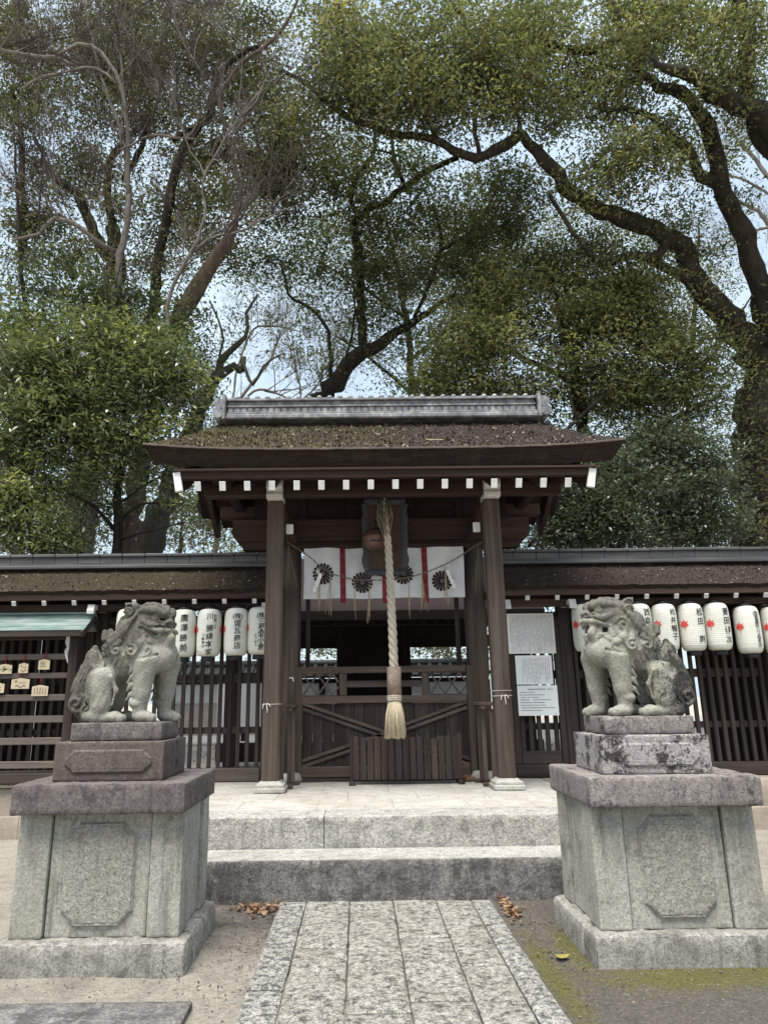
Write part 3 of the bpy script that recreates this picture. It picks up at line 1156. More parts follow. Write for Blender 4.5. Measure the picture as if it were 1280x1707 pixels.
for (ax, az), (bx, bz) in (((dl + 0.11, 1.52), (GX, 1.15)), ((dr - 0.11, 1.52), (GX, 1.15)), ((dl + 0.11, 0.80), (GX, 1.13)), ((dr - 0.11, 0.80), (GX, 1.13))):
    for o_ in (-0.035, 0.035):
        m.bar((ax, YD - 0.012, az + o_), (bx, YD - 0.012, bz + o_), 0.035, 0.042, (0, 0, 1), 0.004, 0)
T.part('cross_brace', m, W_POST, None, door)
for xa, xb in ((-0.735, -0.262), (0.962, 1.435)):
    m = MB()
    w = xb - xa
    for k in range(-1, 3):
        for s in (1, -1):
            xs0 = xa + w * (k / 2.4) + (0 if s > 0 else w / 2.4)
            p0, p1 = (xs0, 1.655), (xs0 + s * w / 2.4, 1.935)
            # clip to the panel
            def cl(p, q):
                x, z = p
                if x < xa:
                    f = (xa - x) / (q[0] - x)
                    return (xa, z + (q[1] - z) * f)
                if x > xb:
                    f = (xb - x) / (q[0] - x)
                    return (xb, z + (q[1] - z) * f)
                return p
            if max(p0[0], p1[0]) <= xa or min(p0[0], p1[0]) >= xb:
                continue
            a, b = cl(p0, p1), cl(p1, p0)
            m.bar((a[0], YD + 0.006 * s, a[1]), (b[0], YD + 0.006 * s, b[1]), 0.014, 0.022, (0, 0, 1), 0.002, 0)
    m.box(((xa + xb) / 2, YD, 1.655), (w, 0.03, 0.014))
    m.box(((xa + xb) / 2, YD, 1.937), (w, 0.03, 0.014))
    T.part('diamond_lattice', m, W_GREY, None, door)
for x, y, w in ((dl + 0.02, 9.86, 0.09), (dr - 0.02, 9.86, 0.09), (dl + 0.16, 9.95, 0.06), (dr - 0.16, 9.95, 0.06)):
    m = MB()
    m.box((x, y, 2.83), (w, 0.06, 1.60))
    T.part('door_jamb', m, W_SLAT)
m = MB()
m.box((GX, 9.80, ZP + 0.03), (2.3, 0.14, 0.06))
T.part('threshold', m, W_SLAT)
for x, y, s in ((RLX + 0.02, 9.655, 1), (RRX + 0.155, 9.69, -1)):
    m = MB()
    m.bar((x, y, 1.885), (x + 0.05 * s, y - 0.02, 1.89), 0.012, 0.014, mi=0)
    m.bar((x + 0.05 * s, y - 0.02, 1.89), (x + 0.06 * s, y - 0.025, 1.84), 0.012, 0.014, mi=0)
    T.part('white_hook', m, M_WHITE)

# low curved rails between pillar and round post
for s, pf, pr, lab in ((-1, PLX, RLX, 'low dark timber side rail on the left of the gate doorway'), (1, PRX, RRX, 'low dark timber side rail on the right of the gate doorway')):
    TR = Thing('side_rail', (pf, 9.2, ZP), lab, 'rail', 'side rails of the gate')
    inn = -s
    pts = [Vector((pf + (pr - pf) * t + inn * (0.05 + 0.10 * math.sin(PI * t)), 8.94 + 0.70 * t, 1.53)) for t in np.linspace(0, 1, 7)]
    m = MB()
    for a, b in zip(pts[:-1], pts[1:]):
        m.bar(a, b + (b - a) * 0.04, 0.12, 0.045, bev=0.008)
    TR.part('top_board', m, W_POST)
    m = MB()
    for t in (0.5,):
        m.box(pts[3] + Vector((0, 0, -0.045)), (0.05, 0.6, 0.04))
    TR.part('under_rail', m, W_POST)
    for k, t in enumerate((0.12, 0.36, 0.62, 0.88)):
        c = pts[0] + (pts[-1] - pts[0]) * t + Vector((inn * 0.10 * math.sin(PI * t), 0, 0))
        m = MB()
        m.bar((c.x, c.y, ZP + 0.05), (c.x, c.y, 1.47), 0.05, 0.03, (0, 1, 0), 0.004)
        TR.part('slat', m, W_POST)
    m = MB()
    for t in (0.2, 0.75):
        c = pts[0] + (pts[-1] - pts[0]) * t
        m.box((c.x + inn * 0.06, c.y, ZP + 0.02), (0.20, 0.10, 0.04))
    TR.part('foot', m, W_POST)

# straw string tied round each front pillar
for px_, lab, z_ in ((PLX, 'thin pale string knotted round the left front pillar of the gate', 1.555), (PRX, 'thin pale string with a looped knot round the right front pillar of the gate', 1.62)):
    m = MB()
    h = 0.106
    ring = [(px_ - h, 8.8 - h, z_), (px_ + h, 8.8 - h, z_ + 0.004), (px_ + h, 8.8 + h, z_), (px_ - h, 8.8 + h, z_), (px_ - h, 8.8 - h, z_)]
    m.tube(ring, 0.0035, 6, 0)
    if px_ > 0:
        m.tube([(x, y, z + 0.06) for x, y, z in ring], 0.003, 6, 0)
    kx = px_ + (0.0 if px_ > 0 else -0.07)
    for dx, dz in ((-0.03, -0.05), (0.025, -0.10), (0.06, -0.03)):
        m.tube([(kx, 8.8 - h - 0.004, z_), (kx + dx * 0.5, 8.8 - h - 0.012, z_ + 0.012), (kx + dx, 8.8 - h - 0.008, z_ + dz * 0.6), (kx + dx * 0.9, 8.8 - h - 0.006, z_ + dz)], 0.005, 6, 0)
    tag(m.build('tied_string', M_STRING, None, (px_, 8.8, z_)), lab, 'string', 'strings tied round the gate pillars')

# ------------------------------------------------------------------ things in the gateway
# curtain
M_RIBBONMARK = simple('faded pink mark', (0.30, 0.14, 0.15), 0.8, 0.2)
T = Thing('door_curtain', (0.37, 9.62, 2.93), 'white cloth curtain with four dark chrysanthemum crests hung across the gate', 'curtain')


def cloth_y(x, z):
    return 9.615 + 0.030 * math.sin(x * 7.0 + z * 2.2) + 0.022 * math.sin(x * 13 - z * 6) + 0.010 * math.sin(z * 9 + x * 3) - 0.01 * (3.6 - z)


def curtain_pt(x, z, off=0.0):
    return (x, cloth_y(x, z) - off, z)


m = MB()
m.grid([[curtain_pt(x, z) for x in np.linspace(-0.725, 1.465, 110)] for z in np.linspace(2.925, 3.625, 36)])
mc = NT('white curtain cloth')
cc = mc.ramp(mc.noise(9, 4, 0.6), [(0.3, (0.52, 0.52, 0.53)), (0.7, (0.62, 0.62, 0.62))])
M_CLOTH = mc.done(cc, 0.9, 0.1)
T.part('cloth', m, M_CLOTH)
for x in (-0.195, 0.375, 0.93):
    m = MB()
    m.grid([[curtain_pt(x + dx + 0.012 * (3.62 - z), z, 0.012 + 0.004 * math.sin(z * 14)) for dx in np.linspace(-0.037, 0.037, 5)] for z in np.linspace(2.86, 3.63, 30)])
    for k in range(5):
        zz = 3.53 - k * 0.145
        for dx, dz in ((-0.012, 0), (0.014, 0.012), (0.0, -0.02)):
            xx_ = x + dx + 0.012 * (3.62 - zz)
            m.grid([[curtain_pt(xx_ + a, zz + dz + b, 0.018) for a in (-0.005, 0.005)] for b in (-0.006, 0.006)], 1)
    T.part('ribbon', m, [M_REDCLOTH, M_RIBBONMARK])
for (px_, py_) in ((538.5, 957), (604, 970.5), (672, 957), (737.5, 967.5)):
    c = at(px_, py_, 9.6)
    m = MB()
    R = 0.145
    for k in range(16):
        a = 2 * PI * (k + 0.5) / 16
        poly = []
        w1, w0 = 0.0205, 0.0055
        pr_ = [(0.022, -w0), (R - 0.018, -w1)] + [(R - 0.018 + 0.018 * math.sin(b), -w1 * math.cos(b)) for b in np.linspace(0.3, PI - 0.3, 6)] + [(R - 0.018, w1), (0.022, w0)]
        for (r, t) in pr_:
            poly.append(curtain_pt(c[0] + r * math.cos(a) - t * math.sin(a), c[2] + r * math.sin(a) + t * math.cos(a), 0.006))
        m.add(poly, [list(range(len(poly)))[::-1]], 0)
    cp = [curtain_pt(c[0] + 0.016 * math.cos(b), c[2] + 0.016 * math.sin(b), 0.006) for b in np.linspace(0, 2 * PI, 12, endpoint=False)]
    m.add(cp, [list(range(12))], 0)
    T.part('crest', m, M_CREST)

# straw rope with tufts and paper streamers
T = Thing('straw_rope', (0.37, 9.5, 3.3), 'sagging thin straw rope with hanging straw tufts and paper streamers in front of the curtain', 'straw rope')
keys = [(478, 902), (492, 912), (512, 925), (545, 952), (580, 964), (620, 967), (655, 966), (690, 960), (730, 946), (770, 925), (795, 908), (812, 900)]
pts = [at(x, y, 9.5) for x, y in keys]
m = MB()


def resample(P, R, step):
    P = np.array(P, float)
    R = np.array(R, float)
    d = np.r_[0, np.cumsum(np.linalg.norm(np.diff(P, axis=0), axis=1))]
    n = max(2, int(d[-1] / step))
    # Catmull-Rom on arc length
    q = np.linspace(0, d[-1], n + 1)
    T_ = np.gradient(P, d, axis=0) if len(P) > 2 else np.array([(P[-1] - P[0]) / d[-1]] * 2)
    i = np.clip(np.searchsorted(d, q, 'right') - 1, 0, len(d) - 2)
    h = (d[i + 1] - d[i])[:, None]
    t = ((q - d[i]) / (d[i + 1] - d[i]))[:, None]
    out = (2 * t ** 3 - 3 * t ** 2 + 1) * P[i] + (t ** 3 - 2 * t ** 2 + t) * h * T_[i] + (-2 * t ** 3 + 3 * t ** 2) * P[i + 1] + (t ** 3 - t ** 2) * h * T_[i + 1]
    return out, np.interp(q, d, R)


P, R = resample(pts, [0.011] * len(pts), 0.03)
for ph in (0, PI):
    q = [p + 0.008 * np.array([0, math.cos(i * 1.1 + ph), math.sin(i * 1.1 + ph)]) for i, p in enumerate(P)]
    m.tube(q, 0.0045, 6, 0)
T.part('rope', m, M_STRAWDARK)


def straw_tuft(c, length, n, spread, lean=0.0):
    mb = MB()
    for _ in range(n):
        dx = random.uniform(-1, 1) * spread
        dy = random.uniform(-1, 1) * spread * 0.5
        L = length * random.uniform(0.7, 1.0)
        mb.tube([(c[0], c[1], c[2]), (c[0] + dx * 0.3 + lean * .3, c[1] - 0.01 + dy * 0.4, c[2] - L * 0.4), (c[0] + dx + lean, c[1] - 0.01 + dy, c[2] - L)], [0.004, 0.0035, 0.002], 4, 0)
    return mb


for (x, y, L, n, sp, le) in ((533, 945, 0.62, 5, 0.03, -0.02), (551, 954, 0.60, 6, 0.05, -0.03), (591, 966, 0.55, 5, 0.02, -0.005), (616, 968, 0.58, 6, 0.035, -0.02), (681, 962, 0.56, 5, 0.02, 0.0),
                             (703, 957, 0.54, 6, 0.05, 0.02), (741, 942, 0.58, 5, 0.03, 0.01)):
    T.part('straw_tuft', straw_tuft(at(x, y, 9.5), L, n, sp, le), M_STRAW)
for (x, y, L) in ((481, 903, 0.68), (796, 908, 0.70)):
    T.part('straw_tuft', straw_tuft(at(x, y, 9.5), L, 12, 0.09, 0.05 if x < 600 else -0.03), M_STRAWDARK)
for (x, y, s) in ((531, 955, -1), (743, 950, 1)):
    c = at(x, y, 9.47)
    m = MB()
    z = c[2]
    xx_ = c[0]
    for k in range(4):
        w = 0.05
        m.add([(xx_, c[1], z), (xx_ + w, c[1] - 0.01, z - 0.012), (xx_ + w + s * 0.012, c[1] - 0.012, z - 0.085), (xx_ + s * 0.012, c[1], z - 0.075)], [(0, 1, 2, 3)], 0)
        xx_ += s * 0.022
        z -= 0.058
    T.part('paper_streamer', m, M_WHITE)

# name plaque under the eaves, leaning forward
T = Thing('name_plaque', (0.39, 9.56, 3.25), 'tall dark framed plaque with scrolled edges hung above the curtain behind the bell', 'plaque')


def plq(x, z, off=0.0):
    return (0.39 + x, 9.56 - 0.16 * (z - 3.25) - off, z)


m = MB()
c4 = [plq(-0.215, 3.31, 0.02), plq(0.215, 3.31, 0.02), plq(0.215, 4.18, 0.02), plq(-0.215, 4.18, 0.02)]
b4 = [(x, y + 0.05, z) for x, y, z in c4]
m.add(c4 + b4, [(0, 1, 2, 3), (7, 6, 5, 4), (0, 4, 5, 1), (1, 5, 6, 2), (2, 6, 7, 3), (3, 7, 4, 0)], 0)
T.part('board', m, simple('plaque board', (0.05, 0.03, 0.024), 0.7, 0.4, 9))
m = MB()


def scroll_strip(p0, p1, side, n, amp):
    """Scalloped carved strip: outer edge waves, inner edge straight."""
    outer, inner = [], []
    for i in range(n + 1):
        t = i / n
        x = p0[0] + (p1[0] - p0[0]) * t
        z = p0[1] + (p1[1] - p0[1]) * t
        w = 0.085 + amp * 0.35 * abs(math.sin(t * PI * 3.5)) - 0.006 * math.sin(t * PI * 9 + 1)
        outer.append((x + side[0] * w, z + side[1] * w))
        inner.append((x, z))
    return outer, inner


for p0, p1, sd in (((-0.215, 3.31), (-0.215, 4.18), (-1, 0)), ((0.215, 3.31), (0.215, 4.18), (1, 0)), ((-0.28, 3.31), (0.28, 3.31), (0, -1)), ((-0.28, 4.18), (0.28, 4.18), (0, 1))):
    o_, i_ = scroll_strip(p0, p1, sd, 28, 0.045 if sd[0] else 0.02)
    r = [[plq(x, z, 0.05) for x, z in o_], [plq(x, z, 0.065) for x, z in [((a[0] + b[0]) / 2, (a[1] + b[1]) / 2) for a, b in zip(o_, i_)]], [plq(x, z, 0.022) for x, z in i_]]
    rb_ = [[plq(x, z, 0.02) for x, z in o_]]
    m.grid(rb_ + r, 0)
T.part('carved_frame', m, M_VERD)

# bell
T = Thing('shrine_bell', (0.25, 9.2, 3.5), 'round brown bronze shrine bell hanging under the gate eaves', 'bell')
m = MB()
prof = [(0.0, -0.152), (0.05, -0.150), (0.10, -0.132), (0.145, -0.09), (0.166, -0.03), (0.168, 0.0), (0.174, 0.008), (0.174, 0.022), (0.168, 0.03), (0.160, 0.06), (0.13, 0.105), (0.08, 0.135), (0.03, 0.148), (0.0, 0.15)]
m.lathe([(max(r, 0.001), z) for r, z in prof], (0.25, 9.2, 3.66), 32)
T.part('bowl', m, M_BRONZE)
m = MB()
m.tube([(0.25, 9.2, 3.80), (0.25, 9.2, 3.86), (0.27, 9.2, 3.89), (0.25, 9.2, 3.92), (0.23, 9.2, 3.89), (0.25, 9.2, 3.86)], 0.012, 8, 0)
m.tube([(0.25, 9.2, 3.9), (0.30, 9.05, 4.13)], 0.012, 8, 0)
T.part('hanger', m, M_BLACK)
m = MB()
m.box((0.25, 9.045, 3.60), (0.13, 0.05, 0.012), mi=0)
T.part('slot', m, M_BLACK)

# bell rope
T = Thing('bell_rope', (0.44, 9.0, 1.14), 'thick twisted hemp bell rope ending in a wooden handle and a straw tassel', 'rope')
keys = [((0.375, 9.0, 4.10), 0.042), ((0.385, 9.0, 3.9), 0.043), ((0.405, 9.0, 3.6), 0.046), ((0.425, 9.0, 3.0), 0.050), ((0.44, 9.0, 2.4), 0.054), ((0.447, 9.0, 1.95), 0.056)]
P, R = resample([k[0] for k in keys], [k[1] for k in keys], 0.018)
m = MB()
for s in range(3):
    q = []
    for i, (p, r) in enumerate(zip(P, R)):
        a = i * 0.018 * 2 * PI / 0.30 + s * 2 * PI / 3
        q.append(p + 0.52 * r * np.array([math.cos(a), math.sin(a), 0]))
    m.tube(q, [r * 0.56 for r in R], 9, 0)
T.part('rope', m, M_ROPE)
m = MB()
for k in range(60):
    a = random.uniform(0, 2 * PI)
    L = random.uniform(0.18, 0.42)
    r0, r1 = random.uniform(0.01, 0.05), random.uniform(0.03, 0.085)
    cx_ = 0.37 + random.uniform(-0.05, 0.04)
    z0 = 4.06 + random.uniform(-0.05, 0.03)
    m.tube([(cx_, 9.0, z0 - 0.03), (cx_ + r1 * math.cos(a) * 0.8, 9.0 + r1 * math.sin(a), z0 + 0.02), (cx_ + r1 * math.cos(a), 9.0 + r1 * math.sin(a), z0 - L * 0.4), (0.39 + 0.045 * math.cos(a), 9.0 + 0.045 * math.sin(a), z0 - L)], [0.009, 0.009, 0.008, 0.005], 5, 0)
for k in range(4):
    a = 0.6 + k * 0.5
    m.tube([(0.31 + 0.02 * k, 8.95, 4.0 - 0.02 * k), (0.27 + 0.02 * k, 8.92, 3.96 - 0.03 * k), (0.29 + 0.02 * k, 8.91, 3.90 - 0.02 * k), (0.32 + 0.01 * k, 8.94, 3.94 - 0.02 * k)], 0.009, 5, 0)
T.part('rope_knot', m, M_STRAWDARK)
m = MB()
m.tube([(0.375, 9.0, 4.06), (0.375, 8.98, 4.16), (0.36, 8.93, 4.2)], 0.018, 8, 0)
T.part('hanging_loop', m, M_STRAWDARK)
m = MB()
m.cyl((0.447, 9.0, 1.645), (0.447, 9.0, 1.985), 0.088, 0.088, 8, 0)
T.part('handle', m, M_SLEEVE)
m = MB()
for z, r in ((1.635, 0.078), (1.612, 0.082), (1.59, 0.08)):
    ring = [(0.444 + r * math.cos(a), 9.0 + r * math.sin(a), z + 0.004 * math.sin(3 * a)) for a in np.linspace(0, 2 * PI, 21)]
    m.tube(ring, 0.013, 6, 0)
T.part('binding', m, M_ROPE)
m = MB()
for k in range(520):
    a = random.uniform(0, 2 * PI)
    rr = math.sqrt(random.random())
    r0, r1 = 0.070 * rr, 0.125 * rr + random.uniform(-0.01, 0.015)
    zb = 1.145 + random.uniform(-0.015, 0.05) + 0.02 * (1 - rr)
    aa = a + random.uniform(-0.15, 0.15)
    m.tube([(0.444 + r0 * math.cos(a), 9.0 + r0 * math.sin(a), 1.60), (0.444 + (r0 + (r1 - r0) * 0.65) * math.cos(a), 9.0 + (r0 + (r1 - r0) * 0.65) * math.sin(a), 1.42), (0.444 + r1 * math.cos(aa), 9.0 + r1 * math.sin(aa), zb)], [0.0055, 0.005, 0.0035], 4, 0)
T.part('tassel', m, simple('combed straw', (0.56, 0.47, 0.33), 0.85, 0.35, 70))

# low picket screen before the doors
T = Thing('picket_screen', (0.59, 9.4, ZP), 'low dark brown picket screen standing before the gate doors under the bell rope', 'picket screen')
xs_ = np.linspace(-0.035, 1.215, 15)
for i, x in enumerate(xs_):
    m = MB()
    h = 1.135 + random.uniform(-0.02, 0.022)
    w = 0.078 - 0.004 * random.random()
    lean = random.uniform(-0.006, 0.006)
    m.bar((x, 9.375, ZP + 0.055), (x + lean, 9.375, h), w, 0.022, (0, 1, 0), 0.004, 2)
    T.part('picket', m, W_SLAT)
m = MB()
for z in (0.70, 1.06):
    m.box((0.59, 9.41, z), (1.33, 0.04, 0.07))
T.part('rail', m, W_SLAT)
for x in (-0.085, 1.265):
    m = MB()
    m.box((x, 9.40, 0.87), (0.055, 0.055, 0.59))
    m.box((x, 9.40, ZP + 0.022), (0.075, 0.26, 0.045))
    T.part('post', m, W_SLAT)

# ------------------------------------------------------------------ roofed lattice fences
YF = 9.95


def fence(x0, x1, label, posts, rafter0, door=None, backs=()):
    xc, hw = (x0 + x1) / 2, (x1 - x0) / 2
    T = Thing('roofed_fence', (xc, YF, ZP), label, 'fence', 'roofed fences beside the gate')
    mb = thatch(xc, 10.0, 3.43, 9.35, 3.035, hw, hw, 0.085, 0.0, 0.012, 140, 12, 0.007, 0.05)
    rf = T.part('roof', mb, [M_THATCH3 if x0 < 0 else M_THATCH2, M_LAYER])

    def pt():
        t = random.random()
        x = random.uniform(max(x0, -5.4), min(x1, 6.3))
        return (x, 10.0 - 0.65 * t, 3.43 - 0.395 * t + 0.002), (0, -0.5, 0.85)
    m = MB()
    scatter_chips(m, pt, 2600, 0.026)
    T.part('bark_flakes', m, M_FLAKE, None, rf)['kind'] = 'stuff'
    m = MB()
    scatter_chips(m, pt, 160 if x0 < 0 else 80, 0.024)
    T.part('moss_tufts', m, M_TUFT, None, rf)['kind'] = 'stuff'
    m = MB()
    scatter_chips(m, pt, 130, 0.028)
    T.part('leaf_litter', m, M_LEAFBIT, None, rf)['kind'] = 'stuff'
    m = MB()
    n = int((x1 - x0) / 0.312)
    st = (x1 - x0) / n
    for i in range(n):
        a = x0 + i * st
        jz = random.uniform(-0.003, 0.003)
        m.box((a + st / 2, 10.0, 3.615 + jz), (st - 0.004, 0.25, 0.045), 0.012)
        m.box((a + st / 2, 10.0, 3.545 + jz), (st - 0.002, 0.19, 0.095), 0.006)
    m.box((xc, 10.0, 3.485), (x1 - x0, 0.23, 0.022), 0.006)
    m.box((xc, 10.0, 3.45), (x1 - x0, 0.26, 0.05), 0.01)
    T.part('ridge', m, M_RIDGE)
    m = MB()
    m.box((xc, 9.405, 2.945), (x1 - x0, 0.05, 0.065), 0.004)
    m.box((xc, 9.43, 2.985), (x1 - x0, 0.10, 0.018), 0.003)
    T.part('fascia', m, W_BEAM)
    m = MB()
    m.box((xc, 9.60, 2.835), (x1 - x0, 0.10, 0.10), 0.006)
    T.part('eave_beam', m, W_BEAM)
    m = MB()
    m.bar((xc, 9.42, 2.962), (xc, 9.95, 3.27), x1 - x0, 0.016, (0, 0, 1), 0.002, 0)
    m.box((xc, YF, 2.98), (x1 - x0, 0.10, 0.30))
    T.part('eave_board', m, W_DEEP)
    x = rafter0
    while x < x1 - 0.05:
        if x > x0 + 0.03:
            m = MB()
            m.bar((x, 9.385, 2.880), (x, 9.95, 3.200), 0.05, 0.058, (0, 0, 1), 0.003)
            r = T.part('rafter', m, W_BEAM)
            m = MB()
            m.bar((x, 9.372, 2.873), (x, 9.386, 2.8805), 0.056, 0.064, (0, 0, 1), 0.003)
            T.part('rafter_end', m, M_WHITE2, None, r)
        x += 0.396
    for xp in posts:
        m = MB()
        m.box((xp, YF, 1.75), (0.16, 0.16, 2.25), 0.012)
        T.part('post', m, W_SLAT)
        m = MB()
        prof = [(9.9, 2.80), (9.52, 2.80), (9.47, 2.785), (9.44, 2.74), (9.40, 2.735), (9.395, 2.775), (9.42, 2.82), (9.43, 2.86), (9.9, 2.86)]
        m.prism(prof, 0, xp - 0.045, xp + 0.045)
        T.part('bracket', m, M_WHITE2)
    segs = []
    e = sorted(posts)
    cur = x0
    for xp in e:
        if xp - 0.08 > cur:
            segs.append((cur, xp - 0.08))
        cur = xp + 0.08
    segs.append((cur, x1))
    m = MB()
    for a, b in segs:
        mr, ms = MB(), MB()
        ms.box(((a + b) / 2, YF - 0.01, 0.662), (b - a - 0.004, 0.15, 0.165), 0.01)
        for z, h in ((1.22, 0.085), (1.90, 0.115)):
            mr.box(((a + b) / 2, YF + 0.045, z), (b - a - 0.004, 0.035, h))
        mr.box(((a + b) / 2, YF + 0.02, 2.70), (b - a - 0.004, 0.09, 0.10))
        isdoor = door is not None and a < door < b
        if isdoor:
            for x in (a + 0.045, b - 0.045):
                mr.box((x, YF - 0.03, 1.72), (0.085, 0.07, 1.93))
            mr.box(((a + b) / 2, YF - 0.03, 0.83), (b - a - 0.19, 0.06, 0.16))
            mr.box(((a + b) / 2, YF - 0.03, 2.63), (b - a - 0.19, 0.06, 0.14))
            k = int((b - a - 0.18) / 0.105)
            xs_ = np.linspace(a + 0.13, b - 0.13, k)
        else:
            k = max(2, int((b - a) / 0.119))
            xs_ = np.linspace(a + 0.06, b - 0.06, k)
        for x in xs_:
            m.box((x + random.uniform(-.004, .004), YF, 1.72), (0.058 if isdoor else 0.052, 0.038, 1.96), 0.004)
        T.part('door_frame' if isdoor else 'lattice_rail', mr, W_SLAT)
        T.part('sill', ms, W_GREY if x0 < 0 else W_SLAT)
    T.part('lattice', m, W_SLAT)
    for a, b in backs:  # dark boards added behind the slats so the gaps look dark
        m = MB()
        x = a
        while x < b - 0.02:
            w = min(random.uniform(0.16, 0.24), b - x)
            m.box((x + w / 2, 10.42 + random.uniform(-.01, .01), 1.75), (w - 0.006, 0.025, 2.3), 0.003, mi=2)
            x += w
        T.part('added_dark_backing', m, W_DEEP)
    return T


fence(-9.0, -1.10, 'long roofed lattice fence with a mossy bark roof running left from the gate', [-8.9, -6.22, -3.52, -1.22], -8.90 + 0.02, None, [(-9.0, -3.5)])
fence(1.90, 10.0, 'long roofed lattice fence with a plain brown bark roof running right from the gate', [1.99, 2.86, 5.66, 8.46], 2.255, 2.4, [(2.95, 4.50), (4.86, 10.0)])

# ------------------------------------------------------------------ lanterns
M_SHADE = NT('white lantern paper')
_f = M_SHADE.noise(3.5, 4, 0.6)
_c = M_SHADE.ramp(_f, [(0.3, (0.50, 0.50, 0.43)), (0.7, (0.61, 0.61, 0.55))])
_z = M_SHADE.sep(M_SHADE.pos)
_w = M_SHADE.n('ShaderNodeTexWave')
_w.wave_type = 'BANDS'
_w.bands_direction = 'Z'
_w.inputs['Scale'].default_value = 13.0
M_SHADE.l(M_SHADE.pos, _w.inputs['Vector'])
M_SHADE.bump(_w.outputs['Fac'], 0.10, 0.003)
M_SHADE = M_SHADE.done(_c, 0.55, 0.35)
LPROF = [(0.085, 0.0), (0.118, 0.008), (0.140, 0.03), (0.154, 0.07), (0.160, 0.13), (0.162, 0.22), (0.162, 0.40), (0.160, 0.49), (0.154, 0.55), (0.140, 0.59), (0.118, 0.612), (0.085, 0.62)]
_pz = np.array([p[1] for p in LPROF])
_pr = np.array([p[0] for p in LPROF])


def lantern(px_, py_top, label, cols, rot=8.0, y=9.5, crests=True, tilt=0.0, scale=1.0, dz=0.0):
    c = at(px_, py_top, y)
    x, zt = c[0], c[2] + dz
    zb = zt - 0.62
    T = Thing('paper_lantern', (x, y, zb), label, 'lantern', 'white paper lanterns hung under the fence eaves')
    zs = np.linspace(0, 0.62, 105)
    m = MB()
    m.lathe([(np.interp(z, _pz, _pr) - 0.0022 * abs(math.sin(z / 0.62 * PI * 26)), zb + z) for z in zs], (x, y, 0), 36)
    T.part('shade', m, M_SHADE)
    m = MB()
    m.lathe([(0.088, -0.058), (0.09, -0.05), (0.09, -0.004), (0.082, 0.004)], (x, y, zb), 22)
    T.part('bottom_cap', m, M_BLACK)
    m = MB()
    m.lathe([(0.082, -0.004), (0.088, 0.004), (0.088, 0.022), (0.082, 0.03)], (x, y, zt), 22)
    m.cyl((x, y, zt + 0.02), (x, y, 2.905), 0.009, None, 8, 0)
    T.part('top_cap', m, M_BLACK)

    def fn_at(a0):
        def fn(u, z):
            r = np.interp(z, _pz, _pr) + 0.0035
            a = math.radians(rot) + a0 + u / 0.16
            return (x + r * math.sin(a), y - r * math.cos(a), zb + z)
        return fn
    if cols:
        m = MB()
        for (txt, u, ztop, step, size) in cols:
            z = ztop
            for ch in txt:
                if ch == '株':
                    put_text(m, '(株)', fn_at(0), size * 0.85, u, z, 0.012)
                elif ch == '|':
                    z += step * 0.45
                elif ch != ' ':
                    put_text(m, ch, fn_at(0), size * random.uniform(0.93, 1.06), u + random.uniform(-.003, .003), z, 0.009, slant=0.10)
                z -= step
        if m.v:
            T.part('lettering', m, M_INK)
    if crests:
        for sgn in (-1, 1):
            m = MB()
            fn = fn_at(sgn * math.radians(78))
            # maple-leaf mark: seven painted lobes and a stalk
            for k in range(7):
                a = math.radians(90 + (k - 3) * 40)
                L = (0.082, 0.075, 0.062, 0.045)[abs(k - 3)]
                tip = (L * math.cos(a), L * math.sin(a))
                w = 0.017
                q = [(0, 0), (tip[0] * 0.5 - w * math.sin(a), tip[1] * 0.5 + w * math.cos(a)), tip, (tip[0] * 0.5 + w * math.sin(a), tip[1] * 0.5 - w * math.cos(a))]
                m.add([fn(p[0], 0.33 + p[1]) for p in q], [(0, 1, 2, 3)])
            m.add([fn(u_, 0.33 + v_) for u_, v_ in ((-0.004, 0), (0.004, 0), (0.012, -0.07), (0.004, -0.07))], [(0, 1, 2, 3)])
            T.part('red_crest', m, M_RED)
    return T


S4 = 0.105
lantern(217, 1016, 'white lantern mostly hidden behind the head of the left stone lion', None, crests=False)
lantern(308.5, 1017, 'white lantern with four brush characters just right of the left lion statue', [('廣澤勝美', 0.01, 0.50, 0.128, S4)], 10)
lantern(350.5, 1016, 'white lantern whose large writing has a small column on either side', [('川|勝總本家', 0.005, 0.515, 0.101, 0.098), ('京都二条', 0.075, 0.515, 0.048, 0.046), ('川勝康行', -0.072, 0.27, 0.048, 0.042)], 11)
lantern(395.5, 1014.5, 'white lantern with five large characters below a bracketed mark, second from the pillar', [('株堤瓦商店', 0.012, 0.505, 0.095, 0.098)], 10)
lantern(434, 1013, 'white lantern partly hidden by the left front gate pillar', [('株三昇堂小倉', 0.02, 0.505, 0.081, 0.092), ('かつなり', -0.05, 0.245, 0.042, 0.04)], 8)
lantern(971, 1008, 'white lantern half behind the face of the open mouthed lion, beside the notices', [('井上 晃', 0.005, 0.50, 0.115, S4)], 16)
lantern(1061.5, 1007.5, 'white lantern partly behind the neck and back of the open mouthed lion', [('西島', 0.005, 0.50, 0.115, S4)], 20)
lantern(1103, 1007.5, 'white lantern with four characters whose foot is hidden by the tip of the stone tail', [('松井暢子', 0.0, 0.505, 0.108, 0.098)], 22)
lantern(1147, 1007, 'white lantern with three widely spaced characters above the right lattice', [('松田|', 0.0, 0.50, 0.125, S4), ('剛', 0.0, 0.145, 0.1, S4)], 22)
lantern(1189.5, 1006, 'white lantern with four evenly spaced characters, right of the one with three', [('菱田健次', 0.0, 0.50, 0.122, S4)], 22)
lantern(1240, 1011, 'white lantern hung a little lower, with a long column of cramped characters', [('株聖護院八ツ橋本店', 0.005, 0.52, 0.052, 0.062)], 16, dz=0.0)
lantern(1286, 1012, 'white lantern cut off by the right edge of the photo', None, 14)
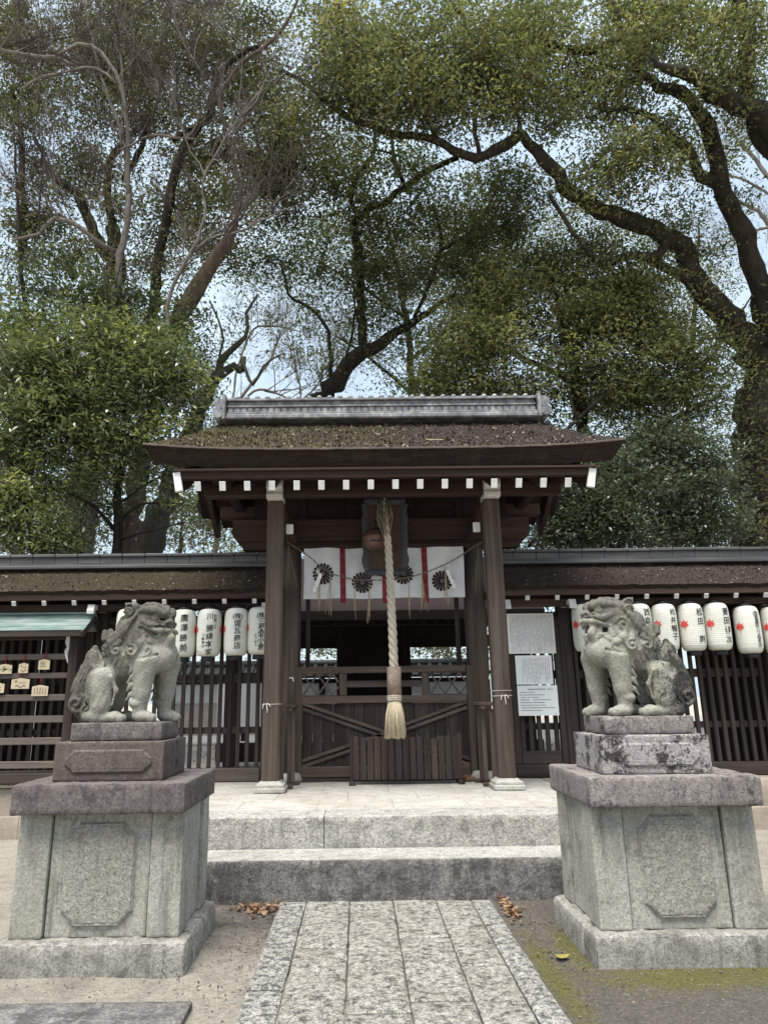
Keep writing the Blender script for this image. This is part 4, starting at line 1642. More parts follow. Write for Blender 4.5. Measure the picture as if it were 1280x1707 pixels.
# cable looping between the lantern hangers
for x0_, x1_, lab in ((-3.3, -1.25, 'thin dark cable looping between the lanterns left of the gate'), (2.75, 5.6, 'thin dark cable looping between the lanterns right of the gate')):
    m = MB()
    pts = []
    for x in np.arange(x0_, x1_, 0.04):
        pts.append((x, 9.53, 2.86 - 0.035 * abs(math.sin((x - x0_) * PI / 0.33)) * (0.6 + 0.5 * math.sin(x * 5.1))))
    m.tube(pts, 0.005, 5, 0)
    tag(m.build('cable', M_INKLIGHT, None, (x0_, 9.53, 2.85)), lab, 'cable', 'cables along the lantern rows')

# ------------------------------------------------------------------ notices on the side door
def notice(label, px4, mat, draw, y=9.862):
    c = [at(px, py, y) for px, py in px4]        # tl, tr, br, bl
    w = (c[1][0] + c[2][0] - c[0][0] - c[3][0]) / 2
    h = (c[0][2] + c[1][2] - c[2][2] - c[3][2]) / 2
    xc = sum(p[0] for p in c) / 4
    zc = sum(p[2] for p in c) / 4
    T = Thing('notice_sheet', (xc, y, zc - h / 2), label, 'notice', 'notices on the side door')
    m = MB()
    m.box((xc, y + 0.004, zc), (w, 0.008, h), 0.002, mi=0)
    T.part('sheet', m, mat)
    m = MB()
    draw(m, lambda u, v: (xc + u * w, y - 0.0015, zc + v * h), w, h)
    T.part('print', m, M_INKLIGHT if mat is M_PAPER else M_GREYINK)
    return T


def dash(m, fn, u0, v0, u1, v1, rnd=None):
    m.add([fn(u0, v0), fn(u1, v0), fn(u1, v1), fn(u0, v1)], [(0, 1, 2, 3)])


def columns(n, u0, u1, top, bot, wid, chars):
    def draw(m, fn, w, h):
        for k in range(n):
            u = u1 + (u0 - u1) * k / (n - 1)
            z = top - (0.03 if k in (0, n - 1) else random.choice([0, 0, 0.02]))
            end = bot + random.choice([0, 0, 0.04, 0.12, 0.25]) if k not in (0,) else bot + 0.15
            st = (top - bot) / chars
            while z > end:
                if random.random() < 0.93:
                    a = wid * random.uniform(0.5, 1.0)
                    dash(m, fn, u - a / 2, z - st * 0.78, u + a / 2, z - st * 0.60)
                    dash(m, fn, u - a / 2, z - st * 0.38, u + a / 2, z - st * 0.2)
                    dash(m, fn, u - a * 0.12, z - st * 0.80, u + a * 0.12, z - st * 0.1)
                z -= st
    return draw


def rows_print(m, fn, w, h):
    x = -0.24
    for k in range(10):      # heading
        dash(m, fn, x, 0.355, x + 0.03, 0.385)
        dash(m, fn, x + 0.01, 0.345, x + 0.018, 0.395)
        x += 0.044
    dash(m, fn, 0.24, 0.36, 0.38, 0.378)
    for v, spans in ((0.27, ((-0.43, -0.26), (-0.22, -0.08))), (0.185, ((-0.45, -0.38), (-0.36, 0.16))), (0.10, ((-0.41, -0.30), (-0.26, -0.20), (-0.16, 0.02))), (0.02, ((-0.44, -0.22), (-0.12, 0.30))),
                     (-0.07, ((-0.44, -0.15), (-0.12, 0.16))), (-0.155, ((-0.44, -0.15), (-0.12, 0.17))), (-0.24, ((-0.42, -0.26), (-0.24, 0.42))), (-0.325, ((-0.43, -0.40), (-0.37, 0.08)))):
        for a, b in spans:
            u = a
            while u < b:
                dash(m, fn, u, v - 0.012, u + 0.014, v + 0.002)
                dash(m, fn, u, v + 0.006, u + 0.014, v + 0.014)
                u += 0.019
    dash(m, fn, 0.40, -0.45, 0.43, -0.43)


notice('large greyed notice with dense vertical writing, topmost of the three on the side door', [(843, 1023), (921, 1022), (927, 1088), (849, 1091)], M_PAPER_OLD, columns(34, -0.44, 0.45, 0.45, -0.44, 0.017, 34))
notice('small bright notice with vertical writing, middle of the three on the side door', [(858, 1093), (918.5, 1092), (922, 1140), (861, 1142)], M_PAPER, columns(15, -0.32, 0.42, 0.42, -0.42, 0.024, 26))
notice('bright notice with horizontal lines of print, lowest of the three on the side door', [(862, 1143), (928, 1142), (932, 1192), (864, 1194)], M_PAPER, rows_print)

# ------------------------------------------------------------------ votive plaque rack
T = Thing('votive_rack', (-5.0, 9.4, ZP), 'dark timber rack with horizontal rails under a green copper roof, for votive plaques', 'rack')
p_f = at(140, 1051, 9.2)
p_b = at(166, 1024, 9.58)
XR = p_f[0]
m = MB()
y0_, z0_, y1_, z1_ = 9.2, p_f[2], 9.58, p_b[2]
nS = 4
for k in range(nS):
    a, b = k / nS, (k + 1) / nS
    lift = 0.006 * (nS - k) * 0
    pa = (y0_ + (y1_ - y0_) * a, z0_ + (z1_ - z0_) * a)
    pb = (y0_ + (y1_ - y0_) * (b + 0.05), z0_ + (z1_ - z0_) * (b + 0.05))
    m.bar(((-8.0 + XR) / 2, pa[0], pa[1] + 0.010), ((-8.0 + XR) / 2, pb[0], pb[1] + 0.002), XR + 8.0, 0.008, (0, 0, 1), 0.002, 0)
rf = T.part('roof', m, M_COPPER)
m = MB()
m.bar(((-8.0 + XR) / 2, y1_ + 0.02, z1_), ((-8.0 + XR) / 2, 9.86, z0_ + 0.05), XR + 8.0, 0.02, (0, 0, 1), 0.002, 0)
m.box(((-8.0 + XR) / 2, y1_ + 0.01, z1_ + 0.018), (XR + 8.0, 0.07, 0.03))
T.part('rear_slope', m, M_COPPER, None, rf)
m = MB()
m.box(((-8.0 + XR) / 2 - 0.02, 9.225, z0_ - 0.035), (XR + 8.0, 0.04, 0.07))
m.bar((XR - 0.02, 9.2, z0_ - 0.045), (XR - 0.02, y1_ + 0.01, z1_ - 0.05), 0.04, 0.08, (0, 0, 1))
m.bar((XR - 0.02, 9.88, z0_ - 0.0), (XR - 0.02, y1_ + 0.02, z1_ - 0.05), 0.04, 0.08, (0, 0, 1))
T.part('eave_board', m, W_SLAT)
for x in (XR - 0.17, XR - 2.9):
    m = MB()
    m.box((x, 9.40, 1.53), (0.11, 0.10, 1.90), 0.008)
    T.part('post', m, W_SLAT)
    m = MB()
    xb = x - 0.06
    prof = [(xb, 2.44), (xb - 0.05, 2.44), (xb - 0.055, 2.36), (xb - 0.03, 2.30), (xb - 0.055, 2.26), (xb - 0.045, 2.20), (xb, 2.09), (xb, 2.13), (xb - 0.015, 2.2), (xb, 2.28)]
    m.prism(prof, 1, 9.36, 9.44)
    T.part('bracket', m, M_WHITE2)
m = MB()
m.box((XR - 1.6, 9.40, 2.435), (2.6, 0.08, 0.07))
T.part('head_beam', m, W_SLAT)
for py0, py1, h in ((1090, 1100, 0.075), (1122, 1131, 0.07), (1158, 1168, 0.08), (1194, 1204, 0.085), (1231, 1240, 0.085), (1270, 1280, 0.085)):
    z = at(60, (py0 + py1) / 2, 9.38)[2]
    m = MB()
    m.box((XR - 2.4, 9.385, z), (4.35, 0.035, h))
    T.part('rail', m, W_GREY)
m = MB()
m.box((XR - 2.4, 9.40, 0.70), (4.35, 0.12, 0.12))
T.part('foot_beam', m, W_SLAT)
m = MB()
for y in np.linspace(9.5, 9.82, 4):
    m.box((XR - 0.16, y, 1.72), (0.03, 0.05, 1.62 + 0.1 * (9.6 < y < 9.75)))
T.part('side_slat', m, W_SLAT)

# votive plaques tied to the rails
def ema(px0, py0, px1, py1, label, style, yw=0.0):
    a, b = at(px0, py0, 9.345), at(px1, py1, 9.345)
    w, h = b[0] - a[0], a[2] - b[2]
    xc, zc = (a[0] + b[0]) / 2, (a[2] + b[2]) / 2
    T = Thing('votive_plaque', (xc, 9.345, b[2]), label, 'votive plaque', 'wooden votive plaques on the rack')
    m = MB()
    poly = [(xc - w / 2, zc - h / 2), (xc + w / 2, zc - h / 2), (xc + w / 2, zc + h * 0.36), (xc, zc + h / 2), (xc - w / 2, zc + h * 0.36)]
    m.prism(poly, 1, 9.338, 9.348)
    T.part('board', m, M_EMA)
    m = MB()
    m.tube([(xc - 0.012, 9.345, zc + h * 0.42), (xc - 0.004, 9.352, zc + h * 0.5 + 0.10)], 0.004, 5, 0)
    m.tube([(xc + 0.012, 9.345, zc + h * 0.42), (xc + 0.004, 9.352, zc + h * 0.5 + 0.10)], 0.004, 5, 0)
    T.part('cord', m, M_REDCLOTH)
    fn = lambda u, v: (xc + u * w, 9.3365, zc + v * h)
    m = MB()
    if style == 'text':
        for k in range(5):
            u = 0.36 - k * 0.17
            z = 0.26
            while z > -0.38:
                dash(m, fn, u - 0.045, z - 0.06, u + 0.045, z - 0.025)
                dash(m, fn, u - 0.012, z - 0.1, u + 0.012, z)
                z -= 0.13
    elif style == 'lines':
        for k in range(4):
            v = 0.24 - k * 0.15
            dash(m, fn, -0.36, v - 0.03, random.uniform(0.1, 0.36), v + 0.02)
    elif style == 'spray':
        for k in range(9):
            u, v = random.uniform(-0.4, 0.3), random.uniform(-0.38, 0.1)
            m.add([fn(u, v), fn(u + 0.14, v + 0.07), fn(u + 0.22, v + 0.22), fn(u + 0.06, v + 0.12)], [(0, 1, 2, 3)])
    else:
        for k in range(10):
            t = k / 9
            u = -0.25 + 0.5 * t
            v = -0.3 + 0.10 * math.sin(t * 9)
            dash(m, fn, u - 0.03, v - 0.03, u + 0.05, v + 0.04)
        dash(m, fn, -0.3, 0.12, -0.18, 0.26)
        dash(m, fn, -0.1, 0.02, 0.3, 0.07)
    T.part('brush_drawing', m, simple('brush green', (0.07, 0.10, 0.035), 0.8, 0.4, 50) if style == 'spray' else M_INKLIGHT)


ema(-3, 1107, 20, 1123, 'votive plaque with a green leafy drawing at the left edge, upper row', 'spray')
ema(33, 1105, 47, 1122, 'narrow votive plaque with a small figure drawing, second in the upper row', 'figure')
ema(66, 1099, 83, 1116, 'votive plaque with short lines of writing, highest and nearest the rack post', 'lines')
ema(-14, 1138, 7, 1155, 'votive plaque cut off by the left edge of the photo, lower row', 'figure')
ema(21, 1130.5, 49, 1148, 'wide pale votive plaque with a drawing, in the middle of the lower row', 'figure')
ema(55, 1142, 80, 1160, 'votive plaque filled with columns of writing, lowest on the rack', 'text')

# ------------------------------------------------------------------ inner court: hall and tile-topped wall
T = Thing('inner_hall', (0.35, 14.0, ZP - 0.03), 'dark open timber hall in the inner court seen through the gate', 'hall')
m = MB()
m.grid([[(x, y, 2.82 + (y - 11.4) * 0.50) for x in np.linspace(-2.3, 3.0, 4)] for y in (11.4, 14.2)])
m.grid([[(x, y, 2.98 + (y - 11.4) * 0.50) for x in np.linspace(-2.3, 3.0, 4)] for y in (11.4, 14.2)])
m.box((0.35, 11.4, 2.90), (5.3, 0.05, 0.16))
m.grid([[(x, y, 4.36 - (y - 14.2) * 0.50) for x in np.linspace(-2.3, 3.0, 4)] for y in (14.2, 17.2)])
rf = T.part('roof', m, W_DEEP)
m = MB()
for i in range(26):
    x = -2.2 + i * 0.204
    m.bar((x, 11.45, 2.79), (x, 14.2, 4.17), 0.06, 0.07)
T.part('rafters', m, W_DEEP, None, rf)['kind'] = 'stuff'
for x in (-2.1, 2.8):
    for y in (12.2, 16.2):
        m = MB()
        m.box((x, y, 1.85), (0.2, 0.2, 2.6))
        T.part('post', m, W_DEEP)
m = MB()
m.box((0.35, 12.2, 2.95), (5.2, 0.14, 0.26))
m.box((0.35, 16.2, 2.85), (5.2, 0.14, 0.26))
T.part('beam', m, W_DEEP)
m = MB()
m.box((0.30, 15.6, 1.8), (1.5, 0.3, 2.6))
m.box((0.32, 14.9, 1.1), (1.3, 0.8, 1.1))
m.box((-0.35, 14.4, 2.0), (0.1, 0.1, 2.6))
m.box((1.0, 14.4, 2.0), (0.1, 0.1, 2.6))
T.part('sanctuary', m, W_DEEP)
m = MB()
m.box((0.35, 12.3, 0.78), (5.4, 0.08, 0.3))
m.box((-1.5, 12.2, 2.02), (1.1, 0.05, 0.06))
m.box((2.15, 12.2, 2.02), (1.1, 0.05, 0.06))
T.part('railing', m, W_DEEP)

T = Thing('plaster_wall', (-1.0, 18.2, ZP - 0.03), 'white plastered wall with a tiled coping behind the lattice, across the inner court', 'wall')
m = MB()
m.box((-0.9, 18.3, 1.78), (7.8, 0.2, 0.46), mi=0)
T.part('plaster', m, simple('white plaster', (0.78, 0.77, 0.74), 0.8, 0.06, 3))
m = MB()
m.box((-0.9, 18.27, 1.17), (7.8, 0.26, 0.76), mi=0)
T.part('plinth', m, simple('tan earth plinth', (0.42, 0.37, 0.32), 0.9, 0.2, 4))
m = MB()
m.box((-0.9, 18.25, 2.06), (7.8, 0.3, 0.10))
for x in np.arange(-4.7, 3.0, 1.9):
    m.box((x, 18.2, 1.4), (0.14, 0.14, 1.5))
T.part('timber', m, W_DEEP)
m = MB()
m.bar((-0.9, 17.85, 2.16), (-0.9, 18.3, 2.42), 7.8, 0.05, (0, 0, 1), 0.004, 0)
m.bar((-0.9, 18.75, 2.16), (-0.9, 18.3, 2.42), 7.8, 0.05, (0, 0, 1), 0.004, 0)
for x in np.arange(-4.7, 3.0, 0.26):
    m.cyl((x, 17.83, 2.19), (x, 18.3, 2.46), 0.055, None, 8, 0)
m.cyl((-4.8, 18.3, 2.50), (3.0, 18.3, 2.50), 0.08, None, 10, 0)
T.part('tiled_coping', m, M_RIDGE)
# a brighter door leaf left open near the gate
m = MB()
m.box((-2.25, 15.2, 1.48), (1.3, 0.06, 0.95), mi=0)
m.box((-2.25, 15.2, 2.03), (1.34, 0.1, 0.12), mi=0)
tag(m.build('plaster_panel', [simple('bright plaster', (0.80, 0.79, 0.77), 0.8, 0.05, 3)], None, (-2.25, 15.2, 0.55)), 'bright white plaster panel standing behind the lattice beside the left gate pillar', 'panel')

# ------------------------------------------------------------------ stone pedestals
def notched(w, h, r, steps=5):
    """Panel outline with scooped corners, centred on 0."""
    pts = []
    for (sx, sy, a0) in ((1, 1, 180), (-1, 1, 270), (-1, -1, 0), (1, -1, 90)):
        arc = []
        for k in range(steps + 1):
            a = math.radians(a0 + 90 * (steps - k) / steps)
            arc.append((sx * w / 2 + r * math.cos(a) * 1.0, sy * h / 2 + r * math.sin(a)))
        pts.append(arc)
    out = []
    for arc in pts:
        out += arc
    return out


def noch_poly(w, h, r):
    """Octagon-like outline with a small ledge at every corner."""
    k = r * 0.45
    q = []
    for sx, sy in ((1, 1), (-1, 1), (-1, -1), (1, -1)):
        c = [(sx * w / 2, sy * (h / 2 - r)), (sx * (w / 2 - k * 0.5), sy * (h / 2 - r + k * 0.35)), (sx * (w / 2 - r + k * 0.35), sy * (h / 2 - k * 0.5)), (sx * (w / 2 - r), sy * h / 2)]
        if sx * sy < 0:
            c = c[::-1]
        q += c
    return q


def stone_box(mb, x0, x1, y0, y1, z0, z1, bev=0.012, rough=0.002, cell=0.045, mi=0):
    """Six gridded faces with worn arrises and slight unevenness."""
    def g(o, du, dv, nu, nv, n):
        rows = []
        for a in range(nv + 1):
            row = []
            for b in range(nu + 1):
                p = o + du * (b / nu) + dv * (a / nv)
                row.append(p)
            rows.append(row)
        return rows
    c = Vector(((x0 + x1) / 2, (y0 + y1) / 2, (z0 + z1) / 2))
    hs = Vector(((x1 - x0) / 2, (y1 - y0) / 2, (z1 - z0) / 2))
    for ax in range(3):
        u, v = (ax + 1) % 3, (ax + 2) % 3
        nu, nv = max(4, int(2 * hs[u] / cell)), max(4, int(2 * hs[v] / cell))
        tu = [-1, -1 + bev / hs[u]] + list(np.linspace(-1 + 2.5 * bev / hs[u], 1 - 2.5 * bev / hs[u], nu)) + [1 - bev / hs[u], 1]
        tv = [-1, -1 + bev / hs[v]] + list(np.linspace(-1 + 2.5 * bev / hs[v], 1 - 2.5 * bev / hs[v], nv)) + [1 - bev / hs[v], 1]
        for s in (-1, 1):
            rows = []
            for b in tv:
                row = []
                for a in tu:
                    p = Vector((0, 0, 0))
                    p[ax], p[u], p[v] = s * hs[ax], a * hs[u], b * hs[v]
                    # round the arris: clamp to inner box, push out by bev
                    q = Vector([max(-(hs[i] - bev), min(hs[i] - bev, p[i])) for i in range(3)])
                    d = p - q
                    if d.length > 1e-9:
                        d = d.normalized() * bev
                    pp = q + d
                    e = abs(a) < 0.999 and abs(b) < 0.999
                    w = c + pp
                    wob = rough * noise2(w.x * 9 + w.z * 4, w.y * 9 + w.z * 7)
                    if not e:
                        ch = max(0.0, noise2(w.x * 5.3 + w.y * 3.1, w.z * 6.1 - w.y * 4.7) - 0.75) * bev * 0.55
                        w = c + pp * (1 - ch / max(pp.length, 0.05))
                    wv = list(w)
                    wv[ax] += wob * (1 if e else 0.4)
                    row.append(tuple(wv))
                rows.append(row)
            mb.grid(rows, mi, flip=(s < 0))


def relief_panel(mb, frame, w, h, depth, r, raised, mi_rough=0, mi_flat=1, rough=0.006, cell=0.022):
    """A notched panel set proud of (or cut into) a face. frame(u, v, d) -> world, d outwards."""
    poly = noch_poly(w, h, r)
    n = len(poly)
    d1 = depth if raised else -depth
    outer = [frame(u * 1.0, v * 1.0, 0.001) for u, v in poly]
    inner = [frame(u * (1 - 0.012 / w * 2), v * (1 - 0.012 / h * 2), d1) for u, v in poly]
    mb.grid([outer + [outer[0]], inner + [inner[0]]], mi_flat, smooth=False)

    def inside(u, v):
        # ray test
        c = False
        j = n - 1
        for i in range(n):
            (xi, yi), (xj, yj) = poly[i], poly[j]
            if (yi > v) != (yj > v) and u < (xj - xi) * (v - yi) / (yj - yi) + xi:
                c = not c
            j = i
        return c
    mb.add(inner, [list(range(n))], mi_rough)
    nu, nv = int(w / cell), int(h / cell)
    hgt = [[frame(-w / 2 + w * a / nu, -h / 2 + h * b / nv, d1 + 0.0008 + random.uniform(0, rough)) for a in range(nu + 1)] for b in range(nv + 1)]
    ok = [[inside((-w / 2 + w * a / nu) * 1.05, (-h / 2 + h * b / nv) * 1.05) for a in range(nu + 1)] for b in range(nv + 1)]
    vs = [p for r in hgt for p in r]
    fs = []
    for b in range(nv):
        for a in range(nu):
            if ok[b][a] and ok[b][a + 1] and ok[b + 1][a] and ok[b + 1][a + 1]:
                fs.append((b * (nu + 1) + a, b * (nu + 1) + a + 1, (b + 1) * (nu + 1) + a + 1, (b + 1) * (nu + 1) + a))
    mb.add(vs, fs, mi_rough, None, True)


def pedestal(xc, mats, label, side, carving):
    """side: +1 when the inner face looks to +x (left pedestal)."""
    g_base, g_body, g_panel, g_cap, g_die, g_pl = mats
    T = Thing('stone_pedestal', (xc, 5.35, 0), label, 'pedestal', 'stone pedestals before the gate')
    # plinth course of two stones per side
    m = MB()
    wb = 0.60
    stone_box(m, xc - wb, xc + wb, 4.86, 5.10, -0.08, 0.178, 0.035, 0.005)
    for a, b in ((-wb, 0.0), (0.003, wb)):
        stone_box(m, xc + a, xc + b, 5.104, 5.84, -0.08, 0.176, 0.03, 0.005)
    T.part('base_course', m, g_base)
    hb = 0.53
    z0, z1 = 0.178, 0.912
    m = MB()
    stone_box(m, xc - hb + 0.05, xc + hb - 0.05, 5.015, 5.70, z0, z1, 0.006, 0.001)
    T.part('core', m, g_body)
    for sx in (-1, 1):
        for yy in (4.96, 5.57):
            m = MB()
            xa, xb = (xc - hb, xc - hb + 0.205) if sx < 0 else (xc + hb - 0.205, xc + hb)
            stone_box(m, xa, xb, yy, yy + 0.205, z0, z1, 0.008, 0.002)
            T.part('corner_block', m, g_body)
    m = MB()
    stone_box(m, xc - hb + 0.212, xc + hb - 0.212, 4.985, 5.06, z0, z1, 0.006, 0.002)
    p = T.part('face_slab', m, g_body)
    m = MB()
    relief_panel(m, lambda u, v, d: (xc + u, 4.985 - d, (z0 + z1) / 2 - 0.0 + v), 0.46, 0.61, 0.024, 0.085, True, rough=0.005, cell=0.014)
    T.part('raised_panel', m, [g_panel, g_body], None, p)
    for sx in (-1, 1):
        xs_ = xc + sx * (hb - 0.02)
        m = MB()
        stone_box(m, min(xs_, xs_ - sx * 0.05), max(xs_, xs_ - sx * 0.05), 5.175, 5.56, z0, z1, 0.006, 0.002)
        T.part('side_slab', m, g_body)
    m = MB()
    stone_box(m, xc - 0.555, xc + 0.555, 4.845, 5.85, 0.914, 1.096, 0.014, 0.003)
    T.part('cap_slab', m, g_cap)
    # inscription block
    m = MB()
    xd = xc if side > 0 else xc - 0.04
    hx = 0.365
    stone_box(m, xd - hx, xd + hx, 5.00, 5.62, 1.098, 1.345, 0.008, 0.0015)
    d = T.part('inscription_block', m, g_die)
    m = MB()
    relief_panel(m, lambda u, v, dd: (xd + u, 4.994 - dd, 1.222 + v), 0.58, 0.15, 0.010, 0.055, True, 0, 0, 0.0015, 0.03)
    # frame bands around the sunk panel read as a raised border
    T.part('carved_panel', m, g_die, None, d)
    m = MB()
    fx = xd + side * (hx + 0.003)
    for txt, yy, sz, zt in carving:
        z = zt
        for ch in txt:
            put_text(m, ch, lambda u, v, yy=yy: (fx, yy + side * u, v), sz, 0.0, z, 0.02)
            z -= sz * 1.12
    T.part('carved_lettering', m, M_INKLIGHT, None, d)
    return T


pedestal(-1.665, (G_BASE, G_BODY, G_PANEL, G_CAP, G_DIE, G_DIE), 'granite pedestal with a brown stained top carrying the closed mouthed stone lion', 1, [('奉', 5.36, 0.09, 1.30), ('献', 5.36, 0.09, 1.20), ('氏子中', 5.25, 0.045, 1.29)])
pedestal(2.03, (G_BASE, G_BODY, G_PANEL, G_CAPR, G_DIER, G_DIER), 'granite pedestal blotched with black lichen carrying the open mouthed stone lion', -1, [('奉', 5.30, 0.10, 1.29), ('献', 5.30, 0.10, 1.175)])

# ------------------------------------------------------------------ carved lions: signed distance sculpt, polygonised with surface nets


class Sculpt:
    def __init__(self, lo, hi, h):
        self.h = h
        self.lo = np.array(lo, float)
        self.n = np.ceil((np.array(hi) - self.lo) / h).astype(int) + 1
        ax = [self.lo[i] + h * np.arange(self.n[i]) for i in range(3)]
        self.X, self.Y, self.Z = np.meshgrid(*ax, indexing='ij')
        self.X, self.Y, self.Z = (a.astype(np.float32) for a in (self.X, self.Y, self.Z))
        self.d = np.full(self.n, 1.0, np.float32)
        self.sc = 1.0

    def _sl(self, lo, hi, m):
        a = np.clip(np.floor((np.array(lo) - m - self.lo) / self.h).astype(int), 0, self.n - 1)
        b = np.clip(np.ceil((np.array(hi) + m - self.lo) / self.h).astype(int) + 1, 1, self.n)
        return tuple(slice(i, j) for i, j in zip(a, b))

    def _op(self, sl, f, k, sub):
        d = self.d[sl]
        if sub:
            if k > 0:
                hh = np.clip(0.5 - 0.5 * (d + f) / k, 0, 1)
                self.d[sl] = d * (1 - hh) + (-f) * hh + k * hh * (1 - hh)
            else:
                self.d[sl] = np.maximum(d, -f)
        else:
            if k > 0:
                hh = np.clip(0.5 + 0.5 * (d - f) / k, 0, 1)
                self.d[sl] = d * (1 - hh) + f * hh - k * hh * (1 - hh)
            else:
                self.d[sl] = np.minimum(d, f)

    def ell(self, c, r, k=0.02, sub=False, rot=None):
        c, r = np.array(c, float), np.array(r if hasattr(r, '__len__') else (r, r, r), float) * self.sc
        R = r.max()
        sl = self._sl(c - R, c + R, 0.03 + k)
        x, y, z = self.X[sl] - c[0], self.Y[sl] - c[1], self.Z[sl] - c[2]
        if rot is not None:           # rotate in the x-z plane by degrees
            a = math.radians(rot)
            x, z = x * math.cos(a) + z * math.sin(a), -x * math.sin(a) + z * math.cos(a)
        k0 = np.sqrt((x / r[0]) ** 2 + (y / r[1]) ** 2 + (z / r[2]) ** 2)
        k1 = np.sqrt((x / r[0] ** 2) ** 2 + (y / r[1] ** 2) ** 2 + (z / r[2] ** 2) ** 2) + 1e-9
        self._op(sl, k0 * (k0 - 1) / k1, k, sub)

    def cap(self, a, b, ra, rb=None, k=0.02, sub=False, sq=(1, 1, 1)):
        rb = ra if rb is None else rb
        ra, rb = ra * self.sc, rb * self.sc
        a, b = np.array(a, float), np.array(b, float)
        R = max(ra, rb)
        sl = self._sl(np.minimum(a, b) - R, np.maximum(a, b) + R, 0.03 + k)
        P = (self.X[sl], self.Y[sl], self.Z[sl])
        ab = b - a
        q = [P[i] - a[i] for i in range(3)]
        t = np.clip((q[0] * ab[0] + q[1] * ab[1] + q[2] * ab[2]) / (ab @ ab + 1e-12), 0, 1)
        dist = np.sqrt(sum(((q[i] - ab[i] * t) / sq[i]) ** 2 for i in range(3)))
        self._op(sl, dist - (ra + (rb - ra) * t), k, sub)

    def path(self, pts, r, k=0.01, sub=False, sq=(1, 1, 1)):
        if not hasattr(r, '__len__'):
            r = [r] * len(pts)
        for (a, b, ra, rb) in zip(pts[:-1], pts[1:], r[:-1], r[1:]):
            self.cap(a, b, ra, rb, k, sub, sq)

    def spiral(self, c, r0, turns, rad, side, start=0.0, hand=1, k=0.006, bulge=0.5):
        """A raised curl lying in the x-z plane on the face towards side (sign of y)."""
        self.ell((c[0], c[1], c[2]), (r0 * 1.05, r0 * bulge, r0 * 1.05), 0.006)
        pts, rr = [], []
        n = int(14 * turns)
        for i in range(n + 1):
            t = i / n
            a = start + hand * t * turns * 2 * PI
            r = r0 * self.sc * (1 - 0.85 * t)
            pts.append((c[0] + r * math.cos(a), c[1] + side * r0 * self.sc * bulge * (0.75 + 0.55 * t), c[2] + r * math.sin(a)))
            rr.append(rad * (1 - 0.3 * t))
        self.path(pts, rr, k)

    def mesh(self):
        d = self.d
        s = d < 0
        n = self.n - 1
        corners = [(i, j, k) for i in (0, 1) for j in (0, 1) for k in (0, 1)]
        cnt = np.zeros(n, np.int32)
        for (i, j, k) in corners:
            cnt += s[i:i + n[0], j:j + n[1], k:k + n[2]]
        act = (cnt > 0) & (cnt < 8)
        idx = np.full(n, -1, np.int64)
        cells = np.argwhere(act)
        idx[act] = np.arange(len(cells))
        V = {c: d[cells[:, 0] + c[0], cells[:, 1] + c[1], cells[:, 2] + c[2]] for c in corners}
        acc = np.zeros((len(cells), 3))
        w = np.zeros(len(cells))
        for c0 in corners:
            for ax in range(3):
                if c0[ax] == 0:
                    c1 = list(c0)
                    c1[ax] = 1
                    c1 = tuple(c1)
                    a, b = V[c0], V[c1]
                    cr = (a < 0) != (b < 0)
                    t = np.where(cr, a / np.where(cr, a - b, 1), 0)
                    p = np.tile(np.array(c0, float), (len(cells), 1))
                    p[:, ax] = t
                    acc += p * cr[:, None]
                    w += cr
        verts = self.lo + (cells + acc / w[:, None]) * self.h
        faces = []
        for ax in range(3):
            u, v = (ax + 1) % 3, (ax + 2) % 3
            sl0 = [slice(0, None)] * 3
            A = s[:-1] if ax == 0 else s[:, :-1] if ax == 1 else s[:, :, :-1]
            B = s[1:] if ax == 0 else s[:, 1:] if ax == 1 else s[:, :, 1:]
            e = np.argwhere(A != B)
            ok = (e[:, u] > 0) & (e[:, v] > 0) & (e[:, u] < n[u]) & (e[:, v] < n[v]) & (e[:, ax] < n[ax])
            e = e[ok]
            sgn = A[tuple(e.T)]
            def g(du, dv):
                q = e.copy()
                q[:, u] -= du
                q[:, v] -= dv
                return idx[tuple(q.T)]
            f = np.stack([g(1, 1), g(0, 1), g(0, 0), g(1, 0)], 1)
            f[~sgn] = f[~sgn][:, ::-1]
            faces.append(f)
        return verts, np.concatenate(faces)


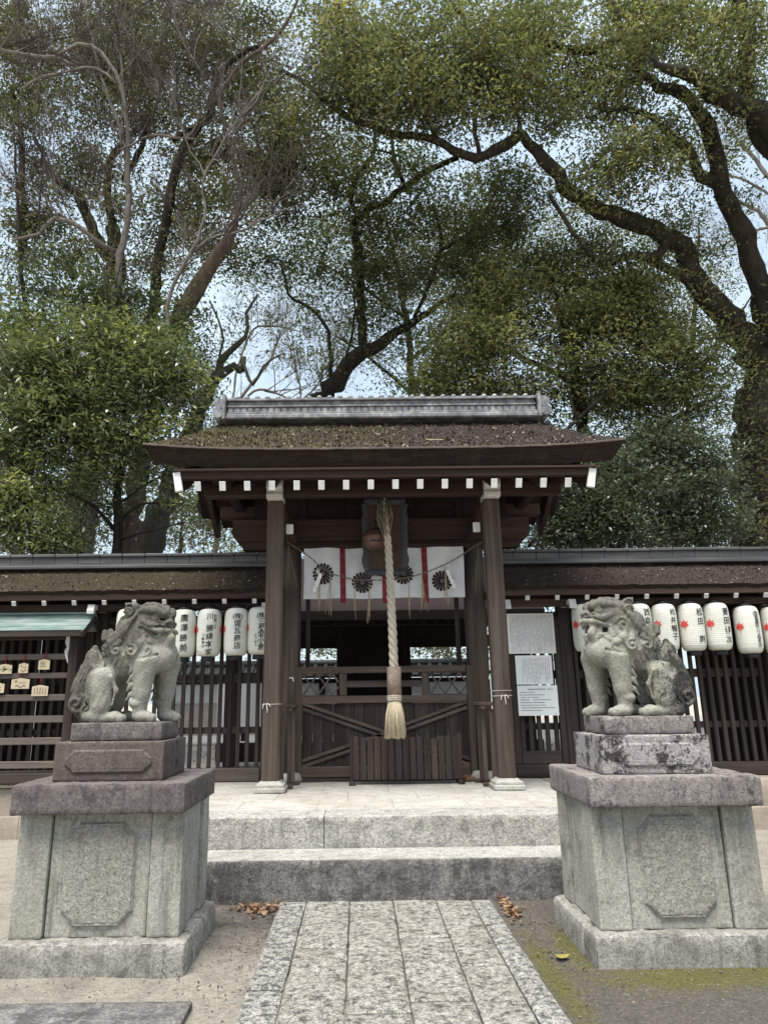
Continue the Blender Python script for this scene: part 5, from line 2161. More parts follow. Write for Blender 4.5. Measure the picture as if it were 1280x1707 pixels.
def lion(open_mouth):
    """Seated guardian lion facing +x, plinth top at z = 0; the near side is y < 0."""
    S = Sculpt((-0.44, -0.27, -0.012), (0.47, 0.27, 0.91), 0.0058)
    # trunk: rump, ribcage, deep chest; the belly arches clear of the plinth
    S.ell((-0.16, 0, 0.20), (0.10, 0.12, 0.15), 0.04)
    S.cap((-0.13, 0, 0.34), (0.14, 0, 0.49), 0.09, 0.142, 0.05)
    S.cap((-0.06, 0, 0.43), (0.10, 0, 0.62), 0.09, 0.13, 0.05)
    S.ell((0.215, 0, 0.465), (0.150, 0.150, 0.125), 0.05)
    S.ell((0.265, -0.07, 0.45), (0.09, 0.085, 0.10), 0.03)
    S.ell((0.265, 0.07, 0.45), (0.09, 0.085, 0.10), 0.03)
    S.path([(0.345, 0, 0.54), (0.352, 0, 0.45), (0.32, 0, 0.37)], [0.008, 0.010, 0.006], 0.012, True)
    for i in range(4):          # ribs as faint folds
        x = -0.035 + i * 0.045
        S.path([(x - 0.03, -0.118, 0.39), (x + 0.005, -0.140, 0.46), (x + 0.03, -0.132, 0.52)], [0.008, 0.013, 0.008], 0.02)
    # hind legs
    for s in (-1, 1):
        S.ell((-0.150, s * 0.120, 0.215), (0.095, 0.068, 0.165), 0.03, rot=14)
        S.cap((-0.105, s * 0.130, 0.31), (-0.115, s * 0.138, 0.12), 0.074, 0.060, 0.03)
        S.cap((-0.115, s * 0.138, 0.14), (-0.155, s * 0.138, 0.05), 0.058, 0.050, 0.02)
        S.cap((-0.215, s * 0.138, 0.040), (-0.06, s * 0.142, 0.030), 0.040, 0.036, 0.02)
        S.ell((-0.020, s * 0.145, 0.036), (0.062, 0.058, 0.042), 0.012)
        for t in (-0.034, 0.0, 0.034):
            S.ell((0.026, s * 0.145 + t, 0.028), (0.034, 0.0175, 0.031), 0.003)
        S.path([(-0.05, s * 0.185, 0.31), (-0.015, s * 0.165, 0.22), (-0.035, s * 0.165, 0.12)], [0.014, 0.012, 0.006], 0.02)
    # front legs
    for s in (-1, 1):
        dx = -0.030 if s < 0 else 0.085
        S.cap((0.190 + dx, s * 0.098, 0.41), (0.180 + dx, s * 0.108, 0.19), 0.088, 0.060, 0.03)
        S.cap((0.180 + dx, s * 0.108, 0.20), (0.170 + dx, s * 0.110, 0.05), 0.058, 0.046, 0.02)
        S.ell((0.160 + dx, s * 0.112, 0.128), (0.060, 0.058, 0.043), 0.008)
        S.ell((0.205 + dx, s * 0.115, 0.036), (0.072, 0.062, 0.044), 0.012)
        for t in (-0.038, -0.013, 0.013, 0.038):
            S.ell((0.262 + dx, s * 0.115 + t, 0.028), (0.030, 0.0145, 0.031), 0.003)
        for i, z in enumerate((0.350, 0.290, 0.230, 0.165)):     # flame fringe down the back of the leg
            r = 0.030 - 0.002 * i
            xx = 0.118 + dx - 0.003 * i
            S.path([(xx + 0.035, s * 0.112, z + 0.045), (xx - 0.006, s * 0.120, z + 0.022), (xx - 0.040, s * 0.118, z - 0.022)], [r, r * 0.8, 0.005], 0.004, sq=(1, 0.7, 1))
    # tail: upright flame with a rolled foot
    S.path([(-0.27, 0, 0.05), (-0.318, 0, 0.14), (-0.290, 0, 0.27), (-0.262, 0, 0.38), (-0.252, 0, 0.46), (-0.246, 0, 0.525)], [0.06, 0.078, 0.080, 0.060, 0.050, 0.022], 0.03, sq=(1, 0.9, 1))
    S.path([(-0.15, 0, 0.26), (-0.22, 0, 0.36), (-0.255, 0, 0.46)], [0.075, 0.060, 0.035], 0.03)
    S.path([(-0.335, 0, 0.30), (-0.315, 0, 0.39), (-0.285, 0, 0.44)], [0.030, 0.026, 0.010], 0.008)
    S.path([(-0.21, 0, 0.40), (-0.205, 0, 0.45), (-0.215, 0, 0.50)], [0.03, 0.022, 0.008], 0.008)
    for s in (-1, 1):
        S.spiral((-0.322, s * 0.030, 0.130), 0.070, 1.5, 0.014, s, 1.2, -1, 0.005, 0.62)
        S.spiral((-0.235, s * 0.070, 0.075), 0.046, 1.2, 0.011, s, 2.0, 1, 0.005, 0.5)
        for i in range(6):
            o = i * 0.022
            y0 = s * (0.040 + 0.012 * min(i, 5 - i))
            S.path([(-0.375 + o * 1.2, y0, 0.21), (-0.352 + o * 1.15, y0 * 1.12, 0.30), (-0.312 + o * 0.95, y0 * 0.95, 0.39), (-0.272 + o * 0.45, s * 0.034, 0.50)], [0.010, 0.0125, 0.011, 0.006], 0.003)
        for i in range(5):
            S.path([(-0.255 + i * 0.022, s * (0.082 + 0.006 * i), 0.13 + 0.02 * i), (-0.235 + i * 0.022, s * (0.090 + 0.006 * i), 0.24 + 0.025 * i), (-0.20 + i * 0.018, s * 0.095, 0.33 + 0.03 * i)], [0.008, 0.0115, 0.005], 0.003)
    # neck and mane mass
    S.cap((0.06, 0, 0.52), (0.16, 0, 0.71), 0.155, 0.150, 0.04)
    S.ell((0.045, 0, 0.62), (0.12, 0.160, 0.16), 0.03, rot=40)
    S.ell((0.21, 0, 0.575) if not open_mouth else (0.19, 0, 0.535), (0.13, 0.150, 0.075) if not open_mouth else (0.12, 0.14, 0.055), 0.03)
    hs = 1.08 if not open_mouth else 1.06
    hc = np.array([0.168, -0.012, 0.690]) if not open_mouth else np.array([0.186, -0.005, 0.692])
    yaw = math.radians(-26 if not open_mouth else -8)
    ptc = math.radians(-5 if not open_mouth else 7)

    def H(x, y, z):
        x, y, z = x * hs, y * hs, z * hs
        x, z = x * math.cos(ptc) - z * math.sin(ptc), x * math.sin(ptc) + z * math.cos(ptc)
        return (hc[0] + x * math.cos(yaw) - y * math.sin(yaw), hc[1] + x * math.sin(yaw) + y * math.cos(yaw), hc[2] + z)
    S.sc = hs
    S.ell(H(0.0, 0, 0.010), (0.120, 0.122, 0.112), 0.03)
    S.ell(H(-0.01, 0, 0.075), (0.105, 0.105, 0.045), 0.02)
    for s in (-1, 1):
        # deep eye hollow first, then heavy brow rolls, lids and eyeball
        S.ell(H(0.112, s * 0.075, 0.036), (0.058, 0.048, 0.042), 0.004, True)
        S.path([H(-0.05, s * 0.108, 0.066), H(0.02, s * 0.108, 0.092), H(0.082, s * 0.086, 0.094), H(0.122, s * 0.044, 0.074), H(0.132, s * 0.014, 0.056)], [0.020, 0.028, 0.034, 0.031, 0.020], 0.003)
        S.path([H(-0.06, s * 0.085, 0.100), H(0.01, s * 0.078, 0.126), H(0.07, s * 0.055, 0.124), H(0.105, s * 0.022, 0.104)], [0.015, 0.021, 0.020, 0.013], 0.002)
        S.ell(H(0.086, s * 0.074, 0.034), 0.034, 0.001)
        S.path([H(0.062, s * 0.104, 0.040), H(0.100, s * 0.092, 0.062), H(0.125, s * 0.052, 0.052)], [0.007, 0.010, 0.008], 0.003)
        S.path([H(0.062, s * 0.104, 0.032), H(0.102, s * 0.092, 0.014), H(0.128, s * 0.052, 0.024)], [0.007, 0.010, 0.009], 0.003)
        # cheekbone
        S.path([H(0.02, s * 0.118, 0.02), H(0.075, s * 0.108, -0.008), H(0.12, s * 0.085, -0.004)], [0.02, 0.022, 0.014], 0.008)
        if open_mouth:
            S.path([H(-0.070, s * 0.100, 0.090), H(-0.105, s * 0.118, 0.122), H(-0.135, s * 0.118, 0.158)], [0.038, 0.030, 0.006], 0.010)
            S.ell(H(-0.092, s * 0.140, 0.115), (0.026, 0.016, 0.030), 0.004, True)
        else:
            S.path([H(-0.07, s * 0.105, 0.104), H(-0.115, s * 0.118, 0.108), H(-0.150, s * 0.118, 0.132)], [0.034, 0.028, 0.006], 0.010)
            S.ell(H(-0.098, s * 0.138, 0.106), (0.032, 0.016, 0.018), 0.004, True)
    S.ell(H(0.116, 0, 0.082), (0.026, 0.022, 0.026), 0.005)
    if not open_mouth:
        S.ell(H(-0.03, 0, 0.125), (0.038, 0.032, 0.030), 0.010)      # small horn stub
    # muzzle: broad, with a flared nose and rolled lips
    S.ell(H(0.105, 0, -0.022), (0.070, 0.088, 0.046), 0.015)
    S.ell(H(0.150, 0, 0.020), (0.030, 0.046, 0.026), 0.006)
    S.ell(H(0.130, 0, 0.038), (0.028, 0.026, 0.020), 0.008)
    for s in (-1, 1):
        S.ell(H(0.152, s * 0.038, 0.010), (0.024, 0.022, 0.020), 0.004)
        S.ell(H(0.172, s * 0.040, 0.004), 0.016, 0.002, True)
        S.path([H(0.168, s * 0.018, -0.016), H(0.150, s * 0.060, -0.014), H(0.10, s * 0.098, -0.012)], [0.009, 0.011, 0.008], 0.002, True)
    if open_mouth:
        S.cap(H(0.02, 0, -0.10), H(0.095, 0, -0.138), 0.070, 0.044, 0.02)
        S.ell(H(0.095, 0, -0.140), (0.060, 0.062, 0.028), 0.01)
        S.ell(H(0.110, 0, -0.086), (0.104, 0.066, 0.033), 0.003, True)
        S.ell(H(0.070, 0, -0.088), (0.080, 0.130, 0.026), 0.003, True)
        S.ell(H(0.065, 0, -0.112), (0.065, 0.038, 0.016), 0.005)       # tongue
        for s in (-1, 1):
            S.path([H(0.170, s * 0.022, -0.036), H(0.138, s * 0.076, -0.038), H(0.080, s * 0.102, -0.048), H(0.020, s * 0.112, -0.062), H(-0.005, s * 0.112, -0.09)], [0.017, 0.018, 0.017, 0.016, 0.018], 0.003)
            S.path([H(0.148, s * 0.02, -0.130), H(0.120, s * 0.064, -0.128), H(0.065, s * 0.092, -0.122), H(0.01, s * 0.110, -0.112), H(-0.005, s * 0.112, -0.09)], [0.014, 0.015, 0.015, 0.015, 0.018], 0.003)
            S.cap(H(0.143, s * 0.058, -0.050), H(0.141, s * 0.058, -0.088), 0.014, 0.004, 0.002)
            S.cap(H(0.078, s * 0.092, -0.058), H(0.076, s * 0.090, -0.090), 0.011, 0.004, 0.002)
            S.cap(H(0.117, s * 0.057, -0.124), H(0.118, s * 0.058, -0.096), 0.011, 0.004, 0.002)
        for y in (-0.03, -0.010, 0.010, 0.03):
            S.cap(H(0.160, y, -0.05), H(0.159, y, -0.068), 0.0085, 0.007, 0.002)
        S.path([H(0.12, 0, -0.155), H(0.09, 0, -0.185), H(0.07, 0, -0.20)], [0.035, 0.026, 0.010], 0.01)
        zj = -0.14
    else:
        S.cap(H(0.01, 0, -0.07), H(0.098, 0, -0.088), 0.075, 0.055, 0.02)
        S.ell(H(0.105, 0, -0.096), (0.064, 0.068, 0.030), 0.008)
        for s in (-1, 1):
            S.path([H(0.172, s * 0.022, -0.032), H(0.142, s * 0.080, -0.042), H(0.080, s * 0.108, -0.036), H(0.02, s * 0.118, -0.012), H(-0.015, s * 0.118, 0.008), H(-0.03, s * 0.118, -0.02)], [0.017, 0.019, 0.017, 0.016, 0.017, 0.014], 0.003)
            S.path([H(0.152, s * 0.022, -0.080), H(0.122, s * 0.074, -0.082), H(0.070, s * 0.100, -0.076), H(0.015, s * 0.116, -0.050), H(-0.025, s * 0.118, -0.025)], [0.012, 0.013, 0.013, 0.013, 0.014], 0.003)
            S.path([H(0.190, s * 0.012, -0.058), H(0.155, s * 0.084, -0.064), H(0.082, s * 0.120, -0.056), H(0.02, s * 0.138, -0.030)], 0.0125, 0.001, True)
            S.cap(H(0.143, s * 0.070, -0.050), H(0.139, s * 0.072, -0.084), 0.012, 0.004, 0.002)
        S.path([H(0.11, 0, -0.118), H(0.08, 0, -0.150)], [0.032, 0.012], 0.01)
        zj = -0.10
    for s in (-1, 1):
        # cheek curls and locks swept back from the jaw
        S.spiral(H(-0.055, s * 0.118, -0.040), 0.050, 1.3, 0.012, s, 0.4, 1, 0.004, 0.55)
        for (cx_, cz_, r, st, hd) in ((-0.11, -0.085, 0.042, 1.0, 1), (-0.120, 0.005, 0.042, 0.2, 1), (-0.095, 0.068, 0.032, 3.0, -1)):
            S.spiral(H(cx_, s * 0.128, cz_), r, 1.2, 0.011, s, st, hd, 0.004, 0.5)
        S.path([H(0.045, s * 0.105, zj), H(-0.01, s * 0.138, zj - 0.025), H(-0.075, s * 0.142, zj - 0.01)], [0.018, 0.026, 0.010], 0.005)
        S.path([H(0.03, s * 0.09, zj - 0.02), H(-0.04, s * 0.130, zj - 0.055), H(-0.11, s * 0.138, zj - 0.04)], [0.016, 0.024, 0.010], 0.005)
    S.sc = 1.0
    for s in (-1, 1):       # cut grooves that part the locks
        for i in range(6):
            t = (i + 0.5) / 6
            x0, z0 = 0.11 - 0.13 * t, 0.790 - 0.12 * t
            S.path([(x0 - 0.01, s * 0.128, z0 - 0.015), (x0 - 0.055, s * 0.172, z0 - 0.078), (x0 - 0.082, s * 0.178, z0 - 0.150), (x0 - 0.07, s * 0.17, z0 - 0.20)], [0.006, 0.011, 0.011, 0.006], 0.003, True)
        S.path([(0.335, s * 0.085, 0.50), (0.25, s * 0.155, 0.462), (0.15, s * 0.182, 0.440), (0.03, s * 0.172, 0.440), (-0.08, s * 0.150, 0.462), (-0.15, s * 0.12, 0.49)], 0.008, 0.010, True)
    for s in (-1, 1):
        # hem of the mane: flat overlapping locks, each ending in a rolled curl
        for i, (x, z, r) in enumerate(((-0.120, 0.520, 0.040), (-0.035, 0.498, 0.052), (0.075, 0.492, 0.056), (0.185, 0.500, 0.052), (0.285, 0.530, 0.042))):
            yy = s * (0.112 + 0.042 * math.sin(PI * (i + 0.7) / 5.4))
            if x > 0.15:
                yy = s * (0.148 - 0.40 * (x - 0.15))
            hand = 1 if (i + (s > 0)) % 2 else -1
            S.path([(x - hand * 0.02, yy * 0.98, z + 0.115), (x - hand * 0.045, yy * 1.04, z + 0.055), (x - hand * 0.02, yy * 1.02, z)], [0.022, 0.032, 0.026], 0.004, sq=(1, 0.8, 1))
            S.path([(x + hand * 0.02, yy * 0.98, z + 0.110), (x + hand * 0.012, yy * 1.05, z + 0.06)], [0.018, 0.024], 0.004, sq=(1, 0.8, 1))
            S.spiral((x, yy, z), r * 0.82, 1.15, 0.0105, s, 0.6 + 0.7 * i, hand, 0.003, 0.55)
        for i in range(7):      # combed locks from crown to shoulder
            t = i / 6
            x0, z0 = 0.11 - 0.13 * t, 0.790 - 0.12 * t
            S.path([(x0, s * 0.105, z0), (x0 - 0.055, s * 0.150, z0 - 0.075), (x0 - 0.085, s * 0.158, z0 - 0.150), (x0 - 0.070, s * 0.150, z0 - 0.205)], [0.010, 0.0175, 0.016, 0.006], 0.003)
    for (y, z, r) in ((-0.085, 0.565, 0.034), (0.0, 0.545, 0.040), (0.085, 0.565, 0.034)):
        z -= 0.075 if open_mouth else 0.03
        S.ell((0.325 - abs(y) * 0.35, y, z), (0.030, r, r), 0.006)
    for i in range(8):          # knotted crest along the nape and back
        t = i / 7
        x, z = 0.10 - 0.225 * t, 0.800 - 0.29 * t - 0.02 * t * t
        S.ell((x - 0.03, 0, z), (0.036, 0.05, 0.030), 0.006, rot=40)
        for s in (-1, 1):
            S.ell((x - 0.012, s * 0.058, z - 0.006), (0.032, 0.034, 0.030), 0.005)
    S.path([(-0.12, 0, 0.49), (-0.18, 0, 0.40)], 0.03, 0.03)
    # weather-worn, tool-rough surface
    w = 0.0022 * np.sin(S.X * 47 + 3 * np.sin(S.Y * 33)) * np.cos(S.Z * 43 + 2 * np.sin(S.X * 29))
    w += 0.0014 * np.sin(S.X * 131 + 2.5 * np.sin(S.Z * 97)) * np.cos(S.Z * 117 + 2 * np.sin(S.Y * 89))
    S.d += w.astype(np.float32)
    S.d = np.maximum(S.d, -(S.Z + 0.002))
    return S.mesh()


def place_lion(xc, yc, zc, mirror, verts, faces, label, mat, plmat, open_mouth):
    T = Thing('stone_lion', (xc, yc, zc), label, 'lion statue', 'guardian lion statues on pedestals')
    v = verts.copy()
    z = v[:, 2]
    x_ = v[:, 0]
    hem = 0.50 + 0.10 * np.clip((x_ - 0.10) / 0.25, -1, 1)       # the dark weather film covers mane, crown, back and tail
    film = np.maximum(0.42 + 2.2 * (z - hem), 0.40 + 3.0 * (-0.16 - x_))
    film = np.clip(film - 0.5 * np.clip((x_ - 0.2) * (0.72 - z) * 14, 0, 1), -0.3, 1.1)
    lich = np.clip((0.10 - x_) * 3.2, 0, 1)
    if open_mouth:
        film = film - 0.12
    if mirror:
        v[:, 0] *= -1
        faces = faces[:, ::-1]
    me = bpy.data.meshes.new('body')
    me.from_pydata([tuple(p) for p in v], [], [tuple(int(i) for i in f) for f in faces])
    me.polygons.foreach_set('use_smooth', [True] * len(me.polygons))
    for nm, arr in (('film', film), ('lich', lich)):
        a = me.attributes.new(nm, 'FLOAT', 'POINT')
        a.data.foreach_set('value', arr.astype(np.float32))
    me.materials.append(mat)
    me.update()
    o = bpy.data.objects.new('body', me)
    COL.objects.link(o)
    o.parent = T.o
    m = MB()
    s = -1 if mirror else 1
    pc, ph = (1.995, 0.305) if mirror else (-1.655, 0.3125)
    stone_box(m, pc - ph, pc + ph, 5.07, 5.56, zc - 0.115, zc + 0.001, 0.012, 0.003)
    T.part('plinth', m, plmat)
    return T


for (mir, opn, xc_, lab, mt, pm_) in ((False, False, -1.690, 'seated stone lion with its mouth closed, brown stained mane and pale chest', m_statue('weathered lion stone', 0.85, 0.0), G_CAP),
                                    (True, True, 2.04, 'seated stone lion with an open fanged mouth and black lichen on its back', m_statue('lichened lion stone', 0.7, 0.95), G_CAPR)):
    vv, ff = lion(opn)
    place_lion(xc_, 5.33, 1.463, mir, vv, ff, lab, mt, pm_, opn)

# ------------------------------------------------------------------ trees
def leaf_mesh(name, cen, parent, mat, loc, L=0.10, W=0.045, tone=None, droop=0.25, flat=0.6, seed=0):
    """cen: (n, 3) leaf centres. Every leaf is a folded diamond of its own."""
    r = np.random.default_rng(seed)
    n = len(cen)
    az = r.uniform(0, 2 * PI, n)
    el = r.normal(-droop, 0.45, n)
    d = np.stack([np.cos(az) * np.cos(el), np.sin(az) * np.cos(el), np.sin(el)], 1)
    up = np.stack([r.normal(0, 1 - flat, n), r.normal(0, 1 - flat, n), np.ones(n)], 1)
    s = np.cross(d, up)
    s /= np.linalg.norm(s, axis=1, keepdims=True) + 1e-9
    nn = np.cross(s, d)
    ls = (L * r.uniform(0.5, 1.4, n))[:, None]
    ws = (W * r.uniform(0.7, 1.2, n))[:, None]
    a = cen - d * ls * 0.5
    b = cen + s * ws * 0.5 + nn * ws * 0.18 - d * ls * 0.05
    c = cen + d * ls * 0.5 - nn * ls * 0.08
    e = cen - s * ws * 0.5 + nn * ws * 0.18 - d * ls * 0.05
    V = np.stack([a, b, c, e], 1).reshape(-1, 3) - np.array(loc)
    me = bpy.data.meshes.new(name)
    me.vertices.add(4 * n)
    me.vertices.foreach_set('co', V.astype(np.float32).ravel())
    me.loops.add(4 * n)
    me.loops.foreach_set('vertex_index', np.arange(4 * n, dtype=np.int32))
    me.polygons.add(n)
    me.polygons.foreach_set('loop_start', np.arange(0, 4 * n, 4, dtype=np.int32))
    me.update(calc_edges=True)
    t = np.clip(tone if tone is not None else r.uniform(0, 1, n), 0, 1)
    at_ = me.attributes.new('tone', 'FLOAT', 'POINT')
    at_.data.foreach_set('value', np.repeat(t, 4).astype(np.float32))
    me.materials.append(mat)
    o = bpy.data.objects.new(name, me)
    COL.objects.link(o)
    o.parent = parent
    return o


class Tree:
    def __init__(self, name, base, label, cat='tree', group=None, bark=None, seed=1):
        self.loc = tuple(float(x) for x in base)
        self.o = empty(name, self.loc, label, cat, group)
        self.bark = bark
        self.tm = MB()
        self.bm = MB()
        self.nodes = []
        self.r = np.random.default_rng(seed)

    def limb(self, pts, rad, main=False, n=10, step=0.25, jit=0.02):
        P, R = resample(pts, rad, step)
        J = self.r.normal(0, 1, P.shape)
        J[0] = 0
        P = P + J * (R[:, None] * 0.18 + jit * 0.3)
        R = R * (1 + self.r.normal(0, 0.05, len(R)))
        (self.tm if main else self.bm).tube(P, R, n if R.max() > 0.05 else 6, 0)
        for p, r_ in zip(P, R):
            self.nodes.append((p[0], p[1], p[2], r_))

    def px(self, keys, main=False, n=10):
        """keys: (photo x, photo y, depth, width in photo pixels)."""
        pts = [at(x, y, Y) for x, y, Y, w in keys]
        rad = []
        for (x, y, Y, w), p in zip(keys, pts):
            dist = np.linalg.norm(p - np.array([0, 0, HC]))
            zc = -(RCAM.T @ (p - np.array([0, 0, HC])))[2]
            rad.append(max(0.006, w / FPX * zc / 2 * 0.80))
        self.limb(pts, rad, main, n)

    def clumps(self, specs):
        """specs: (px, py, rx, ry, depth, depth half-range, count) -> clump centres spread in an ellipsoid."""
        out = []
        for (x, y, rx, ry, Y, dY, cnt) in specs:
            for _ in range(cnt):
                while True:
                    u = self.r.uniform(-1, 1, 3)
                    if u @ u < 1:
                        p = at(x + u[0] * rx, y + u[1] * ry, Y + u[2] * dY)
                        if self.bare(p) or self.r.random() < 0.10:
                            break
                out.append(p)
        return np.array(out)

    def bare(self, p):
        """Crowns are gathered in sprays with open gaps between them."""
        q = p * 1.9 + self.loc[0]
        return math.sin(q[0] + 1.7 * math.sin(q[2] * 0.8)) * math.cos(q[2] * 1.15 + math.sin(q[1])) + 0.6 * math.sin(q[1] * 1.3 + q[0] * 0.7) > -0.40

    def join(self, cen, r0=0.012, grow=0.010, maxlen=99.0, sag=0.06):
        """Grow thin boughs from the nearest wood to every clump centre, nearest first."""
        N = np.array(self.nodes)
        d0 = np.array([np.min(((N[:, :3] - c) ** 2).sum(1)) for c in cen])
        arr = list(N)
        pos = np.zeros((len(arr) + 6 * len(cen), 4))
        m = len(arr)
        pos[:m] = N
        for i in np.argsort(d0):
            c = cen[i]
            D = ((pos[:m, :3] - c) ** 2).sum(1)
            D = D + np.where(pos[:m, 2] > c[2] + 0.5, 1.0, 0)
            j = int(np.argmin(D))
            p = pos[j, :3].copy()
            rr = min(pos[j, 3] * 0.75, r0 + grow * math.sqrt(D[j]))
            L = math.sqrt(((p - c) ** 2).sum())
            if L < 0.05 or L > maxlen:
                continue
            mid = (p + c) / 2 + self.r.normal(0, 0.10 * L, 3) + np.array([0, 0, sag * L])
            q1 = p * 0.7 + mid * 0.3 + self.r.normal(0, 0.03 * L, 3)
            pts = [p, (p * 0.45 + mid * 0.55), mid, (mid * 0.5 + c * 0.5) + self.r.normal(0, 0.05 * L, 3), c]
            rad = [rr, rr * 0.85, rr * 0.7, rr * 0.55, max(0.005, rr * 0.35)]
            self.bm.tube(pts, rad, 5, 0, cap=False)
            for q, r_ in zip(pts[1:], rad[1:]):
                pos[m] = (*q, max(r_, 0.010))
                m += 1

    def twigs(self, cen, n, L, mb=None, r=0.004):
        mb = mb if mb is not None else self.bm
        for c in cen:
            for _ in range(n):
                d = self.r.normal(0, 1, 3)
                d[2] = abs(d[2]) * 0.3
                d /= np.linalg.norm(d)
                e = c + d * L * self.r.uniform(0.5, 1.0)
                mid = (c + e) / 2 + self.r.normal(0, 0.05 * L, 3)
                mb.tube([c, mid, e], [r, r * 0.8, r * 0.4], 3, 0, cap=False)

    def leaves(self, cen, per, spread, mat, L, W, flat=0.5, vert=0.55, tone_mu=0.5, tone_cl=0.18, tone_lf=0.12, droop=0.25, trend=None):
        k = len(cen)
        cnt = self.r.poisson(per, k)
        idx = np.repeat(np.arange(k), cnt)
        s = spread * self.r.uniform(0.65, 1.3, k)
        off = self.r.normal(0, 1, (len(idx), 3)) * np.array([1, 1, vert]) * s[idx][:, None]
        ct = np.clip(tone_mu + self.r.normal(0, tone_cl, k), 0, 1)
        tone = ct[idx] + self.r.normal(0, tone_lf, len(idx))
        leaf_mesh('crown', cen[idx] + off, self.o, mat, self.loc, L, W, tone, droop, flat, int(self.r.integers(1e6)))

    def finish(self):
        if self.tm.v:
            self.tm.build('trunk', self.bark, self.o, self.loc)
        if self.bm.v:
            self.bm.build('branches', self.bark, self.o, self.loc)


def bare_branch(tree, p0, d0, L, r, depth, mb, spread=0.6, up=0.15, kids=(3, 5), shrink=0.62):
    """A leafless bough that forks into ever finer twigs."""
    R = tree.r
    n = 5
    pts = [np.array(p0)]
    d = np.array(d0, float)
    for k in range(n):
        d = d + R.normal(0, 0.13, 3) + np.array([0, 0, up * 0.12])
        d /= np.linalg.norm(d)
        pts.append(pts[-1] + d * L / n)
    rad = [max(0.0035, r * (1 - 0.75 * k / n)) for k in range(n + 1)]
    mb.tube(pts, rad, 6 if r > 0.02 else 4 if r > 0.008 else 3, 0, cap=False)
    if depth == 0:
        return
    for c in range(int(R.integers(kids[0], kids[1] + 1))):
        t = R.uniform(0.25, 1.0)
        f = t * n
        i = min(n - 1, int(f))
        p = pts[i] + (pts[i + 1] - pts[i]) * (f - i)
        dd = (pts[i + 1] - pts[i])
        dd /= np.linalg.norm(dd)
        nd = dd + R.normal(0, spread, 3) + np.array([0, 0, up])
        nd /= np.linalg.norm(nd)
        bare_branch(tree, p, nd, L * shrink * R.uniform(0.7, 1.2), max(0.0035, rad[i] * 0.6), depth - 1, mb, spread, up, kids, shrink)


def along(keys, t):
    P = [at(x, y, Y) for x, y, Y, w in keys]
    d = np.r_[0, np.cumsum(np.linalg.norm(np.diff(np.array(P), axis=0), axis=1))]
    s = t * d[-1]
    i = min(len(P) - 2, int(np.searchsorted(d, s, 'right') - 1))
    f = (s - d[i]) / (d[i + 1] - d[i])
    return P[i] + (P[i + 1] - P[i]) * f, (P[i + 1] - P[i]) / np.linalg.norm(P[i + 1] - P[i])


DENS = 1.0
# --- great camphor on the right, limbs arching over the gate
t = Tree('camphor_tree', (9.0, 15.0, 0), 'huge old evergreen at the right edge, its limbs arching left over the gate', bark=B_CAMPHOR, seed=11)
t.px([(1262, 1120, 15, 100), (1258, 900, 15, 92), (1256, 800, 15, 84), (1262, 690, 15, 84), (1262, 600, 15, 78), (1240, 560, 14.8, 62)], True, 16)
main = [(1240, 560, 14.8, 60), (1195, 510, 14.5, 50), (1150, 455, 14.2, 44), (1120, 400, 14, 42), (1060, 372, 13.8, 36), (1000, 348, 13.6, 32), (930, 298, 13.4, 29), (895, 255, 13.3, 25), (868, 222, 13.2, 20)]
t.px(main)
left = [(868, 222, 13.2, 22), (840, 243, 13.2, 22), (800, 262, 13.2, 21), (762, 258, 13.2, 18), (735, 240, 13.2, 16), (700, 226, 13.2, 14), (660, 225, 13.2, 14), (620, 210, 13.2, 14), (575, 192, 13.2, 13), (540, 165, 13.2, 13), (505, 138, 13.2, 10), (470, 116, 13.2, 7)]
t.px(left)
t.px([(590, 198, 13.2, 9), (588, 160, 13.1, 9), (583, 110, 13, 10), (570, 55, 12.9, 9), (560, 0, 12.8, 8)])
t.px([(868, 222, 13.2, 9), (860, 180, 13.1, 8), (845, 140, 13, 7), (820, 118, 13, 5)])
t.px([(1125, 400, 14, 22), (1090, 425, 13.8, 20), (1040, 428, 13.7, 18), (1000, 440, 13.6, 14), (975, 415, 13.5, 10), (945, 370, 13.4, 9), (912, 320, 13.3, 9)])
t.px([(1150, 470, 14.2, 20), (1120, 455, 14.1, 18), (1075, 425, 13.9, 14)])
right = [(1282, 560, 14.6, 50), (1262, 470, 14.2, 42), (1235, 390, 13.8, 38), (1205, 320, 13.5, 34), (1190, 260, 13.3, 32), (1180, 205, 13.1, 30), (1140, 165, 12.9, 26), (1095, 140, 12.7, 22), (1070, 120, 12.6, 16)]
t.px(right)
t.px([(1200, 310, 13.5, 26), (1165, 290, 13.3, 22), (1150, 255, 13.2, 20), (1110, 215, 13.0, 15), (1060, 185, 12.8, 10), (1000, 185, 12.6, 8)])
t.px([(1268, 640, 15, 60), (1310, 560, 14.4, 58), (1350, 440, 13.5, 56), (1356, 330, 12.8, 54), (1330, 250, 12.3, 52), (1280, 205, 12.0, 44), (1230, 176, 11.9, 40), (1180, 142, 11.8, 36), (1140, 120, 11.8, 28), (1112, 112, 11.8, 16), (1085, 92, 11.8, 8)])
t.px([(1352, 380, 13.1, 40), (1335, 310, 12.8, 40), (1300, 260, 12.6, 40), (1250, 190, 12.4, 34), (1238, 120, 12.3, 34), (1245, 60, 12.2, 34), (1225, 0, 12.0, 30), (1215, -60, 12, 26)])
t.px([(1040, 60, 13, 14), (1000, 82, 13, 20), (950, 84, 13, 18), (905, 70, 13, 12), (870, 58, 13, 6)])
t.px([(1060, 120, 12.6, 14), (1035, 45, 12.8, 14), (1010, -20, 13, 16)])
t.px([(1070, 130, 12.6, 10), (1000, 140, 12.8, 8), (955, 165, 12.9, 8), (920, 187, 13, 6)])
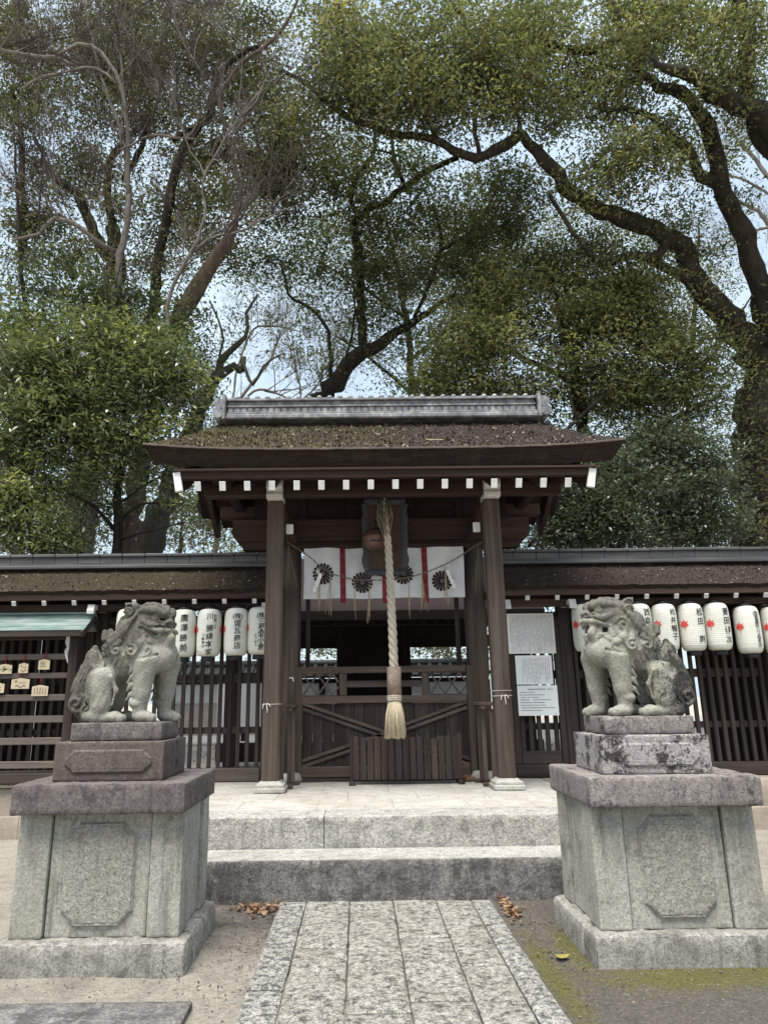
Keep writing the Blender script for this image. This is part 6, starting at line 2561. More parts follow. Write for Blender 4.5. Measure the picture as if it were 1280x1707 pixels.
t.px([(735, 240, 13.2, 8), (700, 180, 13, 7), (690, 110, 12.9, 6), (720, 40, 12.8, 5)])
t.px([(800, 262, 13.2, 10), (760, 0, 13.4, 6)][:1] + [(790, 200, 13, 9), (800, 120, 13, 8), (775, 40, 13, 7), (745, -10, 13, 8)])
cl = t.clumps([(1000, 60, 150, 85, 13.2, 1.4, 120), (860, 70, 110, 100, 13.2, 1.4, 110), (730, 70, 120, 95, 13.2, 1.4, 110), (625, 120, 120, 95, 13.2, 1.3, 95), (780, 165, 110, 75, 13.2, 1.2, 80),
               (1120, 50, 110, 70, 12.6, 1.2, 75), (1235, 60, 70, 110, 12.2, 1.0, 60), (965, 150, 90, 60, 13, 1.1, 48), (1065, 235, 85, 55, 13, 1.0, 42), (1000, 300, 80, 50, 13.2, 0.9, 36), (1120, 260, 45, 65, 13, 0.8, 26),
               (555, 60, 70, 85, 13.1, 1.0, 55), (690, 160, 110, 70, 13.2, 1.1, 60), (880, 180, 90, 55, 13.1, 1.0, 38), (1100, 340, 70, 50, 13.6, 0.8, 16), (1150, 420, 60, 50, 14, 0.8, 10), (560, 160, 80, 60, 13.2, 0.9, 34),
               (1040, 160, 60, 50, 12.8, 0.8, 26), (520, 190, 50, 40, 13.2, 0.6, 14), (1215, 300, 50, 70, 13.4, 0.8, 8), (1195, 150, 50, 60, 12.4, 0.8, 16), (1262, 700, 40, 150, 14.4, 0.4, 22), (1230, 560, 40, 40, 14.2, 0.3, 8), (1200, 130, 70, 40, 11.7, 0.4, 14), (1260, 170, 40, 40, 11.9, 0.4, 8), (1255, 850, 45, 60, 14.4, 0.4, 10)])
t.join(cl, 0.010, 0.010)
t.twigs(cl, 4, 0.55)
t.leaves(cl, 60, 0.32, L_CAMPHOR, 0.115, 0.048, tone_mu=0.47, tone_cl=0.24)
t.finish()

# --- leaning evergreen behind the gate
t = Tree('leaning_evergreen', (-3.2, 17.0, 0), 'dark evergreen rising behind the gate ridge, its trunk leaning right and forking upward', bark=B_DARK, seed=23)
t.px([(440, 1000, 17, 46), (470, 780, 17, 44), (510, 690, 17, 42), (545, 655, 16.9, 38), (575, 615, 16.8, 34), (610, 585, 16.6, 30), (650, 560, 16.4, 22), (700, 530, 16.2, 14), (760, 490, 16, 8)], True)
t.px([(608, 588, 16.6, 20), (606, 550, 16.5, 20), (601, 500, 16.4, 19), (600, 450, 16.3, 19), (594, 400, 16.2, 18), (592, 365, 16.1, 15), (608, 352, 16, 13), (640, 338, 15.8, 14), (680, 308, 15.6, 14), (720, 280, 15.4, 13), (765, 262, 15.2, 11)])
t.px([(597, 368, 16.1, 9), (585, 330, 16, 9), (592, 300, 15.9, 9), (622, 255, 15.8, 9), (624, 215, 15.7, 7)])
t.px([(675, 310, 15.6, 8), (660, 275, 15.6, 9), (655, 250, 15.6, 9), (652, 228, 15.6, 8)])
t.px([(700, 296, 15.5, 7), (685, 275, 15.6, 6), (662, 258, 15.6, 5), (620, 250, 15.6, 4)])
t.px([(551, 648, 16.8, 9), (551, 590, 16.6, 8), (540, 535, 16.5, 8), (515, 512, 16.4, 7), (485, 498, 16.3, 6), (475, 460, 16.2, 5), (468, 440, 16.1, 4)])
t.px([(575, 600, 16.8, 7), (590, 540, 16.7, 5), (590, 470, 16.6, 4)])
t.px([(690, 530, 16.2, 8), (720, 460, 16, 8), (735, 400, 15.9, 8), (720, 340, 15.8, 6)])
t.px([(730, 420, 15.9, 7), (780, 390, 15.8, 7), (810, 350, 15.8, 6), (830, 310, 15.8, 5)])
cl = t.clumps([(650, 300, 110, 70, 15.8, 1.2, 55), (560, 290, 80, 70, 16, 1.0, 42), (700, 410, 110, 90, 16, 1.4, 75), (515, 400, 60, 60, 16.2, 0.9, 16), (790, 330, 100, 80, 15.8, 1.2, 60), (640, 480, 80, 60, 16.3, 1.0, 20),
               (550, 500, 60, 60, 16.4, 0.8, 10), (830, 430, 90, 90, 15.8, 1.2, 66), (500, 220, 80, 60, 16, 1.0, 30), (620, 390, 60, 60, 16, 0.8, 20), (760, 480, 90, 60, 16, 1.0, 40), (670, 560, 80, 40, 16.4, 0.8, 14), (860, 330, 60, 60, 15.6, 0.8, 26),
               (500, 460, 50, 40, 16.3, 0.5, 7), (545, 600, 40, 40, 16.6, 0.5, 4), (500, 300, 50, 50, 16.1, 0.7, 12), (590, 440, 70, 60, 16.2, 0.8, 12)])
t.join(cl, 0.009, 0.009)
t.twigs(cl, 5, 0.6)
t.leaves(cl, 72, 0.31, L_MID, 0.118, 0.05, tone_mu=0.42, tone_cl=0.22)
t.finish()

# --- broad evergreen behind the right half of the roof
t = Tree('broad_evergreen', (4.8, 14.8, 0), 'broad mid green evergreen filling the view above the right end of the gate roof', bark=B_DARK, seed=31)
t.px([(985, 1100, 14.8, 40), (980, 900, 14.8, 36), (975, 760, 14.8, 30), (960, 640, 14.6, 24), (940, 540, 14.4, 18), (915, 460, 14.2, 12)], True)
t.px([(935, 728, 13.2, 9), (985, 680, 13.2, 8), (1040, 632, 13.2, 7), (1085, 596, 13.2, 6), (1150, 572, 13.2, 5), (1215, 560, 13.2, 4)])
t.px([(986, 682, 13.2, 5), (984, 640, 13.2, 4), (975, 590, 13.2, 3)])
t.px([(965, 705, 13.2, 6), (948, 660, 13.2, 5), (944, 620, 13.2, 4)])
t.px([(975, 760, 14.8, 14), (1060, 730, 14.4, 10), (1140, 690, 14, 8), (1200, 660, 13.8, 5)])
t.px([(960, 640, 14.6, 12), (860, 590, 14.2, 9), (780, 560, 14, 7), (720, 600, 13.9, 5)])
cl = t.clumps([(950, 500, 170, 85, 14.2, 1.4, 130), (850, 555, 140, 75, 14.2, 1.4, 105), (1045, 600, 130, 80, 14, 1.4, 100), (1140, 570, 70, 60, 13.8, 1.0, 34), (775, 595, 90, 60, 14, 1.0, 46), (960, 655, 160, 55, 14, 1.2, 76),
               (1100, 670, 110, 55, 14, 1.2, 56), (735, 640, 55, 26, 14, 0.7, 18), (1010, 450, 120, 60, 14.2, 1.0, 56), (1180, 630, 50, 60, 13.8, 0.8, 18), (880, 470, 90, 60, 14.4, 1.0, 46), (1060, 520, 90, 60, 14, 1.0, 46), (700, 645, 60, 18, 14.2, 0.5, 10), (820, 640, 80, 26, 13.8, 0.7, 26)])
t.join(cl, 0.009, 0.009)
t.twigs(cl, 4, 0.5)
t.leaves(cl, 82, 0.29, L_MID, 0.112, 0.047, tone_mu=0.55, tone_cl=0.26)
t.finish()

# --- low dark evergreen over the right fence
t = Tree('dark_evergreen', (5.3, 13.0, 0), 'low dark blue green evergreen just above the ridge of the right fence', bark=B_DARK, seed=41)
t.px([(1020, 1060, 13, 24), (1030, 930, 13, 20), (1050, 840, 13, 14), (1080, 760, 13, 8)], True)
t.px([(1030, 920, 13, 8), (960, 850, 12.6, 6), (900, 815, 12.4, 5), (870, 830, 12.3, 4)])
t.px([(985, 812, 12.4, 3), (1060, 780, 12.4, 5), (1130, 755, 12.5, 5), (1170, 745, 12.6, 3)])
t.px([(880, 912, 12.0, 7), (895, 890, 12, 7), (940, 878, 12, 5), (1010, 870, 12, 4)])
cl = t.clumps([(980, 820, 110, 80, 13, 1.2, 95), (1095, 800, 110, 80, 13, 1.2, 95), (1175, 850, 60, 75, 12.9, 0.9, 46), (935, 875, 55, 40, 12.6, 0.7, 32), (1070, 885, 150, 35, 12.8, 0.9, 70), (1120, 735, 70, 40, 13.2, 0.8, 30), (1020, 750, 90, 40, 13.2, 0.9, 40), (1010, 875, 110, 40, 12.8, 0.8, 40), (1190, 780, 30, 50, 12.9, 0.6, 12)])
t.join(cl, 0.008, 0.007)
t.twigs(cl, 3, 0.4)
t.leaves(cl, 95, 0.23, L_DARK, 0.10, 0.043, tone_mu=0.45, tone_cl=0.26)
t.finish()

# --- big dark trees on the left
t = Tree('old_evergreen', (-6.1, 17.0, 0), 'old evergreen with a thick dark forking trunk filling the upper left', bark=B_DARK, seed=53)
t.px([(120, 1100, 17, 70), (128, 920, 17, 62), (140, 800, 17, 54), (160, 660, 17, 52), (183, 540, 17, 50), (192, 450, 17, 44), (190, 385, 17, 26)], True, 14)
t.px([(190, 400, 17, 20), (180, 330, 16.8, 16), (188, 262, 16.6, 15), (210, 232, 16.4, 13), (240, 205, 16.2, 10), (255, 150, 16, 8)])
t.px([(205, 300, 16.8, 12), (232, 255, 16.6, 12), (250, 200, 16.4, 10)])
t.px([(180, 430, 17, 24), (150, 370, 16.8, 22), (134, 330, 16.6, 20), (95, 300, 16.4, 17), (78, 286, 16.3, 13), (72, 252, 16.2, 9), (55, 225, 16, 7)])
t.px([(125, 460, 16.6, 22), (115, 440, 16.6, 20), (135, 420, 16.6, 14)])
t.px([(260, 480, 16, 22), (268, 405, 15.8, 20), (282, 350, 15.6, 20), (290, 305, 15.5, 20), (310, 240, 15.3, 18), (350, 190, 15.1, 16), (362, 135, 15, 14), (395, 92, 14.8, 11), (430, 78, 14.7, 9)])
t.px([(250, 560, 16.3, 24), (258, 510, 16.1, 22), (262, 470, 16, 20)])
t.px([(288, 235, 15.4, 10), (320, 212, 15.2, 9), (340, 205, 15.1, 6)])
t.px([(40, 420, 16.5, 16), (38, 330, 16.5, 14), (35, 230, 16.4, 12), (20, 150, 16.3, 9)])
cl = t.clumps([(110, 50, 140, 75, 17, 1.2, 110), (300, 50, 130, 70, 16.4, 1.2, 95), (40, 330, 60, 60, 17, 0.9, 26), (320, 120, 110, 60, 16.4, 1.0, 44), (130, 140, 110, 60, 17, 1.0, 50), (55, 180, 75, 75, 16.8, 1.0, 50), (225, 165, 100, 65, 16.8, 1.0, 50), (340, 200, 100, 85, 16.2, 1.1, 56), (435, 190, 70, 100, 16, 1.0, 60), (445, 320, 65, 60, 16.2, 0.9, 42),
               (115, 290, 80, 45, 17, 0.9, 32), (250, 330, 110, 60, 16.8, 1.0, 40), (375, 295, 75, 60, 16, 0.9, 36), (50, 400, 75, 55, 17, 0.9, 30), (400, 420, 60, 45, 16.2, 0.8, 18), (430, 60, 50, 70, 16, 0.9, 28), (200, 430, 120, 50, 17, 0.9, 34), (20, 60, 40, 80, 17, 0.8, 24), (460, 260, 50, 60, 16.2, 0.7, 22),
               (330, 380, 70, 50, 16.2, 0.8, 22), (170, 250, 50, 40, 17, 0.7, 12)])
t.join(cl, 0.009, 0.009)
t.twigs(cl, 5, 0.6)
t.leaves(cl, 90, 0.33, L_BROWN, 0.12, 0.052, tone_mu=0.42, tone_cl=0.24)
t.finish()

t = Tree('red_barked_tree', (-4.6, 14.2, 0), 'leaning tree with reddish flaking bark left of the gate roof', bark=B_RED, seed=61)
t.px([(205, 1040, 14.2, 46), (225, 840, 14.2, 44), (255, 660, 14.2, 42), (285, 560, 14.2, 38), (318, 495, 14.2, 36), (350, 448, 14.1, 32), (378, 405, 14, 26), (392, 375, 14, 16)], True, 12)
t.px([(392, 378, 14, 12), (402, 320, 13.8, 9), (385, 250, 13.7, 8), (372, 150, 13.6, 8), (400, 108, 13.5, 9), (450, 70, 13.4, 8), (480, 35, 13.3, 6), (500, -8, 13.2, 5)])
cl = t.clumps([(400, 330, 40, 60, 14, 0.6, 8), (330, 430, 60, 50, 14.1, 0.6, 10)])
t.join(cl, 0.008, 0.007)
t.twigs(cl, 3, 0.4)
t.leaves(cl, 80, 0.24, L_BROWN, 0.09, 0.04)
t.finish()

t = Tree('grey_trunked_tree', (-4.3, 15.5, 0), 'mossy grey trunked tree leaning right beside the left end of the gate roof', bark=B_GREY, seed=67)
t.px([(225, 1080, 15.5, 62), (248, 920, 15.5, 56), (275, 840, 15.5, 48), (300, 770, 15.5, 42), (322, 705, 15.5, 36), (345, 655, 15.4, 26), (372, 622, 15.3, 20), (395, 608, 15.2, 16), (402, 622, 15.1, 12), (408, 595, 15, 8)], True, 12)
t.px([(345, 655, 15.4, 18), (368, 605, 15.2, 16), (395, 575, 15, 12), (412, 560, 14.9, 9), (412, 520, 14.8, 7), (430, 490, 14.7, 5)])
t.px([(330, 690, 15.4, 7), (300, 640, 15.2, 6), (290, 590, 15, 5)])
t.px([(402, 600, 15, 8), (425, 640, 14.8, 6), (440, 610, 14.7, 5), (470, 590, 14.6, 3)])
t.px([(355, 640, 15.3, 6), (372, 560, 15.1, 5), (350, 500, 15, 4)])
cl = t.clumps([(310, 640, 70, 50, 15.2, 0.8, 18), (360, 580, 50, 50, 15.1, 0.7, 10), (340, 700, 40, 40, 15.2, 0.6, 9), (280, 720, 40, 40, 15.3, 0.6, 8)])
t.join(cl, 0.008, 0.008)
t.twigs(cl, 4, 0.5)
t.leaves(cl, 70, 0.25, L_GLOSS, 0.10, 0.045)
t.finish()

# --- young glossy evergreens in front on the left
t = Tree('young_evergreen', (-4.1, 11.8, 0), 'young glossy leaved evergreen with a slim straight stem just behind the left fence', bark=B_DARK, seed=71)
t.px([(193, 1060, 11.8, 22), (196, 915, 11.8, 20), (197, 840, 11.8, 17), (203, 760, 11.8, 14), (208, 680, 11.8, 11), (215, 600, 11.8, 8), (222, 520, 11.8, 5)], True)
t.px([(196, 890, 11.8, 9), (160, 845, 11.6, 7), (110, 820, 11.5, 5), (50, 812, 11.4, 4)])
t.px([(197, 870, 11.8, 7), (240, 840, 11.6, 5), (300, 838, 11.5, 4), (390, 842, 11.4, 3)])
t.px([(198, 840, 11.8, 6), (240, 810, 11.6, 4), (275, 790, 11.5, 3)])
t.px([(197, 900, 11.8, 6), (250, 885, 11.5, 4), (310, 870, 11.4, 3)])
t.px([(200, 800, 11.8, 6), (130, 740, 11.6, 5), (60, 700, 11.4, 4)])
t.px([(204, 760, 11.8, 6), (260, 700, 11.6, 5), (300, 640, 11.4, 3)])
cl = t.clumps([(170, 620, 130, 60, 11.8, 1.0, 90), (60, 640, 80, 60, 11.6, 0.9, 56), (240, 590, 85, 55, 11.8, 0.9, 56), (95, 720, 110, 65, 11.6, 1.0, 84), (235, 700, 90, 70, 11.8, 0.9, 62), (70, 800, 85, 50, 11.5, 0.9, 46), (190, 790, 80, 45, 11.8, 0.8, 28), (290, 640, 55, 50, 11.7, 0.7, 22),
               (30, 570, 60, 50, 11.6, 0.7, 28), (130, 545, 90, 40, 11.9, 0.8, 34), (340, 850, 60, 25, 11.4, 0.4, 8), (290, 790, 40, 40, 11.6, 0.4, 6), (25, 720, 40, 60, 11.5, 0.6, 24)])
t.join(cl, 0.007, 0.007)
t.twigs(cl, 3, 0.32)
t.leaves(cl, 62, 0.23, L_GLOSS, 0.125, 0.046, tone_mu=0.58, tone_cl=0.26, droop=0.15)
t.finish()

t = Tree('glossy_shrub', (-5.9, 11.2, 0), 'glossy leaved shrub rising over the left fence ridge at the left edge', 'shrub', bark=B_DARK, seed=73)
t.px([(60, 1040, 11.2, 12), (55, 930, 11.2, 10), (50, 870, 11.2, 6)], True)
t.px([(55, 920, 11.2, 5), (110, 890, 11.2, 3)])
cl = t.clumps([(45, 880, 75, 45, 11.2, 0.6, 52), (15, 830, 45, 40, 11.2, 0.5, 22), (100, 905, 40, 22, 11.2, 0.4, 14)])
t.join(cl, 0.006, 0.006)
t.leaves(cl, 85, 0.17, L_GLOSS, 0.10, 0.042, tone_mu=0.62, tone_cl=0.2)
t.finish()

t = Tree('dark_understorey_tree', (-7.0, 13.6, 0), 'dark leafy tree filling the left edge behind the young evergreen', bark=B_DARK, seed=79)
stem = [(20, 1060, 13.6, 26), (30, 900, 13.6, 24), (48, 640, 13.5, 14), (42, 520, 13.4, 10), (35, 420, 13.3, 8), (30, 330, 13.2, 6), (22, 200, 13.1, 4)]
t.px(stem, True)
cl = t.clumps([(60, 480, 100, 60, 13.6, 0.9, 46), (150, 500, 110, 50, 13.8, 0.9, 46), (30, 560, 60, 60, 13.5, 0.8, 34), (230, 530, 90, 50, 13.8, 0.8, 40), (60, 650, 90, 80, 13.8, 0.9, 60), (30, 790, 60, 90, 13.6, 0.8, 46), (150, 680, 110, 80, 14, 0.9, 60), (120, 850, 100, 60, 13.8, 0.8, 42), (240, 620, 80, 60, 14, 0.8, 34), (300, 540, 60, 60, 14, 0.7, 20)])
t.join(cl, 0.008, 0.008)
t.twigs(cl, 3, 0.4)
t.leaves(cl, 50, 0.28, L_GLOSS, 0.12, 0.055, tone_mu=0.4, tone_cl=0.24)
t.finish()

# --- thinner trees standing farther back close the view between the crowns
t = Tree('slender_evergreen', (1.2, 21.0, 0), 'slender evergreen far behind the gate roof, its fine foliage filling the sky', bark=B_DARK, seed=103)
t.px([(690, 1050, 21, 22), (690, 700, 21, 18), (680, 560, 21, 13), (660, 440, 20.8, 9), (640, 350, 20.6, 5)], True)
t.px([(688, 660, 21, 8), (620, 600, 20.8, 6), (560, 560, 20.6, 4)])
t.px([(684, 600, 21, 8), (760, 540, 20.8, 6), (840, 500, 20.6, 4)])
t.px([(676, 530, 21, 7), (590, 470, 20.8, 5), (520, 430, 20.6, 3)])
cl = t.clumps([(600, 450, 130, 100, 21, 1.6, 80), (740, 470, 130, 110, 21, 1.6, 70), (560, 560, 60, 60, 20.8, 1.0, 14), (660, 590, 90, 50, 21, 1.0, 24), (820, 400, 100, 90, 20.8, 1.4, 40), (500, 380, 80, 60, 20.8, 1.0, 26), (950, 400, 110, 70, 20.8, 1.2, 40), (430, 450, 60, 40, 20.8, 0.8, 10), (480, 600, 90, 50, 20.8, 0.8, 9), (420, 540, 60, 60, 20.8, 0.8, 8)])
t.join(cl, 0.010, 0.010)
t.twigs(cl, 5, 0.7)
t.leaves(cl, 74, 0.38, L_MID, 0.125, 0.052, tone_mu=0.45, tone_cl=0.2)
t.finish()
t = Tree('slender_evergreen', (8.2, 20.0, 0), 'slender evergreen far behind the right fence, thin foliage showing left of the great trunk', bark=B_DARK, seed=107)
t.px([(1120, 1080, 20, 20), (1130, 800, 20, 16), (1150, 620, 20, 12), (1160, 480, 19.8, 8), (1165, 380, 19.6, 4)], True)
t.px([(1150, 640, 20, 7), (1210, 560, 19.8, 5), (1260, 480, 19.6, 3)])
cl = t.clumps([(1130, 480, 90, 70, 20, 1.2, 30), (1190, 400, 60, 80, 20, 1.0, 16), (1190, 640, 50, 90, 20, 1.0, 24), (1240, 520, 40, 60, 19.8, 0.8, 8), (1100, 400, 70, 50, 20, 1.0, 16), (1230, 250, 50, 80, 20, 1.0, 10)])
t.join(cl, 0.010, 0.010)
t.twigs(cl, 5, 0.7)
t.leaves(cl, 60, 0.38, L_MID, 0.12, 0.05, tone_mu=0.5, tone_cl=0.2)
t.finish()

# --- leafless trees
t = Tree('bare_tree', (-5.9, 12.6, 0), 'leafless tree with pale curving boughs and a haze of purple brown twigs, upper left', bark=B_PALE, seed=83)
stems = [
    [(150, 1060, 13.6, 20), (150, 900, 13.6, 20), (175, 640, 13.6, 18), (200, 440, 13.4, 16), (215, 330, 13.2, 13), (205, 232, 13, 8), (170, 130, 12.8, 6), (140, 0, 12.6, 4)],
    [(-290, 1120, 13.4, 18), (-280, 800, 13.3, 17), (-250, 420, 13.0, 14), (-180, 160, 12.5, 10), (-70, 70, 12.2, 7), (-10, 80, 12.2, 7), (50, 92, 12.2, 8), (95, 98, 12.2, 8), (125, 110, 12.2, 6)],
    [(215, 330, 13.2, 9), (190, 120, 12.4, 8), (160, 82, 12.3, 9), (130, 74, 12.2, 8), (95, 95, 12.2, 6)],
    [(195, 420, 13.4, 9), (155, 398, 13, 9), (138, 380, 12.9, 10), (87, 366, 12.8, 10), (62, 392, 12.7, 7), (20, 400, 12.6, 5)],
    [(195, 140, 12.4, 6), (160, 112, 12.3, 5), (105, 122, 12.2, 5), (65, 130, 12.2, 6), (35, 150, 12.2, 4)],
    [(290, 700, 13.2, 9), (295, 460, 12.8, 8), (330, 400, 12.6, 7), (342, 350, 12.5, 6), (340, 300, 12.4, 5), (370, 240, 12.3, 4), (430, 155, 12.2, 3)],
    [(300, 450, 12.8, 6), (345, 400, 12.6, 5), (400, 385, 12.5, 5), (450, 360, 12.4, 4), (490, 345, 12.3, 3)],
    [(200, 250, 12.8, 5), (260, 225, 12.6, 5), (300, 232, 12.5, 4), (330, 232, 12.4, 3)],
    [(205, 235, 13, 6), (205, 130, 12.8, 5), (195, 50, 12.6, 4), (190, -10, 12.5, 3)],
    [(345, 130, 12.6, 4), (310, 80, 12.5, 5), (292, 30, 12.4, 4), (285, -10, 12.3, 3)],
]
for i, s in enumerate(stems):
    t.px(s, i == 0, 8)
mb_p = MB()
for i, s in enumerate(stems):
    k = 15 if i in (0, 5, 8, 9) else 9
    for j in range(k):
        p, d = along(s, random.uniform(0.35 if i in (0, 5) else 0.8 if i == 1 else 0.1, 1.0))
        nd = d * 0.5 + np.array([random.uniform(-.8, .8), random.uniform(-.5, .5), random.uniform(0.3, 1.1)])
        nd /= np.linalg.norm(nd)
        bare_branch(t, p, nd, random.uniform(1.0, 2.2), 0.020, 3, mb_p if j % 3 else t.bm, 0.42, 0.28, (3, 5))
mb_p.build('twigs', B_PURPLE, t.o, t.loc)
t.finish()

t = Tree('distant_bare_tree', (-3.2, 26.0, 0), 'distant leafless tree seen against the sky just above the left part of the gate roof', bark=B_PALE, seed=89)
st2 = [[(350, 1000, 26, 12), (372, 800, 26, 11), (385, 690, 26, 9), (420, 640, 26, 7), (450, 600, 26, 5), (470, 550, 26, 4)], [(385, 690, 26, 6), (430, 650, 25.8, 5), (500, 665, 25.5, 4), (495, 620, 25.4, 4), (480, 570, 25.3, 3)],
       [(385, 690, 26, 5), (400, 600, 26, 5), (430, 545, 25.8, 5), (470, 545, 25.6, 4), (510, 555, 25.4, 2)], [(500, 670, 25.5, 4), (530, 640, 25.4, 3), (545, 600, 25.3, 2)]]
for i, s in enumerate(st2):
    t.px(s, i == 0, 7)
    for j in range(16):
        p, d = along(s, random.uniform(0.3, 1.0))
        nd = d * 0.7 + np.array([random.uniform(-.8, .8), random.uniform(-.4, .4), random.uniform(0.1, 1.0)])
        nd /= np.linalg.norm(nd)
        bare_branch(t, p, nd, random.uniform(1.2, 2.4), 0.022, 3, t.bm, 0.5, 0.2, (3, 4))
t.finish()

t = Tree('distant_bare_tree', (9.6, 24.0, 0), 'distant leafless tree with pale boughs against the sky at the upper right edge', bark=B_PALE, seed=97)
st3 = [[(1330, 1000, 24, 16), (1320, 600, 24, 14), (1300, 420, 24, 11), (1262, 352, 24, 9), (1225, 335, 24, 7), (1190, 330, 24, 4)], [(1300, 330, 24, 9), (1270, 280, 24, 8), (1235, 240, 24, 7), (1205, 205, 24, 4)], [(1320, 560, 24, 8), (1270, 380, 24, 6), (1235, 395, 24, 5), (1180, 420, 24, 3)], [(1290, 330, 24, 6), (1240, 300, 24, 5), (1200, 290, 24, 3)]]
for i, s in enumerate(st3):
    t.px(s, i == 0, 7)
    for j in range(8):
        p, d = along(s, random.uniform(0.35, 1.0))
        nd = d * 0.8 + np.array([random.uniform(-.8, .5), random.uniform(-.4, .4), random.uniform(0.0, 0.9)])
        nd /= np.linalg.norm(nd)
        bare_branch(t, p, nd, random.uniform(1.0, 2.0), 0.02, 3, t.bm, 0.5, 0.12, (3, 4))
t.finish()

# --- far wood closing the view low down
t = Tree('pale_shrub', (-5.2, 22.0, 0), 'pale yellow green shrub beyond the trunks left of the gate', 'shrub', bark=B_GREY, seed=101)
t.px([(300, 1000, 22, 10), (302, 900, 22, 8), (305, 850, 22, 4)], True)
cl = t.clumps([(300, 860, 90, 45, 22, 1.2, 42), (530, 1085, 40, 22, 22, 0.8, 10), (730, 1080, 50, 24, 22, 0.8, 14), (350, 890, 60, 30, 21.5, 0.8, 22), (240, 890, 40, 30, 22, 0.8, 16)])
t.join(cl, 0.008, 0.006)
t.leaves(cl, 60, 0.30, L_FAR, 0.12, 0.06)  # paler leaf colours than the other crowns
t.finish()
o = empty('tmp', (0, 0, 0))
fw = []
for (x, y, rx, ry, Y, dY, cnt) in [(60, 900, 150, 90, 27, 2, 130), (640, 1000, 420, 95, 27, 2, 330), (1150, 880, 220, 90, 22, 2, 190), (420, 960, 200, 80, 28, 2, 110), (900, 960, 200, 90, 26, 2, 140), (150, 780, 150, 120, 26, 2, 90), (1050, 760, 220, 90, 24, 2, 110)]:
    for _ in range(cnt):
        u = rng.uniform(-1, 1, 3)
        fw.append(at(x + u[0] * rx, y + u[1] * ry, Y + u[2] * dY))
fw = np.array(fw)
fw = fw[fw[:, 2] > 0.5]
idx = np.repeat(np.arange(len(fw)), 46)
cen = fw[idx] + rng.normal(0, 1, (len(idx), 3)) * np.array([0.5, 0.5, 0.36])
ob = leaf_mesh('far_wood', cen, None, L_MID, (0, 0, 0), 0.16, 0.08, np.clip(rng.normal(0.55, 0.25, len(idx)), 0, 1), seed=5)
bpy.data.objects.remove(o)
tag(ob, 'far evergreen wood closing the view beyond the inner court', 'wood', None, 'stuff')

# ------------------------------------------------------------------ litter on the ground
def litter(name, n, fn, mat, L, W, label, cat, seed):
    r = np.random.default_rng(seed)
    c = np.array([fn(r) for _ in range(n)])
    ob = leaf_mesh(name, c, None, mat, (0, 0, 0), L, W, r.uniform(0, 1, n), 0.0, 0.75, seed)
    return tag(ob, label, cat, None, 'stuff')


def pile(cx, cy, sx, sy, z0=0.012, hz=0.03):
    return lambda r: (cx + r.normal(0, sx), cy + r.normal(0, sy), z0 + abs(r.normal(0, hz)))


p1, p2 = pile(-0.80, 6.20, 0.09, 0.09, 0.008, 0.012), pile(1.15, 6.14, 0.04, 0.16, 0.008, 0.012)
litter('dead_leaves', 150, lambda r: p1(r) if r.random() < 0.5 else p2(r), L_DEAD, 0.060, 0.036, 'small drifts of dry brown leaves in the corners beside the path at the foot of the steps', 'dead leaves', 3)
litter('leaf_bits', 260, lambda r: (r.uniform(-1.1, -0.66) if r.random() < 0.6 else r.uniform(1.1, 1.5), r.uniform(4.3, 6.4), 0.012), L_DEADDARK, 0.024, 0.014, 'scattered crumbs of dry leaf on the bare earth beside the path', 'leaf crumbs', 4)
litter('court_leaves', 900, lambda r: (r.uniform(-7, 6), r.uniform(10.4, 17.8), ZP - 0.02), L_DEAD, 0.09, 0.05, 'dry leaves strewn over the inner court behind the lattice', 'dead leaves', 6)
c = at(940, 1564, 5.02)
ob = MB()
pts = [(1.262 + 0.045 * math.cos(a) * (1 + 0.25 * math.cos(a)), 5.06 + 0.034 * math.sin(a), 0.018 + 0.006 * math.cos(2 * a)) for a in np.linspace(0, 2 * PI, 16, endpoint=False)]
ob.add([(1.262, 5.06, 0.014)] + pts, [(0, i + 1, (i + 1) % 16 + 1) for i in range(16)], 0)
ob.tube([(1.31, 5.06, 0.02), (1.345, 5.075, 0.016)], 0.0025, 5, 0)
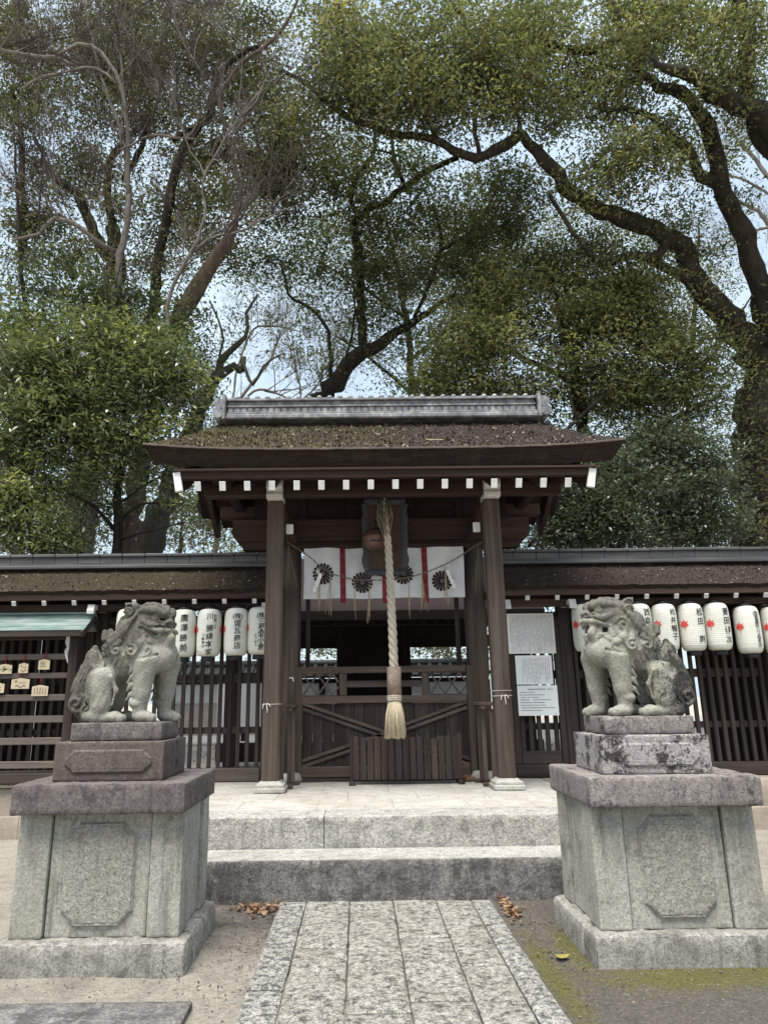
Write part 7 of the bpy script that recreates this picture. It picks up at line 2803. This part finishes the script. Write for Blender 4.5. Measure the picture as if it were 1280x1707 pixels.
tag(ob.build('fallen_leaf', simple('yellow leaf', (0.24, 0.21, 0.06), 0.6, 0.25, 40), None, (1.262, 5.06, 0)), 'single round yellow leaf lying on the dark earth beside the right pedestal', 'fallen leaf')
m = MB()
m.bar((0.88, 8.35, 4.735), (1.09, 8.30, 4.705), 0.018, 0.012, (0, 0, 1), 0.003, 0)
tag(m.build('fallen_twig', simple('bleached twig', (0.42, 0.33, 0.22), 0.8, 0.2, 30), None, (0.98, 8.32, 4.72)), 'short bleached twig lying on the bark roof of the gate near its right half', 'twig')
m = MB()
m.box((1.40, 9.62, ZP + 0.03), (0.16, 0.08, 0.05), 0.02, mi=0)
m.box((1.36, 9.60, ZP + 0.06), (0.11, 0.05, 0.03), 0.01, Matrix.Rotation(0.4, 3, 'Z'), mi=0)
tag(m.build('rag_bundle', simple('brown rag', (0.16, 0.085, 0.05), 0.9, 0.4, 30), None, (1.4, 9.62, ZP)), 'small crumpled brown bundle on the landing beside the right foot of the doors', 'bundle')

# loose grit on the bare earth
r = np.random.default_rng(12)
gv, gf = [], []
k = 0
for _ in range(5200):
    x, y = r.uniform(-2.6, 3.2), r.uniform(3.7, 6.4)
    if -0.66 < x < 1.07 or (y > 4.84 and (x < -1.06 or x > 1.42)) or (x < -0.9 and y < 4.44):
        continue
    s_ = 0.0022 + 0.005 * r.random() ** 3
    z = 0.012 * noise2(x, y) - 0.004 + s_ * 0.3
    o_ = r.normal(0, 0.25, (6, 3))
    b_ = (np.array([(1, 0, 0), (-1, 0, 0), (0, 1, 0), (0, -1, 0), (0, 0, .8), (0, 0, -.8)]) + o_ * 0.6) * s_ * 1.3 + (x, y, z)
    gv += [tuple(p) for p in b_]
    gf += [(k + a, k + b, k + c) for a, b, c in ((0, 2, 4), (2, 1, 4), (1, 3, 4), (3, 0, 4), (2, 0, 5), (1, 2, 5), (3, 1, 5), (0, 3, 5))]
    k += 6
m = MB()
m.add(gv, gf, 0)
tag(m.build('grit', simple('loose grit', (0.15, 0.137, 0.12), 0.9, 0.6, 30)), 'loose grit scattered over the bare earth between path and pedestals', 'grit', None, 'stuff')
